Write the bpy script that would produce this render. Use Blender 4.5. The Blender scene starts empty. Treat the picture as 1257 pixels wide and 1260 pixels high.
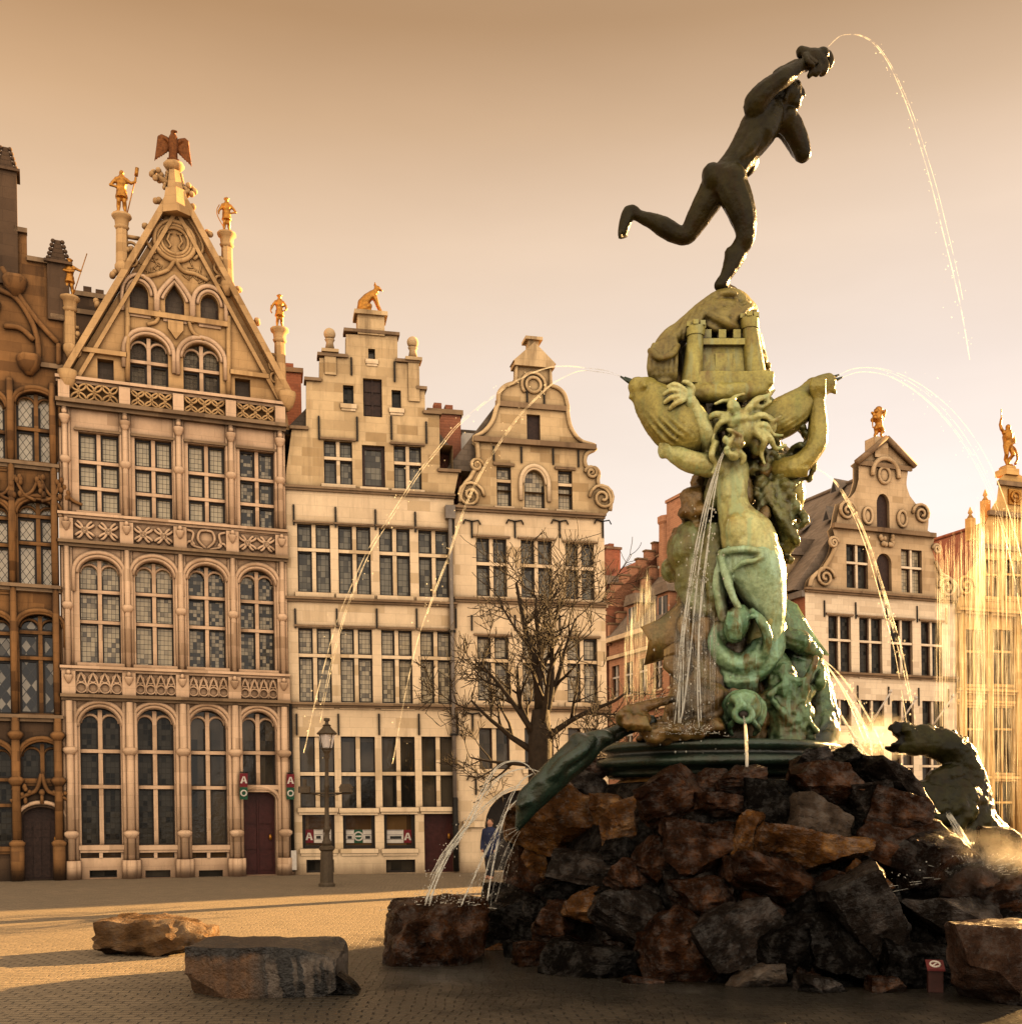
import bpy, bmesh, math, random
from mathutils import Vector, Matrix, Euler, noise
from mathutils.geometry import tessellate_polygon
R = math.radians
rnd = random.Random(7)
SC = bpy.context.scene
COL = SC.collection
# ---------------------------------------------------------------- camera frame
F, CX, HZ, CH = 1400.0, 628.5, 990.0, 2.0      # focal length (px), centre, horizon row, eye height
def P(px, py, Y):
    return Vector(((px - CX) / F * Y, Y, CH + (HZ - py) / F * Y))
# ---------------------------------------------------------------- mesh builder
class MB:
    def __init__(s):
        s.v, s.f, s.m, s.s, s.pr = [], [], [], [], []
    def add(s, vs, fs, mat=0, smooth=False):
        o = len(s.v); s.pr.append((o, o+len(vs), len(s.f), len(s.f)+len(fs)))
        s.v += [tuple(v) for v in vs]
        for f in fs:
            s.f.append([i + o for i in f]); s.m.append(mat); s.s.append(smooth)
    def box(s, x0, x1, y0, y1, z0, z1, mat=0):
        vs = [(x, y, z) for z in (z0, z1) for y in (y0, y1) for x in (x0, x1)]
        s.add(vs, [(0,2,3,1),(4,5,7,6),(0,1,5,4),(2,6,7,3),(0,4,6,2),(1,3,7,5)], mat)
    def prism(s, poly, y0, y1, mat=0, smooth=False):       # polygon in (x,z), extruded along y
        a = sum(poly[i][0]*poly[(i+1)%len(poly)][1]-poly[(i+1)%len(poly)][0]*poly[i][1] for i in range(len(poly)))
        if a < 0: poly = poly[::-1]
        n = len(poly)
        vs = [(x, y0, z) for x, z in poly] + [(x, y1, z) for x, z in poly]
        fs = [list(range(n)), list(range(2*n-1, n-1, -1))]
        fs += [(i+n, (i+1) % n + n, (i+1) % n, i) for i in range(n)]
        s.add(vs, fs, mat, smooth)
    def tube(s, pts, r, n=7, mat=0, smooth=True, flat=None, closed=False):
        pts = [Vector(p) for p in pts]; k = len(pts)
        rs = r if isinstance(r, (list, tuple)) else [r]*k
        ref = None; vs = []
        for i, p in enumerate(pts):
            if closed: t = (pts[(i+1) % k] - pts[i-1])
            else: t = pts[min(i+1, k-1)] - pts[max(i-1, 0)]
            t = t.normalized() if t.length > 1e-9 else Vector((0,0,1))
            if ref is None:
                ref = Vector((0,1,0)) if abs(t.y) < .9 else Vector((1,0,0))
            a = (ref - t*ref.dot(t)).normalized(); b = t.cross(a); ref = a
            for j in range(n):
                w = 2*math.pi*j/n
                vs.append(p + a*math.cos(w)*rs[i]*(flat or 1) + b*math.sin(w)*rs[i])
        fs = []
        for i in range(k if closed else k-1):
            i2 = (i+1) % k
            for j in range(n):
                fs.append((i*n+j, i*n+(j+1) % n, i2*n+(j+1) % n, i2*n+j))
        if not closed:
            fs.append(list(range(n-1, -1, -1))); fs.append([(k-1)*n+j for j in range(n)])
        s.add(vs, fs, mat, smooth)
    def lathe(s, prof, cx=0, cy=0, n=14, mat=0, smooth=True):   # prof: (r,z) going up
        vs = []
        for r, z in prof:
            for j in range(n):
                w = 2*math.pi*j/n
                vs.append((cx+r*math.cos(w), cy+r*math.sin(w), z))
        k = len(prof)
        fs = [(i*n+j, i*n+(j+1) % n, (i+1)*n+(j+1) % n, (i+1)*n+j) for i in range(k-1) for j in range(n)]
        fs.append(list(range(n-1, -1, -1))); fs.append([(k-1)*n+j for j in range(n)])
        s.add(vs, fs, mat, smooth)
    def ell(s, c, ax, rot=None, seg=14, rings=9, mat=0):
        c = Vector(c); vs = []; M = rot if rot is not None else Matrix.Identity(3)
        vs.append(c + M @ Vector((0,0,-ax[2])))
        for i in range(1, rings):
            t = math.pi*i/rings - math.pi/2
            for j in range(seg):
                w = 2*math.pi*j/seg
                vs.append(c + M @ Vector((ax[0]*math.cos(t)*math.cos(w), ax[1]*math.cos(t)*math.sin(w), ax[2]*math.sin(t))))
        vs.append(c + M @ Vector((0,0,ax[2])))
        fs = [(0, 1+(j+1) % seg, 1+j) for j in range(seg)]
        for i in range(rings-2):
            for j in range(seg):
                fs.append((1+i*seg+j, 1+i*seg+(j+1) % seg, 1+(i+1)*seg+(j+1) % seg, 1+(i+1)*seg+j))
        L = len(vs)-1; o = 1+(rings-2)*seg
        fs += [(o+j, o+(j+1) % seg, L) for j in range(seg)]
        s.add(vs, fs, mat, True)
    def limb(s, pts, rs, n=10, dflat=1.0):                # rounded chain for remeshing
        s.tube(pts, rs, n=n, flat=dflat)
        for p, r in zip(pts, rs): s.ell(p, (r, r*(dflat if dflat else 1), r), seg=10, rings=6)
    def arc(s, c, r, a0, a1, y, tr, n=10, tn=5, mat=0):     # arc tube in the x-z plane
        pts = [(c[0]+r*math.cos(R(a0+(a1-a0)*i/n)), y, c[1]+r*math.sin(R(a0+(a1-a0)*i/n))) for i in range(n+1)]
        if abs(a1-a0) >= 360: s.tube(pts[:-1], tr, tn, mat, closed=True)
        else: s.tube(pts, tr, tn, mat)
    def split(s, pad=.03):                                    # separate builders for pieces that do not touch
        bb = []
        for a, b, _, _ in s.pr:
            q = s.v[a:b]; bb.append([min(v[i] for v in q)-pad for i in range(3)]+[max(v[i] for v in q)+pad for i in range(3)])
        par = list(range(len(bb)))
        def find(i):
            while par[i] != i: par[i] = par[par[i]]; i = par[i]
            return i
        for i in range(len(bb)):
            for j in range(i):
                A, B = bb[i], bb[j]
                if all(A[k] <= B[k+3] and B[k] <= A[k+3] for k in range(3)): par[find(i)] = find(j)
        out = {}
        for i, (a, b, fa, fb) in enumerate(s.pr):
            m = out.setdefault(find(i), MB()); o = len(m.v); m.v += s.v[a:b]
            for f in range(fa, fb): m.f.append([k-a+o for k in s.f[f]]); m.m.append(s.m[f]); m.s.append(s.s[f])
        return list(out.values())
    def build(s, name, mats, parent=None, xf=None, fix=False):
        me = bpy.data.meshes.new(name)
        vs = [xf(v) for v in s.v] if xf else s.v
        me.from_pydata(vs, [], s.f)
        if not isinstance(mats, (list, tuple)): mats = [mats]
        for m in mats: me.materials.append(m)
        me.polygons.foreach_set('material_index', [min(i, len(mats)-1) for i in s.m])
        me.polygons.foreach_set('use_smooth', s.s)
        me.update()
        if fix:
            bm = bmesh.new(); bm.from_mesh(me); bmesh.ops.recalc_face_normals(bm, faces=bm.faces); bm.to_mesh(me); bm.free()
        o = bpy.data.objects.new(name, me); COL.objects.link(o)
        if parent is not None: o.parent = parent
        return o
def empty(name, loc=(0,0,0), rz=0):
    o = bpy.data.objects.new(name, None); COL.objects.link(o)
    o.empty_display_size = .2; o.location = loc; o.rotation_euler = (0,0,rz); return o
def tag(o, label=None, cat=None, group=None, kind=None):
    if label: o['label'] = label
    if cat: o['category'] = cat
    if group: o['group'] = group
    if kind: o['kind'] = kind
    return o
def sculpt(mb, name, mat, parent, voxel=.03, smooth=4, disp=(), origin=None):
    """melt the overlapping blobs of a builder into one continuous skin"""
    o = mb.build('blob_tmp', mat)
    m = o.modifiers.new('r', 'REMESH'); m.mode = 'VOXEL'; m.voxel_size = voxel; m.use_smooth_shade = True
    m = o.modifiers.new('s', 'SMOOTH'); m.factor = .5; m.iterations = smooth
    for i, (size, st) in enumerate(disp):
        t = bpy.data.textures.new('relief', 'CLOUDS'); t.noise_scale = size; t.noise_depth = 2
        d = o.modifiers.new('d%d' % i, 'DISPLACE'); d.texture = t; d.strength = st; d.mid_level = .5
        d.texture_coords = 'GLOBAL'
    dg = bpy.context.evaluated_depsgraph_get()
    me = bpy.data.meshes.new_from_object(o.evaluated_get(dg))
    me.name = name
    old = o.data; bpy.data.objects.remove(o); bpy.data.meshes.remove(old)
    if origin is not None: me.transform(Matrix.Translation(-Vector(origin)))
    me.polygons.foreach_set('use_smooth', [True]*len(me.polygons))
    q = bpy.data.objects.new(name, me); COL.objects.link(q)
    if not me.materials: me.materials.append(mat)
    if parent is not None: q.parent = parent
    elif origin is not None: q.location = origin
    return q
def crom(pts, n=6):                                        # Catmull-Rom through points
    pts = [Vector(p) for p in pts]; out = []
    q = [pts[0]*2-pts[1]] + pts + [pts[-1]*2-pts[-2]]
    for i in range(1, len(q)-2):
        a, b, c, d = q[i-1], q[i], q[i+1], q[i+2]
        for k in range(n):
            t = k/n
            out.append(.5*((2*b)+(c-a)*t+(2*a-5*b+4*c-d)*t*t+(3*b-a-3*c+d)*t**3))
    out.append(pts[-1]); return out
# ---------------------------------------------------------------- materials
class NT:
    def __init__(s, name):
        s.mat = bpy.data.materials.new(name); s.mat.use_nodes = True
        s.t = s.mat.node_tree; s.b = s.t.nodes['Principled BSDF']; s.out = s.t.nodes['Material Output']
    def n(s, typ, props=None, **ins):
        nd = s.t.nodes.new(typ)
        for k, v in (props or {}).items(): setattr(nd, k, v)
        for k, v in ins.items():
            key = int(k[1:]) if k[0] == 'i' and k[1:].isdigit() else k.replace('_', ' ')
            s.set(nd.inputs[key], v)
        return nd
    def set(s, sock, v):
        if isinstance(v, bpy.types.NodeSocket): s.t.links.new(v, sock)
        elif isinstance(v, (tuple, list)) and len(v) == 3 and sock.type == 'RGBA': sock.default_value = (*v, 1)
        else: sock.default_value = v
    def math(s, op, a, b=0.0, c=0.0):
        return s.n('ShaderNodeMath', {'operation': op}, i0=a, i1=b, i2=c).outputs[0]
    def mix(s, fac, a, b, blend='MIX'):
        nd = s.t.nodes.new('ShaderNodeMix'); nd.data_type = 'RGBA'; nd.blend_type = blend
        s.set(nd.inputs[0], fac); s.set(nd.inputs[6], a); s.set(nd.inputs[7], b); return nd.outputs[2]
    def noise(s, vec, scale, detail=4, rough=.6):
        nd = s.n('ShaderNodeTexNoise', None, Scale=scale, Detail=detail, Roughness=rough)
        if vec is not None: s.set(nd.inputs['Vector'], vec)
        return nd.outputs['Fac']
    def ramp(s, fac, stops):
        nd = s.t.nodes.new('ShaderNodeValToRGB'); s.set(nd.inputs[0], fac)
        e = nd.color_ramp.elements
        while len(e) < len(stops): e.new(.5)
        for q, (p, c) in zip(e, stops):
            q.position = p; q.color = (*c, 1) if isinstance(c, tuple) else (c, c, c, 1)
        return nd.outputs[0]
    def coords(s, which='Object'):
        return s.n('ShaderNodeTexCoord').outputs[which]
    def scale(s, vec, sc):
        return s.n('ShaderNodeMapping', None, Vector=vec, Scale=sc).outputs[0]
    def bump(s, h, strength, dist=.02, normal=None):
        nd = s.n('ShaderNodeBump', None, Height=h, Strength=strength, Distance=dist)
        if normal is not None: s.set(nd.inputs['Normal'], normal)
        return nd.outputs[0]
    def fin(s, color=None, rough=None, normal=None, **kw):
        if color is not None: s.set(s.b.inputs['Base Color'], color)
        if rough is not None: s.set(s.b.inputs['Roughness'], rough)
        if normal is not None: s.set(s.b.inputs['Normal'], normal)
        for k, v in kw.items(): s.set(s.b.inputs[k.replace('_', ' ')], v)
        return s.mat
def facade_uv(t):                                          # (along the wall, height, 0) in house space
    s = t.n('ShaderNodeSeparateXYZ', None, Vector=t.coords())
    a = t.math('ADD', s.outputs[0], s.outputs[1])
    return t.n('ShaderNodeCombineXYZ', None, X=a, Y=s.outputs[2], Z=0.0).outputs[0], s
def stone(name, c1, c2, soot, bw=.62, bh=.29, mortar=.006, soot_amt=.5, bump=.35, ao=.9):
    t = NT(name); uv, sep = facade_uv(t)
    def brick(bias):
        br = t.n('ShaderNodeTexBrick', None, Vector=uv, Scale=1.0)
        br.inputs['Color1'].default_value = (1,1,1,1); br.inputs['Color2'].default_value = (0,0,0,1); br.inputs['Mortar'].default_value = (1,1,1,1)
        br.inputs['Mortar Size'].default_value = mortar; br.inputs['Brick Width'].default_value = bw
        br.inputs['Row Height'].default_value = bh; br.inputs['Mortar Smooth'].default_value = .3; br.inputs['Bias'].default_value = bias
        return br
    br = brick(0.0); odd = t.ramp(br.outputs['Color'], [(.06, 1.0), (.3, 0.0)])
    obj = t.coords()
    big = t.noise(obj, .55, 5, .62)
    streak = t.noise(t.scale(obj, (2.6, 2.6, .35)), 1.0, 5, .65)
    fine = t.noise(obj, 9.0, 5, .7)
    col = t.mix(t.math('MULTIPLY', br.outputs['Color'], .45), c1, tuple(min(1, x*1.12) for x in c1))
    col = t.mix(t.math('MULTIPLY', odd, .8), col, tuple(x*.86 for x in c2))
    col = t.mix(t.math('MULTIPLY', br.outputs['Fac'], .55), col, tuple(x*.55 for x in c1))
    f1 = t.ramp(big, [(.42, 0.0), (.70, 1.0)])
    f2 = t.ramp(streak, [(.48, 0.0), (.74, 1.0)])
    f = t.math('MULTIPLY', t.math('MAXIMUM', t.math('MULTIPLY', f1, .6), f2), min(1.0, soot_amt+.05))
    col = t.mix(f, col, soot)
    col = t.mix(t.ramp(fine, [(.3, 0.0), (.75, .3)]), col, tuple(x*.66 for x in c1))
    # grime plus painted-in shade under ledges and in carved hollows
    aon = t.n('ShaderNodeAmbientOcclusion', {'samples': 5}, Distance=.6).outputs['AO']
    grime_shade = t.math('MULTIPLY', t.ramp(t.math('ADD', aon, t.math('MULTIPLY', t.math('SUBTRACT', streak, .5), .7)), [(.40, 1.0), (.92, 0.0)]), ao)
    col = t.mix(grime_shade, col, tuple(x*.55 for x in soot))
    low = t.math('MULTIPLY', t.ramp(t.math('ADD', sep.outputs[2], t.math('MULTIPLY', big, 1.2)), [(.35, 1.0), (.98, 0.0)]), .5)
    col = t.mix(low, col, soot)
    h = t.math('ADD', t.math('MULTIPLY', br.outputs['Fac'], -.6), t.math('MULTIPLY', fine, .7))
    return t.fin(col, .86, t.bump(h, bump, .02), Specular_IOR_Level=.25)
def plain(name, col, rough=.6, nscale=6, var=.35, metal=0.0, bump=.15, spec=.2):
    t = NT(name); o = t.coords()
    n = t.noise(o, nscale, 5, .65)
    c = t.mix(t.ramp(n, [(.3, 0.0), (.75, 1.0)]), tuple(x*(1-var) for x in col), tuple(min(1, x*(1+var*.6)) for x in col))
    return t.fin(c, rough, t.bump(n, bump, .02), Metallic=metal, Specular_IOR_Level=spec)
def leaded(name, pale, dark, darkfrac, cw=.11, ch=.15, diamond=False, rough=.12, lead=.05, var=.5, spec=.3):
    t = NT(name); uv, sep = facade_uv(t)
    if diamond:
        a = t.math('ADD', t.n('ShaderNodeSeparateXYZ', None, Vector=uv).outputs[0], 0.0)
        z = sep.outputs[2]
        u = t.math('DIVIDE', t.math('ADD', a, t.math('MULTIPLY', z, .7)), cw)
        v = t.math('DIVIDE', t.math('SUBTRACT', a, t.math('MULTIPLY', z, .7)), cw)
    else:
        q = t.n('ShaderNodeSeparateXYZ', None, Vector=uv)
        u = t.math('DIVIDE', q.outputs[0], cw); v = t.math('DIVIDE', q.outputs[1], ch)
    fu, fv = t.math('FRACT', u), t.math('FRACT', v)
    def edge(f): return t.math('LESS_THAN', t.math('MINIMUM', f, t.math('SUBTRACT', 1.0, f)), lead)
    line = t.math('MAXIMUM', edge(fu), edge(fv))
    cell = t.n('ShaderNodeCombineXYZ', None, X=t.math('FLOOR', u), Y=t.math('FLOOR', v), Z=0.0).outputs[0]
    wn = t.n('ShaderNodeTexWhiteNoise', None, Vector=cell).outputs['Value']
    big = t.noise(t.coords(), .8, 2, .5)
    k = t.math('ADD', t.math('MULTIPLY', wn, var), t.math('MULTIPLY', big, 1-var))
    fac = t.ramp(k, [(max(0, darkfrac-.09), 1.0), (min(1, darkfrac+.09), 0.0)])
    shade = t.mix(t.n('ShaderNodeTexWhiteNoise', None, Vector=t.scale(cell, (1.7, 2.3, 1))).outputs['Value'], tuple(x*.8 for x in pale), pale)
    col = t.mix(fac, shade, dark)
    col = t.mix(line, col, (.03, .027, .022))
    wob = t.noise(t.coords(), 5.0, 3, .5)
    nrm = t.bump(t.math('ADD', t.math('MULTIPLY', line, .5), wob), .25, .02)
    return t.fin(col, rough, nrm, Specular_IOR_Level=spec)
M = {}
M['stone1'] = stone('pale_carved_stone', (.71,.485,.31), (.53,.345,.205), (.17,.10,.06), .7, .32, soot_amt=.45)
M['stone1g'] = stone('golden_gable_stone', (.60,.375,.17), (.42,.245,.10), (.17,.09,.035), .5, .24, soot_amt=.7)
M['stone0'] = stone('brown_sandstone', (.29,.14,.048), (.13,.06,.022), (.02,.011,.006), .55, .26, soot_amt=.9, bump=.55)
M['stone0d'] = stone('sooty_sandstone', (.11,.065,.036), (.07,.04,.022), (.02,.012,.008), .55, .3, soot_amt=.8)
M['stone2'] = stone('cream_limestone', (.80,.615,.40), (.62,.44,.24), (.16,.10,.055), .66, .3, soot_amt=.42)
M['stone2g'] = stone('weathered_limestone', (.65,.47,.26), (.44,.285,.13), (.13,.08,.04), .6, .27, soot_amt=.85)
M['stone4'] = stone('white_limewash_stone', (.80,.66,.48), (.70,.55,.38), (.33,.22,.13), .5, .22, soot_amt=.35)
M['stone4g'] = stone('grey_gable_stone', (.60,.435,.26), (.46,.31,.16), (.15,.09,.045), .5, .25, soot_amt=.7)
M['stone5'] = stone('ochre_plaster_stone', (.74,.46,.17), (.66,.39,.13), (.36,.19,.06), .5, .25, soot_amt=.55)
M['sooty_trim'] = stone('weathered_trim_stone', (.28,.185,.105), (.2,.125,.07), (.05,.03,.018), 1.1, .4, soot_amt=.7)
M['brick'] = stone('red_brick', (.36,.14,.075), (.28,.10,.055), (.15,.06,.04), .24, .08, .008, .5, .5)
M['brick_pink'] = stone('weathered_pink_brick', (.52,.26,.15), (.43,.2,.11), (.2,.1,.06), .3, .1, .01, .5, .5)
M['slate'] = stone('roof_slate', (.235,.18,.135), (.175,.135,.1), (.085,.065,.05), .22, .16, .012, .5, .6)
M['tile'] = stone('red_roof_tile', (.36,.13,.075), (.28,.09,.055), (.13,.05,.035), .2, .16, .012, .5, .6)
M['wood_dark'] = plain('dark_brown_wood', (.04,.02,.014), .5, 12, .5)
M['wood_black'] = plain('blackened_window_wood', (.022,.016,.012), .45, 10, .3)
M['door_red'] = plain('oxblood_door_paint', (.055,.015,.013), .4, 8, .4)
M['iron'] = plain('black_iron', (.018,.016,.014), .5, 20, .3, metal=.4)
M['lead'] = plain('grey_lead_sheet', (.2,.17,.145), .55, 4, .3)
M['gold'] = plain('gilded_metal', (.44,.195,.035), .36, 14, .5, metal=.85, bump=.3, spec=.5)
M['gold_red'] = plain('coppery_gilding', (.16,.055,.016), .42, 14, .5, metal=.7, bump=.3)
M['glass_pale'] = leaded('pale_leaded_glass', (.50,.42,.28), (.22,.18,.12), .16, .105, .13, var=.3, lead=.045)
M['glass_mid'] = leaded('mottled_leaded_glass', (.46,.38,.25), (.11,.09,.065), .36, .105, .13, var=.4, lead=.045)
M['glass_mixed'] = leaded('patchy_leaded_glass', (.34,.285,.195), (.028,.025,.02), .52, .1, .1, var=.6)
M['glass_dark'] = leaded('dark_leaded_glass', (.05,.046,.038), (.012,.012,.011), .4, .12, .15, rough=.1, spec=.1)
M['glass_grey'] = leaded('grey_leaded_glass', (.20,.18,.135), (.05,.045,.036), .42, .13, .17, var=.35, lead=.04, spec=.25)
M['glass_plain'] = leaded('dark_shop_glass', (.075,.06,.042), (.012,.011,.009), .44, .31, 1.9, rough=.09, lead=0.0, spec=.22, var=.25)
M['glass_brown'] = leaded('brown_curtained_glass', (.11,.062,.025), (.05,.028,.014), .5, .35, 2.3, rough=.1, lead=0.0, spec=.15)
M['glass_diam'] = leaded('diamond_leaded_glass', (.52,.45,.34), (.06,.05,.04), .18, .17, .17, True)
M['glass_diam_d'] = leaded('dark_diamond_glass', (.34,.30,.24), (.012,.011,.01), .62, .24, .24, True, var=.8)
M['white'] = plain('white_paint', (.55,.5,.44), .5, 9, .15)
M['sign_red'] = plain('red_sign_enamel', (.14,.009,.014), .4, 9, .2)
M['sign_green'] = plain('green_sign_enamel', (.012,.07,.035), .4, 9, .2)
M['sign_black'] = plain('black_print', (.02,.02,.02), .5, 9, .2)
# ---------------------------------------------------------------- houses
class House:
    def __init__(s, name, label, pxA, YA, pxB, YB, lean=.0175, group=None, cat='house'):
        a, b = P(pxA, HZ, YA), P(pxB, HZ, YB)
        s.A = a; d = Vector((b.x-a.x, b.y-a.y, 0)); s.L = d.length; s.d = d/s.L
        s.root = empty(name, (a.x, a.y, 0), math.atan2(d.y, d.x)); s.lean = lean
        tag(s.root, label, cat, group)
        s.wall = MB(); s.holes = []
        s.trim = MB(); s.pending = []
    def xf(s, v): return (v[0]-s.lean*v[2], v[1], v[2])
    def uz(s, px, py):
        k = (px-CX)/F
        t = (k*s.A.y - s.A.x)/(s.d.x - k*s.d.y)
        Y = s.A.y + t*s.d.y
        z = CH+(HZ-py)/F*Y
        return (t+s.lean*z, z)
    def z(s, px, py): return s.uz(px, py)[1]
    def pts(s, lst): return [s.uz(*p) for p in lst]
    def world(s, u, y, z):
        x = u-s.lean*z
        return Vector((s.A.x+x*s.d.x-y*s.d.y, s.A.y+x*s.d.y+y*s.d.x, z))
    def put(s, mb, name, mats, parent=None, fix=False):
        return mb.build(name, mats, parent or s.root, s.xf, fix)
    # front wall panel with holes, a reveal behind each hole
    def panel(s, outline, y=0.0, mat=0, holes=None):
        hs = s.holes if holes is None else holes
        if holes is None: s.holes = []
        loops = [[Vector((u, z, 0)) for u, z in outline]] + [[Vector((u, z, 0)) for u, z in h['poly']] for h in hs]
        flat = [p for l in loops for p in l]
        tris = tessellate_polygon(loops)
        fs = []
        for a, b, c in tris:
            A, B, C = flat[a], flat[b], flat[c]
            cr = (B.x-A.x)*(C.y-A.y)-(B.y-A.y)*(C.x-A.x)
            if abs(cr) < 1e-9: continue
            fs.append((a, b, c) if cr > 0 else (a, c, b))
        s.wall.add([(p.x, y, p.y) for p in flat], fs, mat)
        for h in hs:
            po = h['poly']; n = len(po); dp = h['depth']
            vs = [(u, y, z) for u, z in po]+[(u, y+dp, z) for u, z in po]
            s.wall.add(vs, [(i, i+n, (i+1) % n+n, (i+1) % n) for i in range(n)], h.get('rmat', mat))
    def body(s, u0, u1, zt, depth=9, mat=0):                # side walls and back
        vs = [(u0,0.002,0),(u1,0.002,0),(u1,depth,0),(u0,depth,0),(u0,0.002,zt),(u1,0.002,zt),(u1,depth,zt),(u0,depth,zt)]
        s.wall.add(vs, [(1,2,6,5),(2,3,7,6),(3,0,4,7),(4,5,6,7)], mat)
    def gable_roof(s, u0, u1, ze, zr, mat, y0=.25, depth=9.5, name='roof', ur=None, over=.15):
        m = MB(); um = (u0+u1)/2 if ur is None else ur
        m.add([(u0-over,y0,ze),(um,y0,zr),(u1+over,y0,ze),(u0-over,depth,ze),(um,depth,zr),(u1+over,depth,ze)],
              [(0,3,4,1),(1,4,5,2),(0,1,2),(3,5,4),(0,2,5,3)], 0)
        m.tube([(um,y0,zr+.03),(um,depth,zr+.03)], .09, 6, 0)
        return s.put(m, name, mat)
    def string(s, px, py, h=.16, out=.14, u0=None, u1=None, mat=1, z=None):   # moulded course, py is its middle
        zz = s.z(px, py) if z is None else z
        a = 0 if u0 is None else u0; b = s.L if u1 is None else u1
        m = MB(); m.box(a-.04, b+.04, -out, .0, zz, zz+h*.5, mat); m.box(a-.02, b+.02, -out*.6, .0, zz-h*.5, zz-.001, mat)
        s.bands = getattr(s, 'bands', []); s.bands.append(m)
        return zz
    def window(s, x0, x1, yt, yb, arch=0.0, mull=1, trans=(), depth=.24, glass='glass_dark', frame='stone1', wood='wood_black',
               sill=.1, heads=False, hood=0, name='window', mw=.1, pointed=False, label=None, wd=.055, rmat=None, lintel=None):
        pc = (x0+x1)/2
        u0, u1 = s.uz(x0, (yt+yb)/2)[0], s.uz(x1, (yt+yb)/2)[0]
        z1, z0 = s.uz(pc, yt)[1], s.uz(pc, yb)[1]
        um, w = (u0+u1)/2, u1-u0
        if arch > 0:
            zs = z1-arch
            poly = [(u0, z0), (u1, z0), (u1, zs)]
            n = 12
            for i in range(1, n):
                a = math.pi*i/n
                x, zz = math.cos(a), math.sin(a)
                if pointed: zz = zz**1.5*.0+ (1-abs(x))**.72
                poly.append((um+x*w/2, zs+zz*arch))
            poly.append((u0, zs))
        else:
            zs = z1; poly = [(u0, z0), (u1, z0), (u1, z1), (u0, z1)]
        hd = {'poly': poly, 'depth': depth+.05}
        if rmat is not None: hd['rmat'] = rmat
        s.holes.append(hd)
        m = MB()
        fy0, fy1 = depth-.16, depth-.01                      # stone mullions and transoms
        if mull:
            for i in range(mull):
                u = u0+w*(i+1)/(mull+1)
                top = z1-.005 if not arch else zs+arch*.9
                m.box(u-mw/2, u+mw/2, fy0, fy1, z0+.002, top, 0)
        zt = []
        for t in trans:
            z = z1-(z1-z0)*t; zt.append(z)
            m.box(u0+.002, u1-.002, fy0-.02, fy1-.002, z-mw*.42, z+mw*.42, 0)
        if heads:                                            # small arched heads over each light
            nl = mull+1
            for i in range(nl):
                a, b = u0+w*i/nl, u0+w*(i+1)/nl; c = (a+b)/2; r = (b-a)/2-.02
                zc = z1-max(arch*.35, .1)-r
                m.arc((c, zc), r, 0, 180, fy0+.05, mw*.42, 10, 6)
        for sx in (0, 1):                                    # dark wooden casements
            pass
        nl = mull+1; edges = [z1]+sorted(zt, reverse=True)+[z0]
        for i in range(nl):
            a, b = u0+w*i/nl+(mw/2 if i else 0), u0+w*(i+1)/nl-(mw/2 if i < nl-1 else 0)
            m.box(a, a+wd, depth-.07, depth, z0+.003, (zs if arch else z1)-.003, 1)
            m.box(b-wd, b, depth-.07, depth, z0+.003, (zs if arch else z1)-.003, 1)
            for q in range(len(edges)-1):
                za, zb = edges[q]-(mw*.42 if q else .003), edges[q+1]+(mw*.42 if q < len(edges)-2 else .003)
                if not (arch and q == 0): m.box(a+wd, b-wd, depth-.072, depth-.002, za-wd, za, 1)
                m.box(a+wd, b-wd, depth-.072, depth-.002, zb, zb+wd, 1)
        if sill:
            m.box(u0-.08, u1+.08, -sill, .0, z0-.13, z0-.005, 0)
            m.box(u0-.05, u1+.05, -sill*.55, .0, z0-.2, z0-.131, 0)
        if lintel:
            m.box(u0-.1, u1+.1, -.07, .0, z1+.02, z1+.02+lintel, 2)
        if hood:
            top = [(um+(w/2+hood)*math.cos(math.pi*i/14), -.03, zs+(arch+hood)*(math.sin(math.pi*i/14) if not pointed else (1-abs(math.cos(math.pi*i/14)))**.72)) for i in range(15)]
            m.tube([(u1+hood, -.03, zs-.5)]+top+[(u0-hood, -.03, zs-.5)], .065, 6, 0)
            h2 = hood*.4
            top = [(um+(w/2+h2)*math.cos(math.pi*i/14), -.01, zs+(arch+h2)*(math.sin(math.pi*i/14) if not pointed else (1-abs(math.cos(math.pi*i/14)))**.72)) for i in range(15)]
            m.tube(top, .05, 6, 0)
        win = s.put(m, name, [M[frame] if frame in M else frame, M[wood], M['sooty_trim']])
        if label: win['label'] = label
        g = MB(); g.add([(u, depth, z) for u, z in poly], [list(range(len(poly)))], 0)
        s.put(g, 'pane', M[glass], win)
        return dict(u0=u0, u1=u1, z0=z0, z1=z1, zs=zs, um=um, w=w, obj=win)
    def door(s, x0, x1, yt, yb, arch=0.0, mat='door_red', depth=.3, name='door', panels=True, handle=True, pointed=False, studs=False, hood=0):
        pc = (x0+x1)/2
        u0, u1 = s.uz(x0, (yt+yb)/2)[0], s.uz(x1, (yt+yb)/2)[0]
        z1, z0 = s.uz(pc, yt)[1], max(s.uz(pc, yb)[1], .02)
        um, w = (u0+u1)/2, u1-u0; zs = z1-arch
        poly = [(u0, z0), (u1, z0), (u1, zs)]
        if arch:
            for i in range(1, 12):
                a = math.pi*i/12; zz = math.sin(a) if not pointed else (1-abs(math.cos(a)))**.72
                poly.append((um+math.cos(a)*w/2, zs+zz*arch))
        poly.append((u0, zs))
        s.holes.append({'poly': poly, 'depth': depth+.04})
        m = MB(); m.add([(u, depth, z) for u, z in poly], [list(range(len(poly)))], 0)
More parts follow.
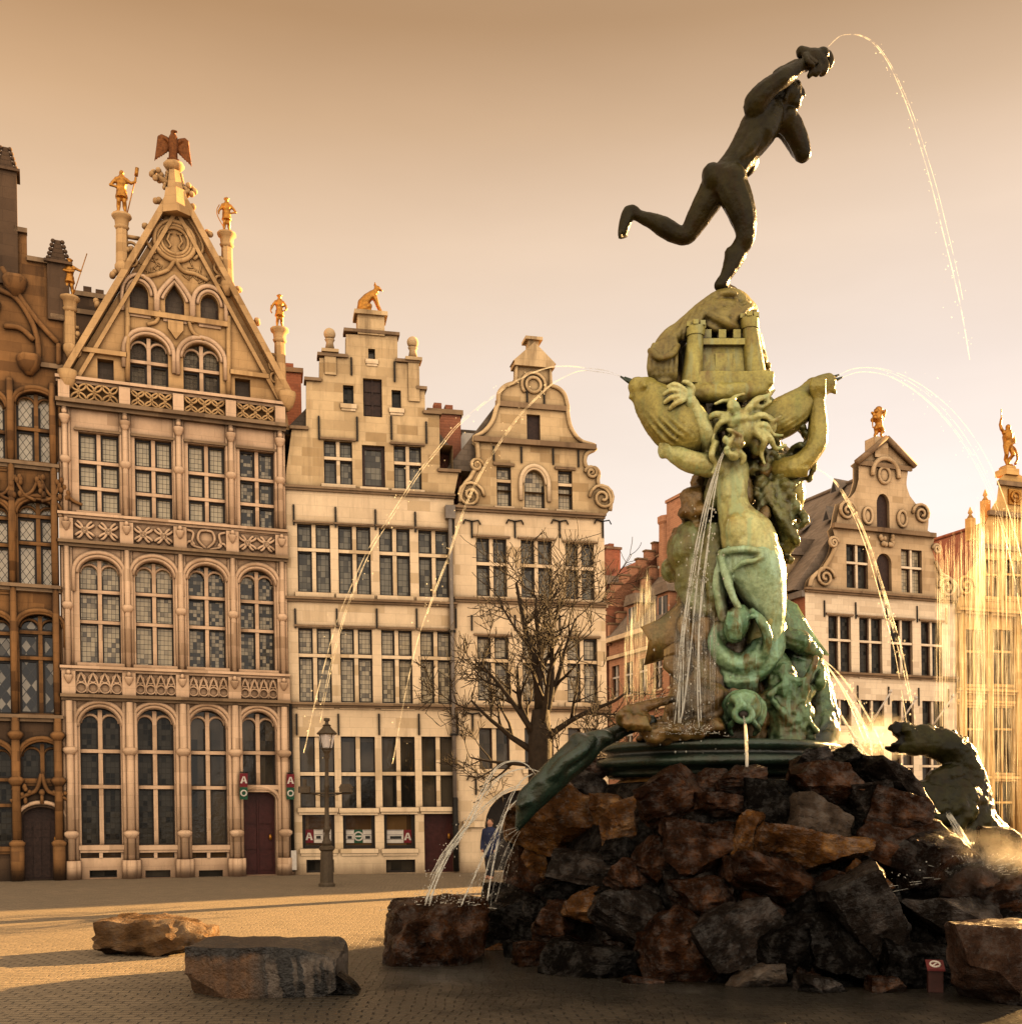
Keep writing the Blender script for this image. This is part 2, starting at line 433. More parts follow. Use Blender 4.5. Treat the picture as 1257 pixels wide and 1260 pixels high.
        if panels:
            h = zs-z0
            for i in range(2):
                for a, b in ((.06, .28), (.34, .62), (.68, .95)):
                    x = u0+w*(.08+.46*i)
                    m.box(x, x+w*.38, depth-.03, depth-.003, z0+h*a, z0+h*b, 0)
            m.box(um-.025, um+.025, depth-.05, depth-.004, z0, zs, 0)
        if studs:
            for i in range(4):
                for j in range(7):
                    x = u0+w*(.14+.24*i); z = z0+(zs-z0)*(.1+.13*j)
                    m.box(x-.09, x+.09, depth-.035, depth-.003, z-.11, z+.11, 0)
        if hood:
            top = [(um+(w/2+hood)*math.cos(math.pi*i/14), -.03, zs+(arch+hood)*math.sin(math.pi*i/14)) for i in range(15)]
            m.tube(top, .06, 6, 1)
        o = s.put(m, name, [M[mat], M['stone1']])
        if handle:
            k = MB(); k.ell((u1-w*.14, depth-.07, z0+1.05), (.05,.05,.09)); k.tube([(u1-w*.14, depth, z0+1.05), (u1-w*.14, depth-.07, z0+1.05)], .02, 6)
            s.put(k, 'handle', M['gold'], o)
        return dict(u0=u0, u1=u1, z0=z0, z1=z1, obj=o)
    def shaft(s, u, z0, z1, r=.09, y=-.05, mat=0, mb=None, n=8):
        (mb or s.trim).tube([(u, y, z0), (u, y, z1)], r, n, mat)
    def corbel(s, u, z, r=.13, mat=0, mb=None):
        m = mb or s.trim
        m.lathe([(r*.35, z-r*2), (r*.8, z-r*1.2), (r*1.1, z-r*.5), (r*1.25, z), (r*1.25, z+r*.25)], u, -.1, 8, mat)
        m.ell((u, -.15, z+r*.9), (r*.62, r*.6, r*.75), seg=7, rings=5, mat=mat)
    def anchor(s, px, pya, pyb, tee=False):
        u, z1 = s.uz(px, pya); z0 = s.uz(px, pyb)[1]
        if not hasattr(s, 'iron'): s.iron = []
        m = MB(); m.box(u-.02, u+.02, -.045, -.005, z0, z1)
        if tee:
            m.tube([(u-.26, -.04, z1-.1), (u-.2, -.04, z1+.02), (u, -.04, z1-.02), (u+.2, -.04, z1+.02), (u+.26, -.04, z1-.1)], .022, 5)
        s.put(m, 'wall_anchor', M['iron'])
    def chimney(s, u, y, z0, z1, w=.9, d=.7, mat='brick', parent=None):
        m = MB(); m.box(u-w/2, u+w/2, y-d/2, y+d/2, z0, z1, 0); m.box(u-w/2-.07, u+w/2+.07, y-d/2-.07, y+d/2+.07, z1, z1+.14, 1)
        m.box(u-w*.3, u-w*.06, y-.15, y+.15, z1+.14, z1+.42, 0); m.box(u+w*.06, u+w*.3, y-.15, y+.15, z1+.14, z1+.38, 0)
        return s.put(m, 'chimney', [M[mat], M['sooty_trim']], parent)
    def finish(s, wmats, tmats, tname='moulding'):
        s.put(s.wall, 'wall', wmats)
        for m in s.trim.split(): s.put(m, tname, tmats)
        for m in getattr(s, 'bands', []): s.put(m, 'string_course', tmats)

ROW = (80, 30.1, 358, 32.2)
# ================================================================ house with eagle (gothic front)
h1 = House('guild_house', 'tall gothic guild house with carved tracery bands and an eagle on its pointed gable', 80, 30.1, 358, 32.2, .0155)
st = 'stone1'
zA = h1.z(86, 858); zB = h1.z(80, 670); zC = h1.z(80, 500); L1 = h1.L
cols_g = [(99.3,149), (168,214.7), (233.7,279.3), (296.5,339.5)]
gtop = [871, 872.5, 874, 876]; dz = [0, -1, -2, -3]
for i, (a, b) in enumerate(cols_g):
    if i < 3:
        h1.window(a, b, gtop[i], 1040, arch=.5, mull=1, trans=(.315, .575), glass='glass_dark' if i < 2 else 'glass_plain', heads=True, hood=.16, sill=.06, depth=.3, mw=.11, wd=.04)
        h1.window(a, b, 1044, 1056, mull=1, depth=.14, glass='glass_brown', sill=0, name='basement_light', mw=.09, wd=.02)
        h1.window(a+11, b-5, 1071, 1080, mull=0, depth=.25, glass='glass_plain', sill=0, name='cellar_grate', wd=.02)
    else:
        h1.window(a, b, gtop[i], 966, arch=.5, mull=1, trans=(.56,), glass='glass_plain', heads=True, hood=.16, sill=.07, depth=.3, mw=.11, wd=.04)
        h1.door(a+1, b+.5, 973, 1078, arch=.25, hood=.1)
h1.panel([(-.0, 0), (L1+.0, 0), (L1, zA), (0, zA)], mat=0)
cols_2 = [(98,148.3), (167,213.5), (232.3,277.8), (296,338)]
t2 = [687, 691, 695.5, 701]; b2 = [816, 819, 821.5, 824.5]
for i, (a, b) in enumerate(cols_2):
    h1.window(a, b, t2[i], b2[i], arch=.42, mull=1, trans=(.315, .605), glass=('glass_mid', 'glass_mid', 'glass_mixed', 'glass_mixed')[i], heads=True, hood=.15, sill=.08, depth=.3, mw=.1, wd=.035)
h1.panel([(0, zA), (L1, zA), (L1, zB), (0, zB)], mat=0)
cols_3 = [(97,146.6), (166.2,211.8), (231.7,277), (295.3,337.5)]
t3 = [533.4, 540.7, 547.7, 555]; b3 = [630, 637.7, 642.8, 649]
for i, (a, b) in enumerate(cols_3):
    h1.window(a, b, t3[i], b3[i], mull=1, trans=(.37, .70), glass='glass_pale' if i < 3 else 'glass_mixed', sill=.06, depth=.24, mw=.1, lintel=.07)
h1.panel([(0, zB), (L1, zB), (L1, zC), (0, zC)], mat=0)
# gable
gl = h1.pts([(81.5, 497), (84.5, 462), (216.5, 244), (349, 484), (356, 529)])
h1.window(159.5, 207, 413, 475.5, arch=.45, mull=1, trans=(.52,), glass='glass_mid', heads=True, hood=.15, sill=0, depth=.25)
h1.window(225.5, 270.5, 422.8, 485, arch=.45, mull=1, trans=(.52,), glass='glass_mid', heads=True, hood=.15, sill=0, depth=.25)
for a, b, yt, yb, pt in ((159.5, 182.5, 348, 381.4, False), (203, 226.6, 350, 388.4, True), (246.6, 269, 362, 395, False)):
    h1.window(a, b, yt, yb, arch=.32 if not pt else .45, mull=0, glass='glass_plain', wood='wood_dark', hood=.2, sill=.08, depth=.3, pointed=pt, name='attic_opening')
h1.door(120, 140, 442, 471, mat='wood_dark', panels=False, handle=False, name='shutter')
h1.door(289, 308, 466, 494, mat='wood_dark', panels=False, handle=False, name='shutter')
h1.panel(gl, mat=1)
h1.body(0, L1, h1.z(84, 468), 9, 1)
ap = h1.uz(216.5, 244)
h1.gable_roof(.2, L1-.2, h1.z(84, 465), ap[1]-.6, M['slate'], ur=ap[0])
T = h1.trim
# coping along the gable with crockets
cop = MB()
for (p, q) in (((83, 462), (213, 243)), ((352, 488), (219, 243))):
    a, b = h1.uz(*p), h1.uz(*q)
    dv = Vector((b[0]-a[0], b[1]-a[1])); nrm = Vector((-dv.y, dv.x)).normalized()
    if nrm.y < 0: nrm = -nrm
    for off, hh, o in ((0, .16, .22), (-.3, .1, .1)):
        c0 = Vector(a)+nrm*off; c1 = Vector(b)+nrm*off
        cop.prism([tuple(c0), tuple(c1), tuple(c1+nrm*hh), tuple(c0+nrm*hh)], -o, .25 if off == 0 else .0, 0)
    for t in (.18, .36, .52, .66, .8, .93):
        c = Vector(a)+dv*t+nrm*.24
        for k in range(3):
            cop.ell((c.x+rnd.uniform(-.07,.07), -.05+rnd.uniform(-.05,.05), c.y+rnd.uniform(-.04,.08)), (.09,.08,.09), seg=7, rings=5)
    cop.lathe([(.05, a[1]-.45), (.17, a[1]-.3), (.24, a[1]-.1), (.26, a[1]+.08)], a[0], -.1, 10)
h1.put(cop, 'coping', M['stone1g'])
# pinnacle below the eagle
pin = MB(); u, z = h1.uz(213.5, 245); zt = h1.z(212, 200)
pin.tube([(u+.05, -.03, z-.5), (u+.04, -.03, z+.2)], [.42, .3], 6, smooth=False)
pin.tube([(u+.04, -.03, z+.2), (u+.02, -.03, zt-.22)], [.24, .15], 6, smooth=False)
pin.lathe([(.14, zt-.25), (.28, zt-.13), (.28, zt-.06), (.17, zt)], u+.02, -.03, 8)
for sx, dz_ in ((-1, .28), (1, .02)):
    pin.tube([(u, -.03, z+.05+dz_), (u+sx*.3, -.03, z+.22+dz_*.9), (u+sx*.42, -.03, z+.27+dz_)], [.1, .085, .1], 6)
    for k in range(6): pin.ell((u+sx*(.44+.12*math.cos(k)), -.03+.08*math.sin(k*2), z+.28+dz_+.11*math.sin(k)), (.085,.085,.085), seg=7, rings=5)
for k in range(6):
    w = k/6
    for sx in (-1, 1): pin.ell((u+.02+sx*(.26-.1*w), -.05, z+.25+w*(zt-z-.5)), (.06,.06,.07), seg=6, rings=4)
h1.put(pin, 'pinnacle', M['stone1g'])
# roundel and ogee tracery on the gable face
rou = MB(); cu, cz = h1.uz(214.8, 297)
for r, t in ((.54, .07), (.44, .045), (.36, .05)): rou.arc((cu, cz), r, 0, 360, -.03, t, 28, 6)
for sx in (-1, 1):
    rou.tube([(cu+sx*.13, -.03, cz+.2), (cu+sx*.2, -.04, cz+.0), (cu+sx*.1, -.03, cz-.14), (cu+sx*.16, -.03, cz-.22)], .035, 5)
    rou.tube([(cu+sx*.06, -.03, cz+.2), (cu+sx*.2, -.03, cz+.21)], .03, 5)
    o2 = h1.uz(215 + sx*28, 352); o3 = h1.uz(215+sx*7, 334)
    rou.tube(crom([(cu+sx*.86, -.03, o2[1]+.18), (cu+sx*.55, -.03, o2[1]+.3), (cu+sx*.2, -.03, o3[1]+.02), (cu, -.03, cz-.5)], 5), .06, 6)
    rou.tube(crom([(cu+sx*.5, -.02, cz-.42), (cu+sx*.75, -.03, cz-.1), (cu+sx*.6, -.03, cz+.35), (cu+sx*.1, -.03, cz+1.05)], 5), .05, 6)
    rou.tube([(cu+sx*.07, -.02, cz+.55), (cu+sx*.07, -.02, cz+1.1)], .035, 5)
for k in range(40):
    sx = rnd.choice((-1, 1)); a = rnd.uniform(0, 3.14)
    x, zz = cu+sx*rnd.uniform(.3, .8), cz-.55-rnd.uniform(0, .55)
    rou.tube([(x, -.005, zz), (x+.16*math.cos(a), -.02, zz+.16*math.sin(a))], .02, 4)
for q in rou.split(): h1.put(q, 'roundel', M['stone1g'])
um, zm = h1.uz(216, 404)
T.tube(crom([(um-.74, -.03, zm-.02), (um-.5, -.04, zm+.1), (um-.42, -.03, zm+.4)], 5), .055, 6, 1)
T.tube(crom([(um+.74, -.03, zm-.22), (um+.45, -.04, zm-.05), (um+.32, -.03, zm+.36)], 5), .055, 6, 1)
T.prism([(um-.2, zm-.05), (um, zm-.32), (um+.2, zm-.05), (um+.2, zm+.18), (um-.2, zm+.18)], -.08, -.005, 1)
for a, b in (((157, 380), (157, 470)), ((192, 384), (193, 392)), ((236, 390), (236, 398)), ((281, 390), (281, 495))):
    p, q = h1.uz(*a), h1.uz(*b); T.tube([(p[0], -.03, p[1]), (q[0], -.03, q[1])], .07, 6, 1)
p, q = h1.uz(158, 384), h1.uz(280, 400)
T.box(p[0], q[0], -.1, -.002, (p[1]+q[1])/2-.06, (p[1]+q[1])/2+.08, 1)
for a, b in (((101, 432), (155, 437)), ((283, 455), (330, 468))):
    p, q = h1.uz(*a), h1.uz(*b); zz = (p[1]+q[1])/2; T.box(p[0], q[0], -.12, -.002, zz-.06, zz+.06, 1)
# bands: strings, piers, tracery
for px, py, hh, out in ((86, 858, .16, .2), (84, 822.5, .14, .16), (80, 668.5, .16, .2), (80, 633.5, .14, .16), (79.6, 497, .2, .26), (80, 468, .16, .22)):
    h1.string(px, py, hh, out, mat=2 if py in (858, 668.5, 497) else 0)
zs1 = [h1.z(86, 858), h1.z(84, 822), h1.z(80, 668), h1.z(80, 634), h1.z(80, 497), h1.z(80, 468)]
pier = [h1.uz(91.5, 960)[0]]+[h1.uz(c, 960)[0] for c in (160.5, 226, 290)]+[h1.uz(351, 960)[0]]
pier[0] = .17; pier[-1] = L1-.14
for u in pier:
    T = MB()
    for du, r, y in ((-.13, .07, -.03), (0, .1, -.1), (.13, .07, -.03)):
        T.tube([(u+du, y, 0), (u+du, y, .5)], r+.05, 8, 0)
        T.tube([(u+du, y, .5), (u+du, y, zs1[0]-.1)], r, 8, 0)
    for zc in (h1.z(120, 924), 1.2):
        T.lathe([(.1, zc-.14), (.2, zc-.02), (.2, zc+.05), (.12, zc+.1)], u, -.08, 8)
    for a, b in ((zs1[1], zs1[2]), (zs1[3], zs1[4])):
        for du, r, y in ((-.1, .05, -.02), (0, .075, -.08), (.1, .05, -.02)):
            T.tube([(u+du, y, a), (u+du, y, b-.1)], r, 7, 0)
        T.lathe([(.09, (a+b)/2-.12), (.15, (a+b)/2-.02), (.15, (a+b)/2+.04), (.09, (a+b)/2+.1)], u, -.06, 8)
    for a, b in ((zs1[0], zs1[1]), (zs1[2], zs1[3])):
        T.box(u-.17, u+.17, -.12, -.001, a+.08, b-.08, 0); h1.corbel(u, b-.22, .1, mb=T)
    h1.corbel(u, zs1[4]-.35, .12, mb=T)
    T.box(u-.14, u+.14, -.24, .02, zs1[4]+.1, zs1[5]-.07, 0)
    h1.put(T, 'pier', M['stone1'])
def tracery(mb, u0, u1, z0, z1, y, kind, r=.03):
    hgt, w = z1-z0, u1-u0
    if kind == 'net':                                       # pointed arches rising over circles
        n = 4; s_ = w/n
        for i in range(n+1):
            x = u0+i*s_
            if i < n:
                mb.arc((x+s_/2, z0+hgt*.28), s_*.46, 0, 360, y, r*.8, 14, 5); mb.arc((x+s_/2, z1-hgt*.27), s_*.36, 0, 360, y, r*.6, 12, 5)
            if i < n: mb.tube(crom([(x, y, z0), (x+s_*.08, y, z0+hgt*.45), (x+s_/2, y, z1)], 4), r, 5); mb.tube(crom([(x+s_, y, z0), (x+s_*.92, y, z0+hgt*.45), (x+s_/2, y, z1)], 4), r, 5)
    elif kind == 'cross':
        n = 2; s_ = w/n
        for i in range(n):
            c = (u0+s_*(i+.5), (z0+z1)/2)
            for a in (0, 90, 180, 270):
                cc = (c[0]+s_*.5*math.cos(R(a)), c[1]+hgt*.62*math.sin(R(a)))
                rr = s_*.43
                if a in (0, 180): mb.arc(cc, rr, a+115, a+245, y, r, 10, 5)
                else: mb.arc(cc, hgt*.55, a+125, a+235, y, r, 10, 5)
            mb.arc(c, .06, 0, 360, y, r, 10, 5)
    elif kind == 'drop':
        c = (u0+w/2, (z0+z1)/2)
        for q in (-1, 1):
            mb.tube(crom([(c[0], y, z0), (c[0]+q*w*.2, y, c[1]-hgt*.05), (c[0]+q*w*.16, y, z1-hgt*.1), (c[0], y, z1-hgt*.02)], 4), r, 5)
            mb.tube(crom([(c[0]+q*w*.08, y, z0), (c[0]+q*w*.36, y, z0+hgt*.2), (c[0]+q*w*.32, y, z1-hgt*.2), (c[0]+q*w*.5, y, z1-hgt*.05)], 4), r, 5)
            mb.arc((c[0]+q*w*.4, z0+hgt*.15), w*.1, 0, 180, y, r, 8, 5)
    else:                                                   # interlaced circles
        n = 3; s_ = w/n; rr = s_*.55
        for i in range(n+1):
            x = u0+i*s_
            a0, a1 = (0, 360)
            if i == 0: a0, a1 = -90, 90
            if i == n: a0, a1 = 90, 270
            mb.arc((x, (z0+z1)/2), min(rr, hgt/2), a0, a1, y, r, 16, 5)
        for i in range(n):
            x = u0+(i+.5)*s_
            mb.arc((x, z0), s_*.5, 0, 180, y, r, 10, 5); mb.arc((x, z1), s_*.5, 180, 360, y, r, 10, 5)
for i in range(4):
    a, b = pier[i]+.16, pier[i+1]-.16
    for z0_, z1_, kind, r_, y_ in ((zs1[0]+.1, zs1[1]-.1, 'net', .034, -.05), (zs1[2]+.1, zs1[3]-.1, 'drop' if i == 2 else 'cross', .045, -.05), (zs1[4]+.1, zs1[5]-.08, 'ring', .036, -.15)):
        fr = MB(); tracery(fr, a, b, z0_, z1_, y_, kind, r_)
        h1.put(fr, 'balustrade_panel' if kind == 'ring' else 'tracery_panel', M['stone1g' if kind == 'ring' else 'stone1'])
ma = M['sooty_trim']
# pedestal columns for the gilded figures, tied to the gable by pierced webs
ped = []
for px, pt, pb, ux, uy in ((149.5, 265, 330, 172, 300), (278.5, 287.5, 352, 262, 322), (343.5, 405, 480, 332, 442), (85.5, 366, 430, 97, 410)):
    m = MB(); u, zt = h1.uz(px, pt); zb = h1.z(px, pb)
    m.tube([(u, -.05, zb), (u, -.05, zt-.4)], [.17, .15], 8, smooth=False)
    m.lathe([(.08, zb-.3), (.2, zb-.05), (.2, zb+.05), (.16, zb+.12)], u, -.05, 8)
    m.lathe([(.15, zt-.42), (.2, zt-.34), (.17, zt-.3), (.19, zt-.14), (.26, zt-.08), (.26, zt-.02), (.18, zt)], u, -.05, 10)
    wu, wz = h1.uz(ux, uy)
    m.tube([(u, -.05, wz+.12), (wu, -.05, wz+.12)], .06, 5); m.arc(((u+wu)/2, wz-.18), .16, 0, 360, -.05, .045, 12, 5)
    m.arc(((u+wu)/2, wz-.52), .14, 0, 360, -.05, .045, 12, 5)
    h1.put(m, 'pedestal', M['stone1g']); ped.append((u, zt))
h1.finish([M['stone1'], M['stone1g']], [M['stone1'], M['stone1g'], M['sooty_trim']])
EAGLE = h1.world(h1.uz(212, 199)[0]+.02, -.03, h1.z(212, 200))
PEDS = [h1.world(u, -.05, z) for u, z in ped]
h1.chimney(h1.uz(119, 345)[0]-.0, 5.5, 13, h1.z(119, 328)+1.3, 1.0, .7, 'stone0d'); h1.chimney(h1.uz(108, 345)[0]-.3, 5.0, 12, h1.z(108, 352)+1.1, 1.0, .7, 'stone0d')

# ================================================================ brown house at the left edge
h0 = House('guild_house', 'dark brown sandstone guild house cut off by the left edge of the view', -60, 29.05, 79.2, 30.08, .0155)
L0 = h0.L
zA0, zB0, zC0 = h0.z(40, 884), h0.z(40, 724), h0.z(40, 574)
h0.door(27.5, 75.5, 993, 1083, arch=.3, mat='wood_dark', studs=True, panels=False, hood=.12)
h0.window(26, 79-1, 913, 958, arch=.42, mull=1, glass='glass_dark', heads=True, hood=.1, sill=.05, depth=.28, frame='stone0')
h0.window(-38, 16, 915, 1042, arch=.45, mull=1, trans=(.35, .6), glass='glass_dark', heads=True, hood=.1, sill=.06, depth=.28, frame='stone0')
h0.panel([(0, 0), (L0, 0), (L0, zA0), (0, zA0)], mat=1)
for x0 in (24, -37):
    h0.window(x0, x0+52, 756, 878, arch=.35, mull=1, trans=(.18, .44), glass='glass_diam_d', heads=True, hood=.1, sill=.06, depth=.28, frame='stone0')
h0.panel([(0, zA0), (L0, zA0), (L0, zB0), (0, zB0)], mat=0)
for x0 in (22.5, -38):
    h0.window(x0, x0+49.5, 616, 720.5, arch=.38, mull=1, trans=(.18, .5), glass='glass_diam', heads=True, hood=.12, sill=.06, depth=.28, frame='stone0')
h0.panel([(0, zB0), (L0, zB0), (L0, zC0), (0, zC0)], mat=0)
for x0 in (20, -43):
    h0.window(x0, x0+49, 482, 568, arch=.35, mull=1, trans=(.53,), glass='glass_diam', heads=True, hood=.1, sill=.05, depth=.28, frame='stone0')
h0.panel([(0, zC0)]+[(L0, zC0)]+h0.pts([(78, 466), (78.5, 396), (79, 322), (33.5, 319.5), (33, 285), (18, 283), (14.5, 281), (2, 281), (-8, 300), (-30, 330), (-58, 380)])+[(0, h0.z(-60, 420))], mat=0)
h0.body(0, L0, h0.z(60, 400), 9, 0)
T = h0.trim
for px, py, o in ((40, 884, .16), (40, 724, .16), (40, 574, .14)): h0.string(px, py, .18, o, mat=1)
for px in (20, 81.5):
    u = h0.uz(px, 960)[0] if px == 20 else L0-.1
    T.tube([(u, -.08, 0), (u, -.08, .9)], .17, 8, 0); T.tube([(u, -.08, .9), (u, -.08, zA0)], .11, 8, 0)
    for zc in (.95, 2.6, 3.8): T.lathe([(.12, zc-.12), (.2, zc), (.2, zc+.05), (.12, zc+.12)], u, -.08, 8)
    for a, b in ((zA0, zB0), (zB0, zC0), (zC0, h0.z(40, 470))): T.tube([(u, -.05, a), (u, -.05, b)], .09, 8, 0)
# ornament over the door, cresting, diagonal mouldings, pinnacles
orn = MB(); u, z = h0.uz(51.5, 976)
for sx in (-1, 1):
    orn.tube(crom([(u+sx*.75, -.06, z-.22), (u+sx*.3, -.08, z-.02), (u+sx*.12, -.08, z+.1), (u, -.08, z+.5)], 5), .06, 6)
    for k in range(5): orn.ell((u+sx*(.3+.09*k), -.1, z+.02+.08*math.sin(k*2)), (.07,.06,.07), seg=6, rings=4)
    orn.ell((u+sx*.42, -.1, z+.16), (.07,.06,.09), seg=6, rings=4); orn.ell((u+sx*.4, -.1, z-.2), (.06,.06,.1), seg=6, rings=4)
orn.tube([(u, -.08, z-.28), (u, -.08, z)], .05, 6); orn.ell((u, -.1, z+.02), (.09,.06,.09), seg=6, rings=4)
for (x, y) in ((49, 600), (18, 600), (76, 606), (-12, 600)):
    a, b = h0.uz(x, y)
    for k in range(9): orn.ell((a+rnd.uniform(-.16,.16), -.1, b+rnd.uniform(-.25,.3)), (.07,.06,.09), seg=6, rings=4)
    orn.tube(crom([(a-.5, -.07, b-.3), (a-.2, -.08, b-.15), (a, -.08, b+.3)], 4), .05, 5); orn.tube(crom([(a+.5, -.07, b-.3), (a+.2, -.08, b-.15), (a, -.08, b+.3)], 4), .05, 5)
for pts in ([(2, 330), (20, 360), (45, 395), (71, 423)], [(0, 358), (20, 368), (38, 395), (46, 420), (47, 442), (40, 450)], [(5, 402), (25, 405), (42, 420)], [(72, 424), (72, 450)]):
    orn.tube([(q[0], -.06, q[1]) for q in crom([Vector((*h0.uz(*p), 0)).xy.to_3d() for p in pts], 4)], .075, 6)
for x, y in ((18, 352), (-15, 380), (36, 449)):
    a, b = h0.uz(x, y); orn.lathe([(.08, b-.3), (.25, b-.1), (.32, b+.12), (.3, b+.2)], a, -.08, 6)
for q in orn.split(): h0.put(q, 'carved_ornament', M['stone0'])
for px, pyt, pyb, r in ((6.5, 181, 284, .26), (71, 296, 330, .27)):
    m = MB(); u, zt = h0.uz(px, pyt); zb = h0.z(px, pyb)
    m.box(u-r, u+r, -.1, 2*r-.1, zb-1.4, zt-.65, 0); m.box(u-r-.08, u+r+.08, -.18, 2*r-.02, zt-.65, zt-.58, 0)
    for k in range(5):
        z = zt-.58+k*.13; q = r*(.8-.12*k); m.box(u-q, u+q, .16-q, .16+q, z, z+.11, 0)
        for sx in (-1, 1): m.ell((u+sx*(q+.03), .16-q, z+.07), (.06,.06,.06), seg=6, rings=4)
    h0.put(m, 'pinnacle', M['stone0d'])
for a, b in (((33, 319), (62, 322)), ((17, 283), (33.5, 285)), ((62, 390), (79, 392)), ((50, 450), (78, 455))):
    p, q = h0.uz(*a), h0.uz(*b); T.box(p[0], q[0], -.1, .1, p[1]-.05, p[1]+.07, 1)
h0.gable_roof(.3, L0-1.2, h0.z(60, 420), h0.z(0, 330), M['slate'], y0=.5)
h0.finish([M['stone0'], M['stone0d']], [M['stone0'], M['sooty_trim']])

# ================================================================ stepped gable house with fox
h2 = House('gabled_house', 'cream house with a stepped gable and a gilded fox on its top step', 358, 32.2, 566, 33.2)
L2 = h2.L; zA2, zB2, zC2 = h2.z(359, 867), h2.z(358, 737), h2.z(357.5, 600)
wg = dict(frame='stone2', depth=.2)
for a, b, yb in ((369,411.8,994), (419.8,461.8,994.5), (470,510.8,993.5), (519,559.5,993)):
    h2.window(a, b, 906.5, yb, mull=1, trans=(.525,), glass='glass_plain', sill=.07, mw=.12, wd=.03, **wg)
stick = []
for a, b in ((372,411.8), (422,461.5), (472.5,510.8)):
    stick.append(h2.window(a, b, 999.5, 1044.5, mull=0, glass='glass_brown', sill=.05, name='shop_window', wd=.09, **wg))
h2.door(522, 559, 997.5, 1075, mat='door_red', panels=False)
for a, b in ((377, 411), (475, 511)):
    h2.window(a, b, 1058, 1074, mull=0, glass='glass_plain', sill=0, name='cellar_hatch', wd=.05, frame='stone2', depth=.25)
h2.panel([(0, 0), (L2, 0), (L2, zA2), (0, zA2)])
for a, b, yt, yb in ((367.5,408,772.8,864), (418.8,458.3,774,864.5), (469.5,507.3,775.5,865.5), (517.5,555.3,777,866)):
    h2.window(a, b, yt, yb, mull=1, trans=(.37,), glass='glass_mid', lintel=.06, sill=.06, mw=.11, wd=.045, **wg)
h2.panel([(0, zA2), (L2, zA2), (L2, zB2), (0, zB2)])
for a, b, yt, yb in ((366,406.5,645,729), (416.3,456.2,647.5,731.3), (466.7,504.5,650,733.3), (515,552.5,652.7,735)):
    h2.window(a, b, yt, yb, mull=1, trans=(.375,), glass='glass_grey', lintel=.05, sill=.06, mw=.11, wd=.045, **wg)
h2.panel([(0, zB2), (L2, zB2), (L2, zC2), (0, zC2)])
h2.window(398.5, 433.5, 542.8, 596, mull=1, trans=(.4,), glass='glass_grey', sill=.05, mw=.1, wd=.04, lintel=.06, **wg)
h2.window(445.5, 473.7, 548, 609-9, mull=0, glass='glass_grey', wood='wood_dark', sill=.09, wd=.09, **wg)
h2.window(484.6, 518.5, 548.8, 602, mull=1, trans=(.4,), glass='glass_grey', sill=.05, mw=.1, wd=.04, lintel=.06, **wg)
h2.door(446.8, 470, 466, 512.7, mat='wood_dark', handle=False, name='loft_door', depth=.15)
h2.window(422, 435, 474, 497, mull=0, glass='glass_dark', sill=.05, wd=.03, **wg)
h2.window(481.8, 493.3, 480, 502.3, mull=0, glass='glass_dark', sill=.05, wd=.03, **wg)
h2.window(453, 461.5, 429, 442, mull=0, glass='glass_plain', sill=.04, wd=.02, name='vent_opening', **wg)
steps = [(564, 612), (563.5, 582), (540.5, 581.5), (540, 510.5), (523, 510), (523, 480), (514, 480), (514, 447.5), (488.8, 447), (488.8, 414), (425.5, 410), (425, 440), (393, 440), (393, 469.5), (377, 469.5), (377, 498.7), (359.5, 498.7), (358.8, 529)]
# merge the two lowest left steps as seen: eaves step, then three rising steps
steps = [(566, 612), (564, 582), (541, 581), (540.5, 510.5), (523, 510), (522.5, 480), (514.5, 479.5), (514, 447.5), (489, 446.5), (488.8, 413.5), (425.5, 411), (425.3, 440.5), (410, 440), (410.2, 440.8), (393, 440.3), (392.6, 469.5), (376.8, 469.2), (376.6, 499), (358.9, 498.6)]
sp = h2.pts([(566, 612), (564, 582), (541, 581), (540.5, 510.5), (523, 510), (522.5, 480), (514.5, 479.5), (514, 447.5), (489, 446.5), (488.8, 413.5), (425.5, 411), (425.3, 440.5), (393, 440.3), (392.6, 469.5), (376.8, 469.2), (376.6, 529.2), (358.9, 528.6)])
h2.panel([(0, zC2), (L2, zC2)]+sp[1:], mat=1)
back = MB(); back.prism([(0, zC2), (L2, zC2)]+sp[1:], .3, .34, 0); h2.put(back, 'gable_back', M['stone2g'])
T = h2.trim
for i in range(len(sp)-1):                                   # coping slabs on every step
    (a, za), (b, zb) = sp[i], sp[i+1]
    if abs(za-zb) < .12 and abs(a-b) > .1 and i > 0:
        T.box(min(a, b)-.06, max(a, b)+.06, -.08, .4, max(za, zb), max(za, zb)+.09, 1)
for px, py, o in ((359, 867, .13), (358, 737, .12), (357.5, 600, .1)): h2.string(px, py, .13, o, mat=1)
m = MB(); (u0, zb), (u1, zt) = h2.uz(440, 412), h2.uz(472.5, 386)
m.box(u0, u1, -.06, .5, zb+.02, zt-.1); m.box(u0-.09, u1+.09, -.14, .58, zt-.1, zt+.02)
h2.put(m, 'gable_pedestal', M['stone2g']); FOX = h2.world((u0+u1)/2, .15, zt+.02)
for px, pyt, pyb in ((405.5, 402, 444), (508, 412.5, 477)):
    m = MB(); u, zt = h2.uz(px, pyt); zb = h2.z(px, pyb)
    m.box(u-.16, u+.16, -.05, .27, zb-.4, zt-.75); m.box(u-.24, u+.24, -.13, .35, zt-.75, zt-.66)
    m.lathe([(.15, zt-.66), (.1, zt-.42), (.13, zt-.36), (.15, zt-.33)], u, .1, 8); m.ell((u, .1, zt-.17), (.17,.17,.17))
    h2.put(m, 'ball_pinnacle', M['stone2g'])
for px in (361, 412.5, 461.5, 510.5, 557.7): h2.anchor(px, 621+(px-361)*.06, 646+(px-361)*.06)
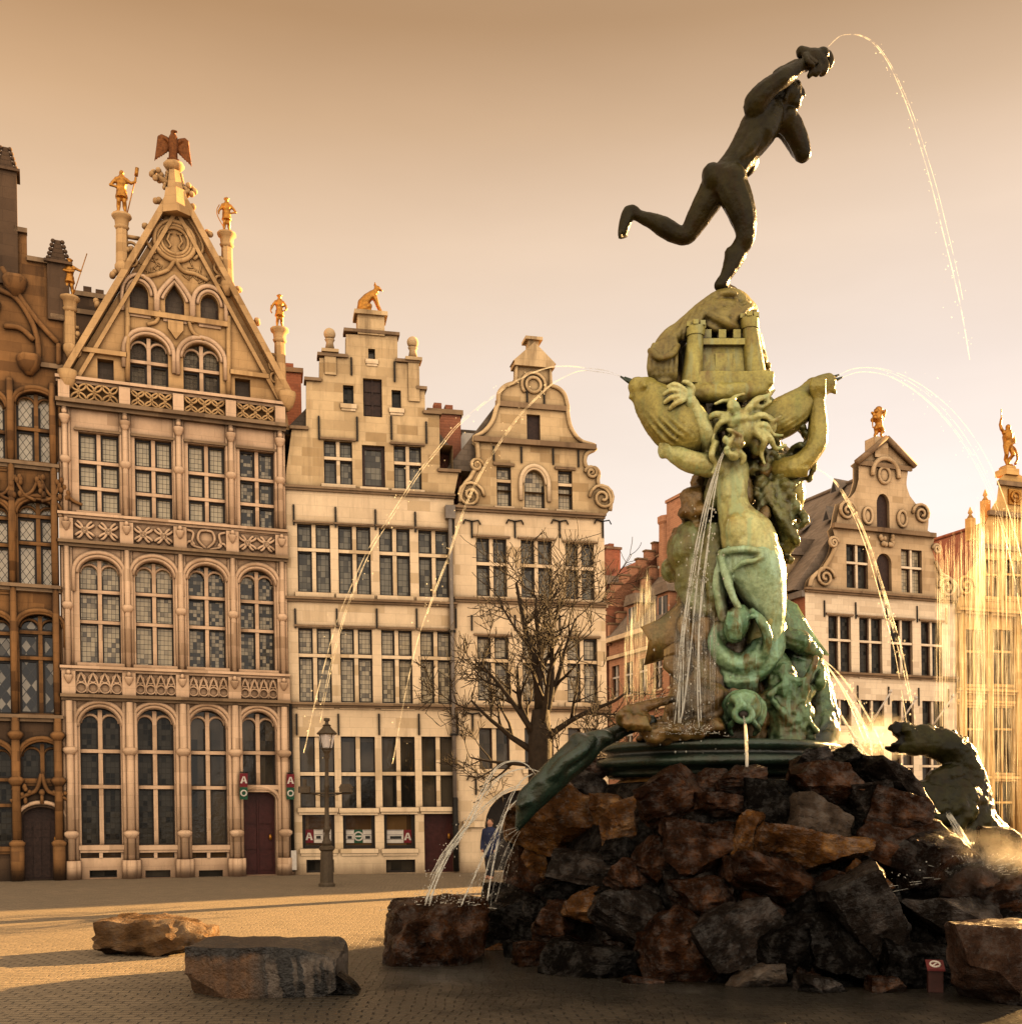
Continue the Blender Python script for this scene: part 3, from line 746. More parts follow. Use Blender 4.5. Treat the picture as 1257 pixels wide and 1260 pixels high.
for px in (363, 414, 463.2, 512.2, 560.5): h2.anchor(px, 749, 773)
for px in (364.7, 416, 466, 515, 562.5): h2.anchor(px, 878.5, 904.5)
for px, a, b in ((392, 512, 541), (439, 513, 543), (481, 512, 541), (524, 519, 546), (432, 440, 462), (485, 445, 470)): h2.anchor(px, a, b)
h2.body(0, L2, h2.z(359, 535), 9, 1)
h2.gable_roof(.1, L2-.2, h2.z(359, 530), h2.z(425, 418), M['slate'], ur=h2.uz(452, 420)[0], y0=.34)
h2.chimney(h2.uz(553, 500)[0], 1.3, h2.z(541, 581)-1.5, h2.z(553, 497), .95, .8, 'brick')
h2.chimney(h2.uz(366, 470)[0]-.35, 3.5, 9, h2.z(366, 452)+1.0, 1.1, .8, 'brick')
m = MB(); u = L2-.13
m.tube([(u, -.1, h2.z(562, 630)), (u, -.1, 2.2)], .06, 7, 0); m.tube([(u, -.1, 2.2), (u, -.1, .05)], .085, 7, 1)
m.box(u-.14, u+.14, -.2, -.002, h2.z(562, 640), h2.z(562, 624), 0)
for z in (1.4, 4, 7): m.box(u-.1, u+.1, -.17, -.002, z, z+.06, 1)
h2.put(m, 'drainpipe', [M['lead'], M['iron']])
m = MB(); u = .06
m.tube([(u, -.09, zA2), (u, -.09, .1)], .05, 7, 0); m.box(u-.05, u+.1, -.14, -.002, .15, .7, 1); h2.put(m, 'drainpipe', [M['iron'], M['white']])
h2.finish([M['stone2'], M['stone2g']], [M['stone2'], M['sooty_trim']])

# ================================================================ bell gable house behind the bare tree
h3 = House('gabled_house', 'cream house with a curved scrolled bell gable behind the bare tree', 566, 33.2, 750, 34.2)
L3 = h3.L; zA3, zB3, zC3 = h3.z(569, 870.5), h3.z(569, 738), h3.z(569, 626)
for a, b in ((589.5,627), (645.5,681), (698.8,735)):
    h3.window(a, b, 896, 946.5, mull=1, glass='glass_plain', wood='wood_dark', sill=.05, mw=.12, wd=.03, **wg)
h3.door(597, 690, 972, 1078, arch=1.05, mat='wood_black', handle=False, depth=.9, name='archway', panels=False)
h3.panel([(0, 0), (L3, 0), (L3, zA3), (0, zA3)])
for a, b, yt, yb in ((587.5,626,783.5,862.5), (642.8,681,784.5,863.5), (697.7,735,785.5,864.5)):
    h3.window(a, b, yt, yb, mull=1, trans=(.37,), glass='glass_mid', sill=.05, mw=.11, lintel=.05, **wg)
h3.panel([(0, zA3), (L3, zA3), (L3, zB3), (0, zB3)])
for a, b, yt, yb in ((586,623.5,662.5,734), (641,679,665,736), (696,731,669,738)):
    h3.window(a, b, yt, yb, mull=1, trans=(.44,), glass='glass_grey', sill=.05, mw=.11, lintel=.05, **wg)
h3.panel([(0, zB3), (L3, zB3), (L3, zC3), (0, zC3)])
h3.window(611, 628.8, 574, 623, mull=0, trans=(.36,), glass='glass_mid', sill=.05, wd=.05, lintel=.07, **wg)
h3.window(645, 670, 578.5, 625.2, arch=.42, mull=0, glass='glass_mid', sill=.05, wd=.05, hood=.12, **wg)
h3.window(686.5, 704, 579, 627.3, mull=0, trans=(.36,), glass='glass_mid', sill=.05, wd=.05, lintel=.07, **wg)
h3.door(648, 664.5, 510, 541.5, mat='wood_dark', handle=False, name='loft_door', panels=False, depth=.15)
def curve(h, pts, n=5): return [(p.x, p.y) for p in crom([Vector((*h.uz(*q), 0)) for q in pts], n)]
right = [(749.5, 632), (751, 612), (747, 601), (738, 596)]
out = curve(h3, [(749.5, 632), (751, 615), (746, 602), (736, 597)], 4)+curve(h3, [(735, 590), (736, 581), (731, 575), (724, 577)], 3)+curve(h3, [(720, 572), (719, 565), (722, 557), (732, 552)], 4) \
    + curve(h3, [(730, 547), (713, 541), (702, 526), (698, 508), (698, 503)], 4)+curve(h3, [(698, 499), (694, 485), (686, 477), (677, 474)], 4)+h3.pts([(676.5, 446), (635, 444)]) \
    + curve(h3, [(634.5, 470), (622, 474), (614, 483), (613, 497)], 4)+curve(h3, [(611, 500), (606, 517), (596, 530), (584, 537)], 4)+h3.pts([(583, 541)])+curve(h3, [(587, 545), (588, 562), (587, 572)], 3)+curve(h3, [(578, 588), (571, 596), (566.5, 608), (566.5, 620)], 4)
h3.panel([(0, zC3), (L3, zC3)]+out[1:-1], mat=1)
m = MB(); m.prism([(.2, zC3), (L3-.2, zC3)]+[(min(max(u, .05), L3-.05), z-.02) for u, z in out[2:-2]], .3, .36, 0); h3.put(m, 'gable_back', M['stone2g'])
T = h3.trim
for px, py, o in ((569, 870.5, .12), (569, 738, .12), (569, 626, .14)): h3.string(px, py, .14, o, mat=1)
for a, b, o in (((582, 541), (732, 552), .16), ((609, 498), (699, 503), .08)):
    p, q = h3.uz(*a), h3.uz(*b); zz = (p[1]+q[1])/2; T.box(p[0], q[0], -o, -.002, zz-.07, zz+.08, 1)
m = MB()
for (px, py, r, s0) in ((578, 610, .42, 1), (741, 613, .42, -1), (727, 582, .2, -1), (586, 573, .2, 1)):
    u, z = h3.uz(px, py); pts = [(u+s0*r*(1-i/26)*math.cos(i*.5), -.05, z+r*(1-i/26)*math.sin(i*.5)) for i in range(24)]
    q = MB(); q.tube(pts, .055, 5); h3.put(q, 'volute', M['stone2g'])
m.tube([(u, -.02, z-.02) for u, z in out[1:-1]], .075, 5)
cu, cz = h3.uz(656, 474); m.arc((cu, cz), .22, 0, 360, -.03, .06, 16, 5); m.arc((cu, cz), .36, -40, 220, -.03, .06, 16, 5)
[h3.put(q, 'gable_moulding', M['stone2g']) for q in m.split()]
m = MB(); (u0, z0), (u1, _) = h3.uz(636.5, 447), h3.uz(676, 447)
m.box(u0-.12, u1+.12, -.15, .4, z0-.1, z0+.02); m.prism([(u0-.16, z0+.02), (u1+.16, z0+.02), ((u0+u1)/2, z0+.62)], -.15, .4)
um = (u0+u1)/2; zt = h3.z(655, 417); m.box(um-.16, um+.16, -.05, .3, z0+.35, zt-.06); m.box(um-.26, um+.26, -.14, .4, zt-.06, zt+.03)
h3.put(m, 'pediment', M['stone2g'])
for px in (580, 633, 688, 741): h3.anchor(px, 641, 662, True)
for px, a, b in ((607, 549, 567), (641, 550, 570), (680, 552, 572), (711, 554, 575), (648, 479, 495), (669, 482, 498)): h3.anchor(px, a, b)
for px in (580, 633, 688): h3.anchor(px, 757, 776)
h3.anchor(581, 878, 900, True); h3.anchor(585, 956, 978, True)
h3.body(0, L3, h3.z(569, 600), 9, 1)
h3.gable_roof(.0, L3-.3, h3.z(575, 575), h3.z(640, 447), M['slate'], y0=.36, ur=h3.uz(648, 460)[0])
m = MB(); u, z = h3.uz(574, 535)
m.prism([(u-.5, z-.3), (u+.55, z-.3), (u+.75, z+.55), (u-.1, z+.55)], 1.2, 2.4, 0); m.add([(u-.15, 1.18, z-.2), (u+.35, 1.18, z-.2), (u+.62, 1.18, z+.45), (u+.1, 1.18, z+.45)], [(0,1,2,3)], 1)
h3.put(m, 'roof_window', [M['slate'], M['white']])
m = MB(); cu = h3.uz(643.5, 1000)[0]                           # impost blocks of the archway
for px in (587, 699):
    u = h3.uz(px, 1013)[0]; z = h3.z(px, 1013); m.box(u-.42, u+.2, -.08, -.002, z-.12, z+.06)
h3.put(m, 'impost', M['stone2'])
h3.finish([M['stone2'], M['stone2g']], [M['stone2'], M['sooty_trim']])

# ================================================================ right hand row
h4 = House('gabled_house', 'white corner house with a scrolled gable and a gilded lion on its pediment', 995, 42.0, 1179, 44.4)
L4 = h4.L; zB4, zC4 = h4.z(1012, 828.5), h4.z(995, 726)
w4 = dict(frame='stone4', depth=.2)
for i, (a, b) in enumerate(((1020,1047), (1059,1087.5), (1097,1124), (1134.5,1161))):
    h4.window(a, b, 861+i*.6, 893+i*.6, mull=1, glass='glass_dark', wood='wood_dark', sill=.05, wd=.03, **w4)
    h4.window(a, b, 915, 985, mull=1, trans=(.4,), glass='glass_plain', wood='wood_dark', sill=.05, wd=.03, **w4)
h4.window(1010, 1150, 1003, 1040, mull=4, glass='glass_plain', sill=.05, name='shop_window', **w4)
h4.panel([(0, 0), (L4, 0), (L4, zB4), (0, zB4)])
for a, b, yt, yb in ((1019,1046.8,758,827), (1057,1085,760.5,829), (1095.5,1122.5,763,830), (1133,1159,765.5,832)):
    h4.window(a, b, yt, yb, mull=1, trans=(.43,), glass='glass_dark', wood='wood_dark', sill=.06, wd=.03, lintel=.06, **w4)
h4.panel([(0, zB4), (L4, zB4), (L4, zC4), (0, zC4)])
h4.window(1041, 1067.5, 670.5, 724, mull=1, trans=(.42,), glass='glass_dark', wood='wood_dark', sill=.0, wd=.03, **w4)
h4.door(1078.5, 1096.5, 681, 727, arch=.35, mat='wood_dark', panels=False, handle=False, name='loft_door', depth=.15)
h4.window(1108.5, 1134, 676.5, 729.5, mull=1, trans=(.42,), glass='glass_mid', wood='wood_dark', sill=.0, wd=.03, **w4)
h4.door(1078.3, 1094, 607.5, 650, arch=.4, mat='wood_dark', panels=False, handle=False, name='loft_door', depth=.15)
o4 = curve(h4, [(1178, 734), (1177, 722), (1168, 712), (1156, 705)], 4)+curve(h4, [(1150, 690), (1147, 675), (1149, 663), (1148, 657)], 4)+curve(h4, [(1141, 653), (1142, 640), (1140, 624), (1128, 622)], 4) \
    + curve(h4, [(1119, 610), (1115, 596), (1117, 578)], 4)+h4.pts([(1121, 574), (1088, 541), (1053, 569), (1056, 572)])+curve(h4, [(1056, 590), (1052, 604), (1046, 612)], 4)+curve(h4, [(1034, 617), (1031, 630), (1028, 646)], 4)+curve(h4, [(1024, 650), (1027, 664), (1024, 680), (1012, 700)], 4)+curve(h4, [(1005, 704), (998, 712), (995.5, 722)], 4)
h4.panel([(0, zC4), (L4, zC4)]+o4, mat=1)
m = MB(); m.prism([(.1, zC4), (L4-.1, zC4)]+[(min(max(u, .05), L4-.05), z-.03) for u, z in o4], .3, .36); h4.put(m, 'gable_back', M['stone4g'])
T = h4.trim
for px, py, o in ((1012, 828.5, .12), (995, 726, .16)): h4.string(px, py, .16, o, mat=1)
for a, b, o in (((1023, 649), (1148, 657.5), .18), ((1055, 571), (1120, 576), .1)):
    p, q = h4.uz(*a), h4.uz(*b); zz = (p[1]+q[1])/2; T.box(p[0], q[0], -o, -.002, zz-.09, zz+.08, 1)
for p, q in (((1051, 570), (1088, 540)), ((1088, 540), (1123, 575))):
    a, b = h4.uz(*p), h4.uz(*q); T.tube([(a[0], -.12, a[1]), (b[0], -.12, b[1])], .12, 6, 1)
m = MB()
for (px, py, r, s0) in ((1014, 711, .42, 1), (1164, 724, .42, -1), (1132.5, 633, .42, -1), (1041, 629, .4, 1), (1151, 676, .2, -1), (1024, 668, .22, 1)):
    u, z = h4.uz(px, py); q = MB(); q.tube([(u+s0*r*(1-i/26)*math.cos(i*.5), -.06, z+r*(1-i/26)*math.sin(i*.5)) for i in range(24)], .065, 5); h4.put(q, 'volute', M['stone4g'])
m.tube([(u, -.02, z-.02) for u, z in o4[:14]], .08, 5); m.tube([(u, -.02, z-.02) for u, z in o4[-16:]], .08, 5)
for px, py, rx, rz in ((1086.7, 585, .26, .3), (1066.5, 635, .2, .3), (1109, 638.5, .2, .3)):
    u, z = h4.uz(px, py)
    m.tube([(u+rx*math.cos(k*.393), -.04, z+rz*math.sin(k*.393)) for k in range(16)], .07, 5, closed=True); m.ell((u, .0, z), (rx*.8, .06, rz*.8))
u, z = h4.uz(1088, 584); m.arc((u, z), .6, -10, 190, -.06, .1, 16, 6)
u, z = h4.uz(1089, 665)
for k in range(14): m.ell((u+rnd.uniform(-.32,.32), -.08, z+rnd.uniform(-.2,.25)), (.1,.08,.1), seg=6, rings=4)
[h4.put(q, 'gable_moulding', M['stone4g']) for q in m.split()]
m = MB(); u, z = h4.uz(1081, 541); m.box(u-.26, u+.34, -.1, .5, z-.7, h4.z(1081, 538.5)); h4.put(m, 'gable_pedestal', M['stone4g']); LION = h4.world(u+.04, .1, h4.z(1081, 538.5))
for px in (1013.5, 1052, 1090, 1127.5, 1163.5): h4.anchor(px, 739+(px-1013)*.06, 759+(px-1013)*.06)
for px in (1015, 1054.5, 1092.5, 1129.5, 1166): h4.anchor(px, 842+(px-1013)*.04, 864+(px-1013)*.04)
h4.body(0, L4, zC4, 9.4, 2)
h4.gable_roof(.02, L4-.2, zC4+.05, h4.z(1052, 575), M['slate'], y0=.36, depth=9.4, ur=h4.uz(1083, 580)[0], over=.3)
ze, zr = zC4+.05, h4.z(1052, 575); ur = h4.uz(1083, 580)[0]
def slope(z): return .0+(ur)*(z-ze)/(zr-ze)                  # roof surface of the left slope
for y, z in ((1.6, ze+1.0), (4.6, ze+1.0)):                   # dormers on the side slope
    m = MB(); u = slope(z)-.9
    m.box(u, u+2.2, y, y+1.5, z-.75, z+.6, 0); m.prism([(u-.15, z+.6), (u+2.6, z+.6), (u+2.4, z+1.25), (u+.5, z+1.25)], y-.12, y+1.62, 1)
    m.box(u-.02, u-.001, y+.15, y+1.35, z-.6, z+.5, 2); m.box(u-.05, u-.021, y+.7, y+.8, z-.6, z+.5, 3)
    h4.put(m, 'dormer', [M['stone4g'], M['slate'], M['glass_plain'], M['brick']])
for y, z in ((.9, ze+2.9), (2.6, ze+2.9), (4.6, ze+3.0), (1.8, ze+4.3)):
    m = MB(); u = slope(z); m.add([(u-.32, y, z), (u-.32, y+.55, z), (u-.3, y+.27, z+.6), (u+.5, y+.27, z+.55)], [(1,0,2),(0,3,2),(2,3,1)], 0); m.add([(u-.33, y+.1, z+.05), (u-.33, y+.45, z+.05), (u-.32, y+.27, z+.42)], [(1,0,2)], 1)
    h4.put(m, 'roof_vent', [M['lead'], M['wood_black']])
m = MB(); m.box(-.14, -.002, .0, 9.4, zC4-.25, zC4-.02, 0)
h4.put(m, 'gutter', M['lead'])
h4.finish([M['stone4'], M['stone4g'], M['brick']], [M['stone4'], M['sooty_trim']])

h5 = House('gabled_house', 'ochre house with tall window bands seen through the falling water at right', 1179.5, 44.42, 1330, 46.5)
L5 = h5.L; zA5, zB5, zC5 = h5.z(1181, 958), h5.z(1181, 850), h5.z(1181, 752)
w5 = dict(frame='stone5', depth=.22)
colx = ((1187,1211), (1221.5,1246), (1256,1281), (1291,1315))
for a, b in colx:
    h5.window(a, b, 962, 1035, mull=1, trans=(.35,), glass='glass_plain', wood='wood_dark', sill=.05, wd=.04, **w5)
h5.panel([(0, 0), (L5, 0), (L5, zA5), (0, zA5)])
for a, b in colx: h5.window(a, b, 871, 951, mull=1, trans=(.33,), glass='glass_brown', wood='wood_dark', sill=.06, wd=.04, **w5)
h5.panel([(0, zA5), (L5, zA5), (L5, zB5), (0, zB5)])
for a, b in colx: h5.window(a, b, 775, 842, mull=1, trans=(.4,), glass='glass_brown', wood='wood_dark', sill=.06, wd=.04, **w5)
h5.panel([(0, zB5), (L5, zB5), (L5, zC5), (0, zC5)])
for a, b in ((1213,1228), (1236.5,1257), (1268,1284)): h5.window(a, b, 689, 734, mull=1, trans=(.4,), glass='glass_mid', wood='wood_dark', sill=.04, wd=.04, **w5)
g5 = curve(h5, [(1325, 740), (1318, 712), (1300, 695)], 4)+h5.pts([(1292, 675)])+curve(h5, [(1286, 655), (1276, 642), (1268, 620)], 4)+h5.pts([(1266, 597), (1264, 590), (1243, 577), (1228, 590), (1228, 598)])+curve(h5, [(1226, 615), (1218, 628), (1212, 645)], 4)+curve(h5, [(1208, 672), (1202, 690), (1190, 704), (1182, 724)], 4)
h5.panel([(0, zC5), (L5, zC5)]+g5, mat=0)
T = h5.trim
for px, py, o in ((1181, 958, .2), (1181, 850, .2), (1181, 752, .3), (1181, 864, .1)): h5.string(px, py, .2, o, mat=0)
for a, b in (((1206, 672), (1296, 680)), ((1226, 594), (1268, 601)), ((1214, 631), (1280, 640))):
    p, q = h5.uz(*a), h5.uz(*b); T.box(p[0], q[0], -.16, -.002, p[1]-.1, p[1]+.08, 1)
u, z = h5.uz(1187, 722); T.tube([(u+.45*(1-i/26)*math.cos(i*.5), -.06, z+.45*(1-i/26)*math.sin(i*.5)) for i in range(24)], .065, 5)
for px in (1183, 1216, 1251, 1286, 1320):
    u = h5.uz(px, 900)[0]; T.tube([(u, -.06, 0), (u, -.06, zC5)], .16, 8, 0)
for px, py in ((1205.5, 634), (1224, 612)):
    m = MB(); u, z = h5.uz(px, py); m.box(u-.14, u+.14, .4, .68, z-.9, z); m.lathe([(.14, z), (.05, z+.16), (.1, z+.22), (.02, z+.45)], u, .54, 8); h5.put(m, 'pinnacle', M['stone5'])
m = MB(); u, z = h5.uz(1247, 612); m.box(u-.3, u+.3, -.08, -.003, z-.3, z+.3); m.arc((u, z), .2, 0, 360, -.1, .06, 14, 5); m.ell((u, -.1, z), (.1,.06,.1)); h5.put(m, 'gilded_emblem', M['gold'])
m = MB(); u, z = h5.uz(1243, 577); m.box(u-.32, u+.32, -.12, .5, z-.25, z+.0); m.box(u-.22, u+.22, -.05, .4, z, z+.12); h5.put(m, 'gable_pedestal', M['stone5']); SAINT = h5.world(u, .15, z+.12)
h5.body(0, L5, zC5, 9, 0)
h5.gable_roof(.1, L5-.2, zC5+.02, h5.z(1210, 632), M['tile'], y0=.3, ur=h5.uz(1243, 640)[0])
h5.finish([M['stone5']], [M['stone5'], M['sooty_trim']])

# ================================================================ brick houses down the side street
def side_at(s): d4 = Vector((-h4.d.y, h4.d.x)); return Vector((h4.A.x+d4.x*s, h4.A.y+d4.y*s))
def pxY(v): return CX+F*v.x/v.y, v.y
def side_house(s0, s1, name, label, zeave, zr, wall, roof, rows):
    a, b = side_at(s1), side_at(s0); (pa, ya), (pb, yb) = pxY(a), pxY(b)
    h = House(name, label, pa, ya, pb, yb, 0.0)
    n = max(2, int(h.L/1.5)); z = 0
    for (z0, z1, gl) in rows:
        for i in range(n):
            c = h.L*(i+.5)/n
            poly = [(c-.42, z0), (c+.42, z0), (c+.42, z1), (c-.42, z1)]
            h.holes.append({'poly': poly, 'depth': .2})
            m = MB(); m.box(c-.05, c+.05, .06, .14, z0, z1, 0); m.box(c-.42, c+.42, .05, .139, z0+(z1-z0)*.6, z0+(z1-z0)*.6+.09, 0); m.box(c-.5, c+.5, -.06, 0, z0-.1, z0-.002, 1)
            w = h.put(m, 'window', [M['white'], M['stone2']]); g = MB(); g.add([(u, .15, zz) for u, zz in poly], [(0,1,2,3)]); h.put(g, 'pane', M[gl], w)
    h.panel([(0, 0), (h.L, 0), (h.L, zeave), (0, zeave)]); h.body(0, h.L, zeave, 7)
    for z0, z1, _ in rows: h.trim.box(-.02, h.L+.02, -.12, .0, z1+.35, z1+.52, 0)
    h.trim.box(-.05, h.L+.05, -.3, 0.05, zeave-.1, zeave+.12, 0)
    m = MB(); m.add([(0,-.25,zeave+.12),(h.L,-.25,zeave+.12),(h.L,3.4,zr),(0,3.4,zr),(h.L,7,zeave+.12),(0,7,zeave+.12)], [(0,1,2,3),(3,2,4,5),(1,4,2),(0,3,5)]); h.put(m, 'roof', roof)
    # crow stepped party gables at both ends
    for u in (0.0, h.L-.3):
        m = MB(); k = 7
        for i in range(k):
            y0 = -.1+3.3*i/k; m.box(u, u+.3, y0, 6.9-3.3*i/k, zeave+(zr-zeave)*i/k+(0 if i else -.2), zeave+(zr-zeave)*(i+1)/k+.25, 0)
            m.box(u-.04, u+.34, y0-.05, y0+.55, zeave+(zr-zeave)*(i+1)/k+.25, zeave+(zr-zeave)*(i+1)/k+.33, 1)
        h.put(m, 'stepped_gable', [M['brick_pink'], M['sooty_trim']])
    for i in range(2):
        c = h.L*(.3+.42*i); z = zeave+.3
        m = MB(); m.box(c-.6, c+.6, .2, 1.6, z, z+1.25, 0); m.prism([(c-.75, z+1.25), (c+.75, z+1.25), (c+.5, z+1.75), (c-.5, z+1.75)], .05, 1.9, 1); m.box(c-.42, c+.42, .17, .199, z+.15, z+1.1, 2); m.box(c-.04, c+.04, .13, .169, z+.15, z+1.1, 3)
        h.put(m, 'dormer', [wall, M['slate'], M['glass_plain'], M['white']])
    h.finish([wall], [M['stone2']])
    return h
rows = [(1.0, 3.0, 'glass_plain'), (4.3, 6.1, 'glass_dark'), (7.4, 9.0, 'glass_dark')]
s6 = side_house(9.6, 17.2, 'brick_house', 'pink brick house with dormers and crow stepped gables seen left of the statue', 10.3, 14.6, M['brick_pink'], M['slate'], rows)
m = MB(); u = 1.5
m.lathe([(.62, 11.5), (.62, 16.4), (.7, 16.5), (.7, 16.8)], u-.85, 3.2, 10, 0, False); m.box(u-.2, u+1.4, 2.6, 4.0, 11.5, 17.3, 0); m.box(u-.26, u+1.46, 2.54, 4.06, 17.3, 17.45, 0)
s6.put(m, 'chimney', M['brick_pink'])
s8 = side_house(17.5, 27, 'brick_house', 'red brick house with a red tiled roof at the far end of the side street', 12.2, 15.4, M['brick'], M['tile'], [(1, 3, 'glass_plain'), (4.3, 6.1, 'glass_dark'), (7.4, 9.0, 'glass_dark'), (10, 11.4, 'glass_dark')])
s8.chimney(3.0, 3.2, 13, 16.6, 1.2, .9, 'brick')
# ---------------------------------------------------------------- paving
def paving():
    t = NT('cobbled_paving'); o = t.coords()
    warp = t.n('ShaderNodeTexNoise', None, Vector=o, Scale=.7, Detail=2).outputs['Color']
    vec = t.n('ShaderNodeVectorMath', {'operation': 'MULTIPLY_ADD'}, i0=warp, i1=(.35, .35, 0), i2=o).outputs[0]
    br = t.n('ShaderNodeTexBrick', None, Vector=vec, Scale=1.0)
    br.inputs['Brick Width'].default_value = .21; br.inputs['Row Height'].default_value = .125
    br.inputs['Mortar Size'].default_value = .012; br.inputs['Mortar Smooth'].default_value = .9; br.inputs['Bias'].default_value = -.1
    br.inputs['Color1'].default_value = (0.2016, 0.1476, 0.09, 1); br.inputs['Color2'].default_value = (0.1368, 0.1008, 0.0612, 1); br.inputs['Mortar'].default_value = (0.0612, 0.0446, 0.0259, 1)
    n1 = t.noise(o, .35, 4, .6); n2 = t.noise(o, 14, 4, .7); n3 = t.noise(o, 2.2, 4, .65)
    col = t.mix(t.ramp(n1, [(.35, 0.0), (.7, .5)]), br.outputs['Color'], (0.1152, 0.0864, 0.0504))
    col = t.mix(t.ramp(n2, [(.4, 0.0), (.8, .5)]), col, (0.2592, 0.1944, 0.1188))
    col = t.mix(t.ramp(n3, [(.55, 0.0), (.8, .4)]), col, (0.108, 0.09, 0.0468))
    # wet ring round the fountain
    s = t.n('ShaderNodeSeparateXYZ', None, Vector=o)
    dx, dy = t.math('SUBTRACT', s.outputs[0], 2.8), t.math('SUBTRACT', s.outputs[1], 12.6)
    d = t.math('SQRT', t.math('ADD', t.math('MULTIPLY', dx, t.math('MULTIPLY', dx, .62)), t.math('MULTIPLY', dy, dy)))
    d = t.math('ADD', d, t.math('MULTIPLY', t.math('SUBTRACT', n3, .5), 1.6))
    wet = t.ramp(t.math('DIVIDE', d, 10.0), [(.42, 1.0), (.60, 0.0)])
    col = t.mix(wet, col, t.mix(.84, col, (.010,.008,.005)))
    h = t.math('ADD', t.math('MULTIPLY', br.outputs['Fac'], -1.0), t.math('MULTIPLY', n2, .35))
    rough = t.math('SUBTRACT', t.math('ADD', .62, t.math('MULTIPLY', n2, .3)), t.math('MULTIPLY', wet, .38))
    return t.fin(col, rough, t.bump(h, 1.0, .05))
M['paving'] = paving()
g = MB()
g.add([(-90,-30,0),(110,-30,0),(110,900,0),(-90,900,0)], [(0,1,2,3)])
tag(g.build('square_paving', M['paving']), kind='structure')
# ---------------------------------------------------------------- fountain sculpture
Y0 = 16.0; PXM = Y0/F
def S(px, py, d=0.0): return P(px, py, Y0+d)*1.0
def blob(mb, px, py, d, rx, rz, rd=None, rot=0.0, seg=14):
    rd = (rx+rz)/2*PXM if rd is None else rd
    mb.ell(S(px, py, d), (rx*PXM, rd, rz*PXM), Matrix.Rotation(R(rot), 3, 'Y'), seg, 9)
def chain(mb, pts, n=10, smooth=3, flat=None):              # pts: (px,py,d,r_px)
    if smooth and len(pts) > 2:
        c = crom([Vector((p[0], p[1], p[2]*100)) for p in pts], smooth)
        rr = crom([Vector((p[3], 0, 0)) for p in pts], smooth)
        pts = [(a.x, a.y, a.z/100, b.x) for a, b in zip(c, rr)]
    mb.tube([S(p[0], p[1], p[2]) for p in pts], [p[3]*PXM for p in pts], n, flat=flat)
    for i in (0, -1):
        p = pts[i]; r = p[3]*PXM; mb.ell(S(*p[:3]), (r*.98, r*.98*(flat or 1), r*.98), seg=10, rings=6)
def bronze(name, base, lite, dark, alt, rough=.42, metal=.35, altw=.5, sc=1.5, spec=.5, teal=None):
    t = NT(name); o = t.coords()
    n1 = t.noise(o, sc, 5, .62); n2 = t.noise(t.scale(o, (4.5, 4.5, 1.1)), 1.0, 5, .65); n3 = t.noise(o, 22, 4, .7)
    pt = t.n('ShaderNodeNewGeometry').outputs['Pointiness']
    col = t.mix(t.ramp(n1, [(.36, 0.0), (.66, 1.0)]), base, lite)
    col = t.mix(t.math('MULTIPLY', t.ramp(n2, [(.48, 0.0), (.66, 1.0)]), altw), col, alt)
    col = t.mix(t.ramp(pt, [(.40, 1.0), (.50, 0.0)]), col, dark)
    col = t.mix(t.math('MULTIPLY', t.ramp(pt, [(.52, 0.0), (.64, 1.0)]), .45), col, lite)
    col = t.mix(t.ramp(n3, [(.42, 0.0), (.8, .5)]), col, dark)
    if teal:                                                 # verdigris runs and rusty patches
        n4 = t.noise(t.scale(o, (8, 8, 1.3)), 1.0, 4, .6); n5 = t.noise(t.scale(o, (1, 1, .6)), 1.7, 4, .65)
        col = t.mix(t.ramp(n5, [(.56, 0.0), (.66, .75)]), col, (.11,.05,.012))
        col = t.mix(t.ramp(n4, [(.52, 0.0), (.62, .65)]), col, teal)
    aon = t.n('ShaderNodeAmbientOcclusion', {'samples': 5}, Distance=.4).outputs['AO']  # crevice shade mixed into the bronze colour to deepen the folds
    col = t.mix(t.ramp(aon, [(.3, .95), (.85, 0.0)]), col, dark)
    h = t.math('ADD', t.math('MULTIPLY', n3, .5), t.noise(o, 7, 4, .6))
    rg = t.math('ADD', rough-.1, t.math('MULTIPLY', n2, .25))
    return t.fin(col, rg, t.bump(h, .5, .03), Metallic=metal*.7, Specular_IOR_Level=spec)
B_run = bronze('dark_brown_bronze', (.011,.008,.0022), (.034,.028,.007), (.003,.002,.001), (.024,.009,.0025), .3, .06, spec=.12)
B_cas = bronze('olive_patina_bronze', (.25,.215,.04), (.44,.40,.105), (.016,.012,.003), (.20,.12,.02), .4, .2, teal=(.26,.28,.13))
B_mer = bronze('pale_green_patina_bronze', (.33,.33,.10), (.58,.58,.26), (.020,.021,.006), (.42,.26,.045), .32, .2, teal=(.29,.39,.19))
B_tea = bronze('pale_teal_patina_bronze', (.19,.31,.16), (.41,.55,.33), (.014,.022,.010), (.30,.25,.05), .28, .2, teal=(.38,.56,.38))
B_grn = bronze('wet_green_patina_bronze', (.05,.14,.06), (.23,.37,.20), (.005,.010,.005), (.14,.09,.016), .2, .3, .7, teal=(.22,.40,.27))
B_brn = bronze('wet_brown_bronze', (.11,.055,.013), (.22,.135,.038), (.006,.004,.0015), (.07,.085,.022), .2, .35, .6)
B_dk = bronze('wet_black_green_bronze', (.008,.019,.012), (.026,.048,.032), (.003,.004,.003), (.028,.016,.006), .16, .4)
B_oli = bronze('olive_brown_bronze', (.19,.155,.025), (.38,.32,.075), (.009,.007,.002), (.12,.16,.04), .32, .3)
B_olv = bronze('dark_olive_bronze', (.065,.07,.017), (.19,.185,.055), (.004,.004,.0015), (.10,.045,.01), .26, .3, teal=(.16,.20,.09))

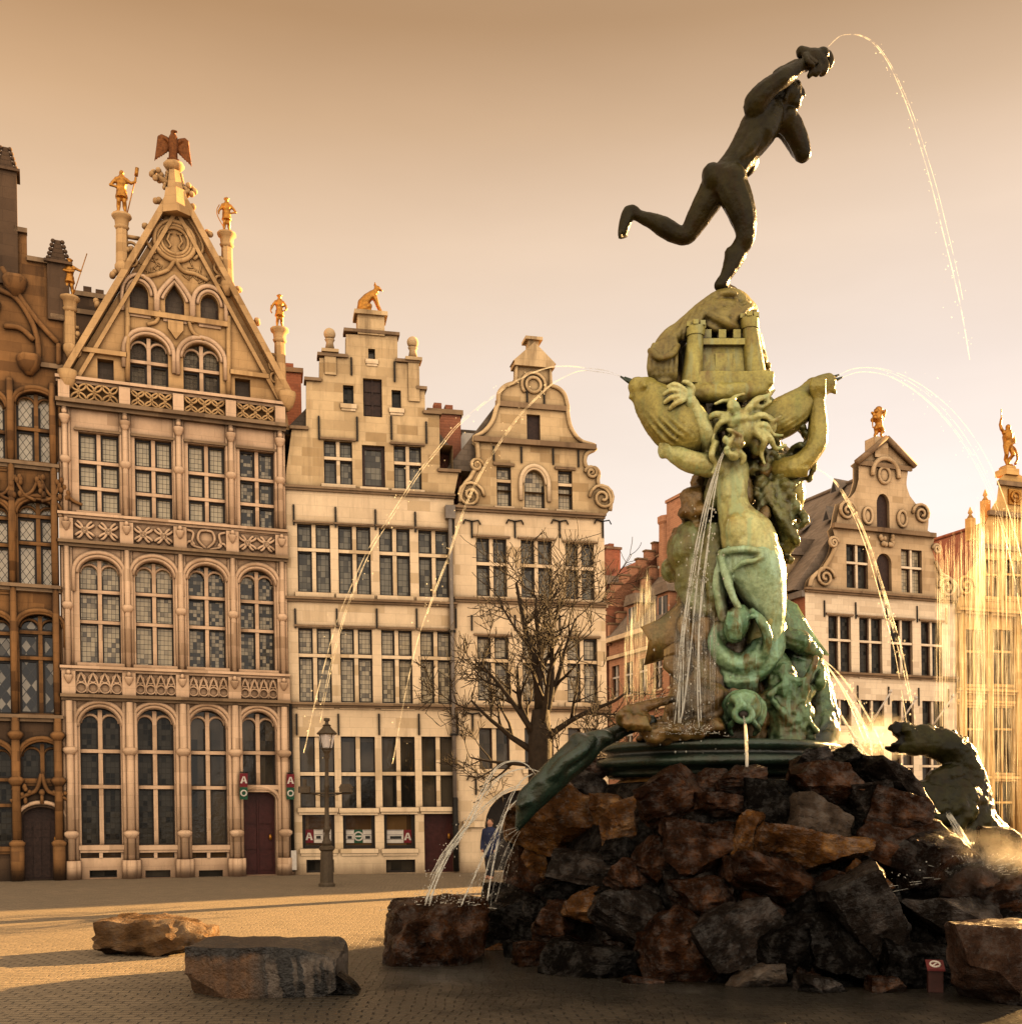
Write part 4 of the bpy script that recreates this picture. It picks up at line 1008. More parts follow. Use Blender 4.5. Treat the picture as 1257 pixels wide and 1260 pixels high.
B_drg = bronze('dragon_bronze', (.009,.009,.0026), (.032,.031,.009), (.002,.0016,.001), (.02,.009,.0025), .26, .1, spec=.14)
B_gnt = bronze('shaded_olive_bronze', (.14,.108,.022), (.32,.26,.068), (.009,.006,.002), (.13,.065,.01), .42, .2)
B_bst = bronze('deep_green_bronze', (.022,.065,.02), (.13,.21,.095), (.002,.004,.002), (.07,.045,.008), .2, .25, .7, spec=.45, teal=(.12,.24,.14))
# ---- running man
ROOT = S(896, 362, 0)
run = empty('running_man_statue', ROOT)
tag(run, 'dark bronze nude running man about to hurl a severed hand, on top of the fountain', 'statue')
m = MB()
chain(m, [(887,349,-.02,8),(892,341,0,7.6),(899,327,.03,10.5),(904,316,.05,13),(910,305,.03,11.5),(916,295,-.02,12),(917,283,-.04,13.5),(914,266,-.05,17),(907,246,-.05,19.5),(899,228,-.03,21)])
blob(m, 901,318,.03,9,15,.12,-20)                              # calf
chain(m, [(885,351,-.02,7.5),(893,356,.06,7),(901,358,.2,6),(906,360,.34,4)], smooth=2)
for k in range(4): chain(m, [(902+k*2, 359, .28-.05*k, 2.4), (907+k*2, 361, .36-.06*k, 2)], 6, 0)
chain(m, [(884,224,.12,20),(874,242,.18,18.5),(862,262,.24,16),(851,281,.3,13),(844,290,.32,11.5),(832,288,.33,11.5),(818,280,.34,12.5),(803,272,.36,10),(789,267,.36,7.5),(781,263,.36,7)])
blob(m, 820,281,.33,15,10,.12,22)
chain(m, [(780,261,.36,8),(774,260,.36,8.5),(770,270,.36,8.5),(767,281,.36,7.5),(765,288,.36,6)], smooth=2)
for k in range(5): chain(m, [(763+k*1.7, 286, .28+.04*k, 2.6), (761.5+k*2.3, 293-abs(k-1)*.8, .28+.04*k, 2.2)], 6, 0)
blob(m, 890,222,.04,22,22,.24); blob(m, 877,219,.02,14,18,.2,-15); blob(m, 902,221,-.08,17,19,.21,-10)
chain(m, [(895,214,.02,19),(904,202,.03,18.5),(915,186,.03,19.5),(926,170,.02,22.5),(935,155,.02,24),(944,140,.02,21)], 12, flat=.82)
blob(m, 939,160,.0,17,27,.22,32); blob(m, 926,172,-.12,10,26,.1,32)         # back muscles
blob(m, 912,190,-.1,7,20,.1,32)
chain(m, [(946,138,.02,13),(955,128,.03,11),(963,120,.05,11)])
# raised near arm, with the elbow of the supporting arm showing above it
chain(m, [(928,132,-.14,14.5),(934,121,-.2,14.5),(944,110,-.24,13),(956,101,-.26,11.5),(964,95,-.26,11.5),(974,88,-.22,9.5),(984,82,-.18,7.8),(991,78,-.14,7.5)])
blob(m, 931,126,-.14,16,15,.18); blob(m, 948,108,-.26,12,9,.12,-38)
chain(m, [(944,128,.1,12),(953,108,.08,10.5),(958,94,.05,9.5),(968,88,.03,9),(979,80,-.02,7.5)], smooth=2)
chain(m, [(990,80,-.14,8),(995,75,-.12,8.5)], 8, 0)
for k in range(4): chain(m, [(988+k*3, 76+k*2, -.2, 3.4), (991+k*3.3, 69+k*2.6, -.24, 3.2), (996+k*3, 68+k*2.8, -.2, 2.8)], 6, 2)
blob(m, 981,80,-.12,8,7,.1)
# head in profile towards the right
blob(m, 968,115,.08,15,17.5,.19,32); blob(m, 975,118,.1,11,14,.15,30)
chain(m, [(982,107,.08,4),(986,112,.08,4.5),(989,117,.08,2.6)], 7, 0); blob(m, 980,106,.08,7,4.5,.13,50); blob(m, 978,128,.1,7,6.5,.11,20); blob(m, 983,121,.09,4.5,3,.09,30)
for k in range(26):
    a = rnd.uniform(-2.2, 1.2); blob(m, 965+13*math.cos(a)-4, 112+14*math.sin(a)-3, .08+rnd.uniform(-.16,.16), 4.5, 4.5, .05)
blob(m, 966,119,-.1,3,4.5,.03)
# far arm folded, elbow pointing down to the right
chain(m, [(960,146,.16,15),(971,152,.2,15),(978,164,.24,14),(984,178,.28,12.5),(988,189,.3,10.5)])
blob(m, 968,147,.18,13,13,.2); chain(m, [(987,191,.32,9.5),(981,183,.48,10.5),(971,171,.58,9),(962,163,.62,7)])
blob(m, 958,160,.62,7,9,.06)
for k in range(4): chain(m, [(957-k*1.5, 156+k*4, .64, 2.8), (950-k, 158+k*4, .64, 2.4)], 6, 0)
blob(m, 925,205,.2,6,14,.1,30)
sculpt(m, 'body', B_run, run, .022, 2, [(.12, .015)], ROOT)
m = MB()
blob(m, 1001,73,-.1,15,13,.13,20); chain(m, [(985,63,-.1,6.5),(991,66,-.1,8),(999,71,-.1,10)], 8, 2); blob(m, 985,64,-.1,6,7,.09)
blob(m, 1011,67,-.08,9,8,.12)
for pts in ([(1010,64,-.04,5.2),(1019,66,-.02,4.8),(1022,76,-.02,4.4),(1018,84,-.02,3.8)], [(1008,70,-.1,5),(1016,78,-.12,4.6),(1014,88,-.12,4.2),(1010,91,-.1,3.6)], [(1003,76,-.14,5),(1008,84,-.17,4.6),(1004,91,-.16,3.8)], [(996,78,-.14,4.8),(999,87,-.17,4.4),(995,93,-.15,3.6)]): chain(m, pts, 7, 2)
chain(m, [(990,68,-.2,4.5),(994,76,-.26,4),(1000,80,-.26,3.4)], 7, 2)
sculpt(m, 'severed_hand', B_run, run, .022, 2, [], ROOT)

# ---- castle, fallen giant, figures
FR = Vector((3.05, 16.0, 2.6))
fo = empty('fountain_sculpture', FR)
tag(fo, 'tall green and olive bronze group of sea figures carrying a small castle on the mound', 'fountain')
def fpart(mb, name, mat, vox=.03, sm=3, disp=((.25, .05), (.08, .02))): return sculpt(mb, name, mat, fo, vox, sm, disp, FR)
def L(v): return Vector(v)-FR
def tower(px0, py0, r0, px1, py1, r1, d):
    a, b = L(S(px1, py1, d)), L(S(px0, py0, d)); m = MB(); n = 20; vs = []
    h = b.z-a.z
    prof = [(0, r1), (.85, r0*1.02), (.85, r0*1.14), (.9, r0*1.2), (1, r0*1.2)]
    for t, r in prof:
        c = a.lerp(b, t)
        for j in range(n): w = 2*math.pi*j/n; vs.append((c.x+r*PXM*math.cos(w), c.y+r*PXM*math.sin(w), c.z))
    fs = [(i*n+j, i*n+(j+1) % n, (i+1)*n+(j+1) % n, (i+1)*n+j) for i in range(len(prof)-1) for j in range(n)]+[[(len(prof)-1)*n+j for j in range(n)], list(range(n-1, -1, -1))]
    m.add(vs, fs, 0, True)
    for j in range(6):
        w = 2*math.pi*j/6+.3; m.box(b.x+r0*PXM*math.cos(w)-.035, b.x+r0*PXM*math.cos(w)+.035, b.y+r0*PXM*math.sin(w)-.035, b.y+r0*PXM*math.sin(w)+.035, b.z-.002, b.z+.06)
    o = m.build('castle_tower', B_cas, fo); mod = o.modifiers.new('e', 'EDGE_SPLIT'); mod.split_angle = R(40)
tower(856, 403, 9.2, 850.5, 475, 13.5, -.42); tower(921.5, 393, 9.2, 930, 475, 14.5, -.36)
m = MB()
def wallq(x0t, x1t, yt, x0b, x1b, yb, dt, db, th):
    p = [L(S(x0b, yb, db)), L(S(x1b, yb, db)), L(S(x1t, yt, dt)), L(S(x0t, yt, dt))]
    q = [v+Vector((0, th, 0)) for v in p]
    m.add(p+q, [(0,1,2,3),(5,4,7,6),(4,0,3,7),(1,5,6,2),(3,2,6,7),(4,5,1,0)], 0)
wallq(862, 916, 424, 858, 922, 476, -.34, -.42, .5)
wallq(861, 918, 416, 861, 918, 423.5, -.42, -.42, .45)
for x in (866, 884, 902): wallq(x, x+9, 405, x, x+9, 415.5, -.36, -.36, .12)
m.box(*[v for v in (L(S(880,446,-.4)).x, L(S(901,446,-.4)).x)], L(S(0,0,-.385)).y, L(S(0,0,-.35)).y, L(S(880,462,-.4)).z, L(S(880,434,-.4)).z)
m.build('castle_wall', B_cas, fo)
m = MB()
chain(m, [(846,484,-.42,10),(870,484,-.52,12),(900,483,-.52,12),(930,480,-.45,12),(942,478,-.35,10)])
m.box(S(846,490,0).x, S(942,490,0).x, Y0-.55, Y0+.3, S(0,491,0).z, S(0,474,0).z)
fpart(m, 'castle_plinth', B_cas, .028, 2)
m = MB()                                                      # fallen giant slumped over the castle
chain(m, [(921,384,.15,12),(908,373,.05,15),(893,371,.0,16),(876,378,.0,15),(860,391,-.05,15),(845,403,-.08,14),(832,415,-.12,13)], 12)
blob(m, 893,368,0,17,8,.25); blob(m, 893,430,.35,38,56,.35); blob(m, 886,394,-.15,24,12,.25)
chain(m, [(838,408,-.1,13),(824,422,-.15,16),(816,438,-.18,17),(813,456,-.2,14),(812,466,-.2,10)], 12); blob(m, 824,444,-.05,13,28,.2); blob(m, 838,446,.25,10,30,.2)
for k, (x0, y0) in enumerate(((872,374),(864,380),(855,386),(846,393),(837,401))): chain(m, [(x0,y0-4,-.1,4.2),(x0-4,y0+7,-.26,5),(x0-11,y0+18,-.34,4.6),(x0-15,y0+30,-.32,3)], 8, 4)
for k in range(6): chain(m, [(804+k*5.4,424-k*2.2,-.36,3),(799+k*6.4,444-k,-.48,3.6),(800+k*6.2,460,-.46,3.4),(803+k*5.6,472+(k%2)*4,-.36,2.4)], 7, 4)
chain(m, [(800,432,-.46,4),(812,440,-.6,4.6),(826,436,-.6,4.4),(834,426,-.44,3.6)], 7, 4); chain(m, [(802,464,-.34,4),(814,470,-.42,5),(828,466,-.4,4.4)], 7, 3)
blob(m, 891,384,-.1,26,15,.2); blob(m, 890,402,-.08,24,10,.2)
for k in range(4): chain(m, [(878+k*9,369,-.16,3),(875+k*10,380,-.30,3.6),(880+k*7,392,-.30,2.6)], 7, 3)
chain(m, [(862,382,-.2,6),(878,390,-.32,7),(896,399,-.34,6.5),(912,406,-.26,5)], 8, 4); chain(m, [(922,378,-.16,6),(908,388,-.3,6),(894,404,-.3,5)], 8, 4); chain(m, [(872,376,-.2,5),(892,384,-.3,6),(908,380,-.24,5)], 8, 4); chain(m, [(866,394,-.2,5),(874,402,-.3,5),(886,408,-.28,4.5)], 8, 4)
chain(m, [(916,378,-.1,8),(924,392,-.1,7),(930,410,0,6),(935,430,.05,5)]); chain(m, [(934,412,.05,4),(940,440,.08,4),(946,470,.05,5)])
for k in range(16): blob(m, 920+rnd.uniform(-7,7)+k*1.6, 378+k*6, rnd.uniform(-.22,.1), 4.2, 4.4, .05)
fpart(m, 'fallen_giant', B_gnt, .017, 1, ((.3, .03),))
m = MB()                                                      # rocky core that everything clings to
chain(m, [(893,470,.25,42),(895,540,.25,38),(895,610,.25,46),(893,680,.25,52),(890,760,.2,60),(890,830,.15,66),(892,900,.1,80)], 16, 4)
for k in range(70):
    y = rnd.uniform(500, 890); w = 40+(y-500)*.09; blob(m, 892+rnd.uniform(-w,w), y, rnd.uniform(-.45,-.1), rnd.uniform(6,16), rnd.uniform(8,26), .16, rnd.uniform(-60,60), 10)
fpart(m, 'rocky_core', B_brn, .035, 2, ((.3, .12), (.09, .05)))
# ---- front mermaid
m = MB()
chain(m, [(897,560,-.5,14),(899,575,-.55,21),(899,596,-.6,20),(900,615,-.6,18.5),(905,634,-.62,22),(914,652,-.65,30),(922,670,-.66,34),(930,692,-.66,32),(937,716,-.62,28),(941,740,-.58,25),(941,765,-.55,22),(936,788,-.52,19)], 14, 4, flat=.85)
blob(m, 888,580,-.55,14,13,.2); blob(m, 908,655,-.78,17,22,.2,-15); blob(m, 934,655,-.7,17,22,.2,-15)
blob(m, 893,600,-.7,8,20,.1); blob(m, 909,600,-.7,8,20,.1)
chain(m, [(890,574,-.6,14),(872,573,-.72,14),(853,569,-.78,13.5),(838,563,-.78,12.5),(826,556,-.74,10),(818,550,-.7,8)])
blob(m, 818,552,-.7,8,12,.1,20)
for k in range(4): chain(m, [(814+k*3,546+k*5,-.74,3.3),(819+k*3,541+k*6,-.82,3)], 6, 0)
chain(m, [(876,566,-.55,10),(871,545,-.7,12.5),(866,530,-.8,12.2),(860,515,-.82,11),(853,502,-.84,8.8),(848,494,-.86,8.5)])
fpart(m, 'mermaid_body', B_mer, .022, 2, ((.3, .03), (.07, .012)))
m = MB(); chain(m, [(852,503,-.84,8.5),(848,494,-.88,9)], 8, 0); blob(m, 842,486,-.9,11,9.5,.1,-30)
for k, (x1, y1, x2, y2, x3, y3) in enumerate(((839,478,830,473,822,476),(836,482,826,480,817,485),(836,488,826,489,818,495),(838,493,830,497,824,503))): chain(m, [(845-k, 483+k*2.5, -.95, 3.6), (x1, y1, -1.0, 3.7), (x2, y2, -1.02, 3.4), (x3, y3, -.97, 2.8)], 7, 3)
chain(m, [(849,486,-.93,4),(852,478,-.95,3.8),(846,471,-.98,3.3),(841,470,-.98,2.8)], 7, 3)
fpart(m, 'mermaid_hand', B_mer, .013, 1, ())
m = MB()                                                      # cloth round her hips and legs, coiled tail below
chain(m, [(918,676,-.66,30),(926,694,-.68,35),(933,712,-.68,32),(940,735,-.64,25),(945,760,-.6,19),(945,786,-.56,14),(938,806,-.55,12)], 16, 4, flat=.85)
chain(m, [(886,680,-.72,4),(900,677,-.92,4.5),(918,676,-1.02,4.5),(938,680,-.98,4.5),(956,688,-.75,4)], 7, 4)
for pp in ([(888,684,-.72,6),(893,706,-.82,6),(901,732,-.86,5),(914,758,-.82,4)], [(903,700,-.98,3),(914,692,-1.05,3.4),(928,690,-1.06,3),(938,684,-1.02,2.4)], [(960,692,-.72,5),(962,712,-.7,5),(958,740,-.66,4.5),(954,770,-.6,4)], [(884,690,-.6,9),(882,712,-.62,9),(886,740,-.62,8),(892,764,-.62,7)]): chain(m, pp, 8, 4)
fpart(m, 'hip_cloth', B_tea, .022, 1, ((.22, .03), (.07, .012)))
m = MB()
chain(m, [(939,794,-.55,17),(928,812,-.58,18),(908,818,-.6,15),(890,808,-.62,12),(880,790,-.62,10),(884,772,-.6,8)], 12, 4)
chain(m, [(955,770,-.45,12),(950,803,-.55,14),(934,826,-.58,13),(912,832,-.58,11),(893,828,-.56,9)], 10, 4)
for k in range(6): chain(m, [(895+k*6,828+k*.5,-.6,4),(893+k*7,838,-.68,4.6),(900+k*6,852,-.6,3.6)], 6, 2)
blob(m, 906,768,-.74,16,24,.2,14)
for k in range(4): chain(m, [(896+k*5,752+k*3,-.86,1.8),(894+k*5.4,768,-.95,2.2),(899+k*4,786,-.88,1.8)], 6, 3)
chain(m, [(925,752,-.82,4),(936,764,-.88,6),(944,785,-.84,6),(940,806,-.76,5)], 8, 3); blob(m, 925,758,-.92,3.5,3.5,.05)
fpart(m, 'coiled_tail', B_grn, .022, 1, ((.2, .03), (.07, .015)))
m = MB()                                                      # grotesque head with streaming hair
blob(m, 912,530,-.72,20,20,.24,28); blob(m, 902,544,-.92,10,14,.13,25); blob(m, 899,542,-1.04,3,8,.06,30); blob(m, 901,561,-.98,8,5,.1,20); blob(m, 894,553,-1.02,4.5,2.4,.05,20); blob(m, 893,558,-1.0,4,2.2,.05,20)
blob(m, 904,533,-1.05,12,3,.06,28); blob(m, 910,545,-1.02,6,6,.07); blob(m, 892,541,-1.02,4,5,.06); chain(m, [(906,555,-.98,4),(914,562,-.92,5),(912,570,-.9,3)], 6, 2)
locks = [[(898,516),(886,520),(878,534),(876,552)],[(894,512),(880,510),(870,518),(868,530)],[(908,508),(904,497),(892,493),(880,497)],[(915,510),(924,499),(936,501),(948,494)],[(922,516),(938,511),(950,518),(960,512)],[(928,524),(942,524),(950,535),(962,536)],[(930,532),(940,543),(936,556),(940,570)],[(918,508),(930,492),(944,488),(952,480)],[(930,528),(946,538),(954,552),(966,548)],[(904,508),(898,499),(904,489),(914,485)],[(880,546),(875,560),(880,572),(876,582)],[(906,520),(916,514),(926,518),(930,528)],[(900,524),(906,514),(916,512),(922,520)]]
blob(m, 916,516,-.74,22,13,.2,-15); blob(m, 938,524,-.7,17,14,.18,10); blob(m, 930,544,-.7,9,16,.15); blob(m, 884,522,-.76,9,11,.12,20)
for l in locks: chain(m, [(x, y, -.9-.06*math.sin(i*2), 5.2-1.0*i) for i, (x, y) in enumerate(l)], 7, 4)
fpart(m, 'grotesque_head', B_mer, .019, 1, ((.1, .02),))
m = MB()                                                      # tangle behind the head, dark hollow below
for k in range(46):
    x, y = rnd.uniform(925,985), rnd.uniform(498,640); a = rnd.uniform(0, 6.28); q = rnd.uniform(8, 18)
    chain(m, [(x,y,-.3,5.5),(x+q*math.cos(a),y+q*math.sin(a),-.45,5),(x+q*1.6*math.cos(a+.8),y+q*1.6*math.sin(a+.8),-.35,3)], 6, 3)
chain(m, [(960,560,0,14),(966,600,-.1,18),(976,622,-.15,13),(982,640,-.1,5)]); chain(m, [(950,600,-.25,16),(962,640,-.3,16),(966,672,-.3,13)])
for k in range(16): chain(m, [(940+k*2.4,600+k*3,-.42,3.5),(948+k*2.2,620+k*3,-.52,3.5),(958+k*1.4,650+k*1.5,-.42,2.5)], 6, 2)
for k in range(12): blob(m, 962+rnd.uniform(-6,12), 645+k*5, -.3+rnd.uniform(-.1,.1), 5.5, 5, .07)
fpart(m, 'second_figure_drapery', B_olv, .026, 1, ((.15, .06), (.06, .03)))
# ---- fish with nozzles
def fish(name, ax, head, noz, label=None, mirror=False):
    m = MB(); chain(m, ax, 14, 5, flat=.8)
    chain(m, head, 12, 3)
    for k in range(-3, 4):                                      # long ribs along the belly
        chain(m, [(p[0]+k*p[3]*.24*(.72 if not mirror else -.72), p[1]-k*p[3]*.24*.7, p[2]-math.sqrt(max(.05, 1-(k*.25)**2))*p[3]*PXM*.8, 1.7) for p in ax[1:-1]], 5, 3)
    h = head[-1]; sx = -1 if not mirror else 1
    blob(m, h[0]-sx*8, h[1]-1, h[2]-.14, 6.5, 6.5, .07); blob(m, h[0]-sx*8, h[1]-1, h[2]-.2, 3.6, 3.6, .05)
    chain(m, [(h[0]-sx*3, h[1]+8, h[2], 6), (h[0]+sx*5, h[1]+9, h[2], 4.5), (h[0]+sx*9, h[1]+13, h[2], 2.6)], 8, 2)
    for k in range(5): chain(m, [(h[0]-sx*12, h[1]-4+k*6, h[2]-.1, 3), (h[0]-sx*15, h[1]+2+k*5, h[2]-.16, 2.4)], 6, 0)
    o = sculpt(m, name, B_oli, fo, .022, 1, ((.06, .012),), FR)
    for (a, b) in noz:
        q = MB(); q.tube([S(a[0]-(b[0]-a[0])*.3, a[1]-(b[1]-a[1])*.3, h[2])-FR, S(*a, h[2])-FR, S((a[0]+b[0])/2, (a[1]+b[1])/2+.5, h[2])-FR, S(*b, h[2])-FR], [.05, .042, .026, .012], 8); q.build('nozzle', B_dk, o)
fish('fish_spout', [(868,545,-.5,10),(858,540,-.58,26),(842,530,-.64,34),(824,513,-.66,34),(806,496,-.62,27),(795,484,-.58,20)], [(797,486,-.6,17),(790,479,-.6,15),(784,476,-.6,12)], [((784,471),(768,464)), ((782,474),(763,463))])
fish('fish_spout', [(925,538,-.35,10),(942,526,-.4,20),(962,514,-.42,24),(980,502,-.4,22),(994,490,-.36,18),(1002,480,-.32,16)], [(1002,482,-.34,15),(1008,476,-.34,14),(1018,470,-.34,11)], [((1018,466),(1032,461)), ((1020,470),(1036,464))], mirror=True)
m = MB()                                                      # arm that lifts the right hand fish
chain(m, [(955,576,-.3,15),(968,577,-.4,14.5),(985,570,-.45,13.5),(998,557,-.48,12),(1005,543,-.48,12.5),(1006,525,-.48,12),(1006,508,-.48,10.5),(1006,496,-.48,8.5)])
blob(m, 1006,485,-.5,10,11,.09)
for k in range(4): chain(m, [(999+k*4.5,484,-.55,3.4),(998+k*5,474,-.6,3.2),(1000+k*4.5,466,-.56,2.6)], 6, 2)
for k in range(6): chain(m, [(968+k*4,566,-.5,2.4),(972+k*4,576,-.56,2.6),(972+k*4,586,-.48,2.2)], 6, 2)
blob(m, 972,598,-.2,16,30,.2,-20); chain(m, [(964,590,-.3,12),(975,606,-.25,10),(985,614,-.2,4)])
fpart(m, 'raised_arm', B_oli, .022, 1, ((.2, .02),))
# ---- second mermaid turned away on the left, fins, big fish head
m = MB()
chain(m, [(876,578,-.1,12),(868,600,-.1,16),(868,630,-.1,17),(866,652,-.15,22),(858,682,-.25,27),(854,712,-.3,25),(862,745,-.3,20)], 14, 4)
blob(m, 846,672,-.32,24,34,.28,20); blob(m, 868,690,-.45,16,32,.2); chain(m, [(884,596,-.5,14),(878,612,-.5,14),(872,622,-.4,11)])
blob(m, 824,702,-.1,12,15,.16); blob(m, 819,696,-.15,7,7,.1); chain(m, [(838,720,-.3,10),(852,742,-.45,11),(868,752,-.5,9)])
for k in range(4): chain(m, [(872+k*4,646,-.55,3.4),(869+k*5,690,-.66,4),(873+k*5,735,-.6,3.6),(878+k*5,765,-.5,3)], 7, 3)
chain(m, [(862,676,-.55,5),(866,690,-.6,8),(866,704,-.58,6)]); chain(m, [(874,740,-.5,9),(880,728,-.55,8),(876,715,-.58,6)])
fpart(m, 'second_mermaid', B_olv, .028, 3, ((.3, .05), (.08, .02)))
def fin(name, base, outer, d, th, mat):                        # a ribbed fin drawn between two edge lines
    n = len(base); m = MB()
    for side in range(1):
        vs = []; k = 6
        for i in range(n):
            a, b = S(*base[i], d[0]), S(*outer[i], d[1])
            for j in range(k+1):
                t = j/k; v = a.lerp(b, t); v.y += (.05 if i % 2 else -.05)*math.sin(t*3.1)
                vs.append(v)
        nn = k+1
        q = [v+Vector((0, -th*(1-.7*((i % nn)/k)), 0)) for i, v in enumerate(vs)]; Nv = len(vs)
        fs = []
        for i in range(n-1):
            for j in range(k):
                a = i*nn+j; fs.append((a, a+1, a+nn+1, a+nn)); fs.append((Nv+a, Nv+a+nn, Nv+a+nn+1, Nv+a+1))
        rim = [i*nn for i in range(n)]+[(n-1)*nn+j for j in range(1, nn)]+[i*nn+k for i in range(n-2, -1, -1)]+[j for j in range(k-1, 0, -1)]
        for a, b in zip(rim, rim[1:]+rim[:1]): fs.append((a, b, Nv+b, Nv+a))
        m.add(vs+q, fs, 0, True)
    for i in range(n): 
        if i % 2 == 0: m.tube([S(*base[i], d[0]-.04), (S(*base[i], d[0]-.05)+S(*outer[i], d[1]-.05))/2, S(*outer[i], d[1])], [.05, .035, .012], 6)
    m.v = [tuple(Vector(v)-FR) for v in m.v]
    m.build(name, mat, fo, fix=True)
fin('tail_fin', [(842,744),(838,758),(836,770),(838,785),(842,800),(846,818)], [(832,744),(810,762),(788,772),(798,788),(792,818),(822,800)], (-.3, -.35), .1, B_brn)
fin('tail_fin', [(838,790),(842,805),(848,820)], [(816,800),(815,822),(836,842)], (-.32, -.4), .09, B_brn)
fin('tail_fin', [(958,742),(958,756),(962,770),(966,784),(970,796),(974,806)], [(968,738),(980,744),(990,762),(1000,780),(1019,806),(992,806)], (-.2, -.1), .1, B_grn)
m = MB()                                                      # green sea beasts at lower right
chain(m, [(948,806,-.45,15),(958,830,-.5,20),(964,862,-.5,25),(966,900,-.45,30),(968,940,-.4,38)], 14, 4)
chain(m, [(990,800,-.15,14),(1000,820,-.15,16),(1006,850,-.15,18),(1008,885,-.2,24),(1000,915,-.2,30)], 12, 4)
chain(m, [(962,784,-.4,14),(985,792,-.35,14),(1003,806,-.25,10)]); blob(m, 960,930,-.55,40,20,.4)
for k in range(26): chain(m, [(rnd.uniform(940,1010), rnd.uniform(805,930), -.75, 4), (rnd.uniform(940,1010), rnd.uniform(830,940), -.78, 4)], 6, 0) if k % 3 == 0 else blob(m, rnd.uniform(940,1012), rnd.uniform(820,945), -.6, rnd.uniform(6,14), rnd.uniform(8,18), .16, rnd.uniform(-60,60))
for k in range(5): chain(m, [(936+k*14,935,-.7,8),(948+k*14,926+k%2*6,-.85,8),(962+k*13,938,-.7,7)], 8, 3)
chain(m, [(1003,806,-.25,8),(1010,812,-.25,5)])
blob(m, 976,846,-.1,32,55,.3); blob(m, 990,830,-.1,16,40,.25)
fpart(m, 'sea_beast', B_bst, .022, 1, ((.3, .09), (.1, .035)))
m = MB()                                                      # spouting mask
blob(m, 914,872,-1.0,22,19,.24); blob(m, 914,858,-1.05,19,9,.2)
pts = [S(914+11*math.cos(a*.449), 879+9*math.sin(a*.449), -1.25) for a in range(14)]
m.tube(pts, 4.5*PXM, 7, closed=True)
for sx in (-1, 1):
    chain(m, [(914+sx*4,862,-1.22,4),(914+sx*12,858,-1.2,5),(914+sx*18,866,-1.12,4)], 7, 2); blob(m, 914+sx*9,864,-1.22,4,3.4,.05)
    chain(m, [(914+sx*16,860,-1.05,6),(914+sx*24,872,-.95,6),(914+sx*20,890,-.95,5)], 7, 3); chain(m, [(914+sx*12,888,-1.15,4),(914+sx*18,896,-1.05,4.5),(914+sx*14,904,-1.0,3)], 6, 3)
chain(m, [(886,880,-.8,14),(870,884,-.8,15),(852,888,-.75,12)]); blob(m, 914,868,-1.26,4,5,.06)
fpart(m, 'spouting_mask', B_grn, .022, 2, ((.09, .02),))
m = MB(); m.ell(S(914,879,-1.2), (8*PXM,.06,7*PXM)); m.v = [tuple(Vector(v)-FR) for v in m.v]; m.build('mouth_hollow', M['wood_black'], fo)
# ---- basin and drum
BC = Vector((2.98, 16.3, 0))
m = MB()
prof = [(1.3,2.35),(1.58,2.37),(1.62,2.42),(1.6,2.47),(1.7,2.5),(1.76,2.56),(1.74,2.62),(1.62,2.66),(1.6,2.72),(1.68,2.75),(1.7,2.8),(1.64,2.85),(1.5,2.86),(1.45,2.8),(.3,2.78)]
m.lathe([(r, z) for r, z in prof], BC.x, BC.y, 72); m.v = [tuple(Vector(v)-FR) for v in m.v]
m.build('basin', B_dk, fo)
m = MB(); m.lathe([(1.5,1.2),(1.48,2.3),(1.4,2.36)], BC.x, BC.y, 40); m.v = [tuple(Vector(v)-FR) for v in m.v]
drum = NT('wet_brown_sandstone'); oc = drum.coords(); nn = drum.noise(drum.scale(oc, (3,3,.6)), 1.0, 5, .65)
wetst = drum.fin(drum.ramp(nn, [(.3, (.06,.028,.01)), (.55, (.26,.13,.04)), (.75, (.36,.19,.06))]), .25, drum.bump(drum.noise(oc, 9, 5, .7), .6, .04))
m.build('basin_drum', wetst, fo)
m = MB()                                                      # splash rocks on the basin
for k in range(22): blob(m, rnd.uniform(795,890), rnd.uniform(893,908), -1.0+rnd.uniform(-.2,.3), rnd.uniform(10,20), rnd.uniform(5,10), .2, rnd.uniform(-20,20))
blob(m, 860,870,-.7,40,35,.4); blob(m, 845,900,-.9,45,14,.4)
fpart(m, 'basin_rockwork', B_brn, .035, 2, ((.2, .1), (.08, .05)))

# ---- seal like creature diving off the left side of the mound
SR = S(690, 960, -1.2)
se = empty('sea_creature_statue', SR); tag(se, 'black green bronze sea creature draped head down over the left side of the mound', 'statue')
m = MB()
chain(m, [(800,888,-.9,9),(775,894,-1.0,9),(755,904,-1.1,9.5),(735,911,-1.2,13),(716,924,-1.3,18.5),(692,945,-1.4,18),(670,967,-1.45,17),(652,987,-1.45,14),(643,1004,-1.45,9.5),(637,1019,-1.45,4.5)], 14, 5, flat=.9)
blob(m, 716,916,-1.35,17,11,.2,38); blob(m, 741,906,-1.25,14,8,.13,12); blob(m, 664,962,-1.5,10,19,.14,45)
chain(m, [(728,910,-1.45,6),(712,926,-1.6,7),(694,938,-1.62,7),(678,956,-1.6,6)]); chain(m, [(650,972,-1.5,7),(641,984,-1.5,6),(637,992,-1.5,4)])
chain(m, [(720,930,-1.4,8),(706,944,-1.5,7),(690,956,-1.55,6)])
for x, y in ((662,962),(640,991),(648,987)): blob(m, x, y, -1.6, 4.5, 4.5, .05)
sculpt(m, 'body', B_dk, se, .028, 4, ((.25, .03),), SR)
m = MB()                                                      # snarling head resting on the rim
blob(m, 782,886,-1.3,18,12,.2,-8); blob(m, 768,884,-1.4,11,11,.15); blob(m, 764,880,-1.5,6,6,.1); chain(m, [(770,874,-1.4,6),(790,870,-1.3,7),(812,864,-1.15,6),(832,860,-1.0,4)], 8, 3)
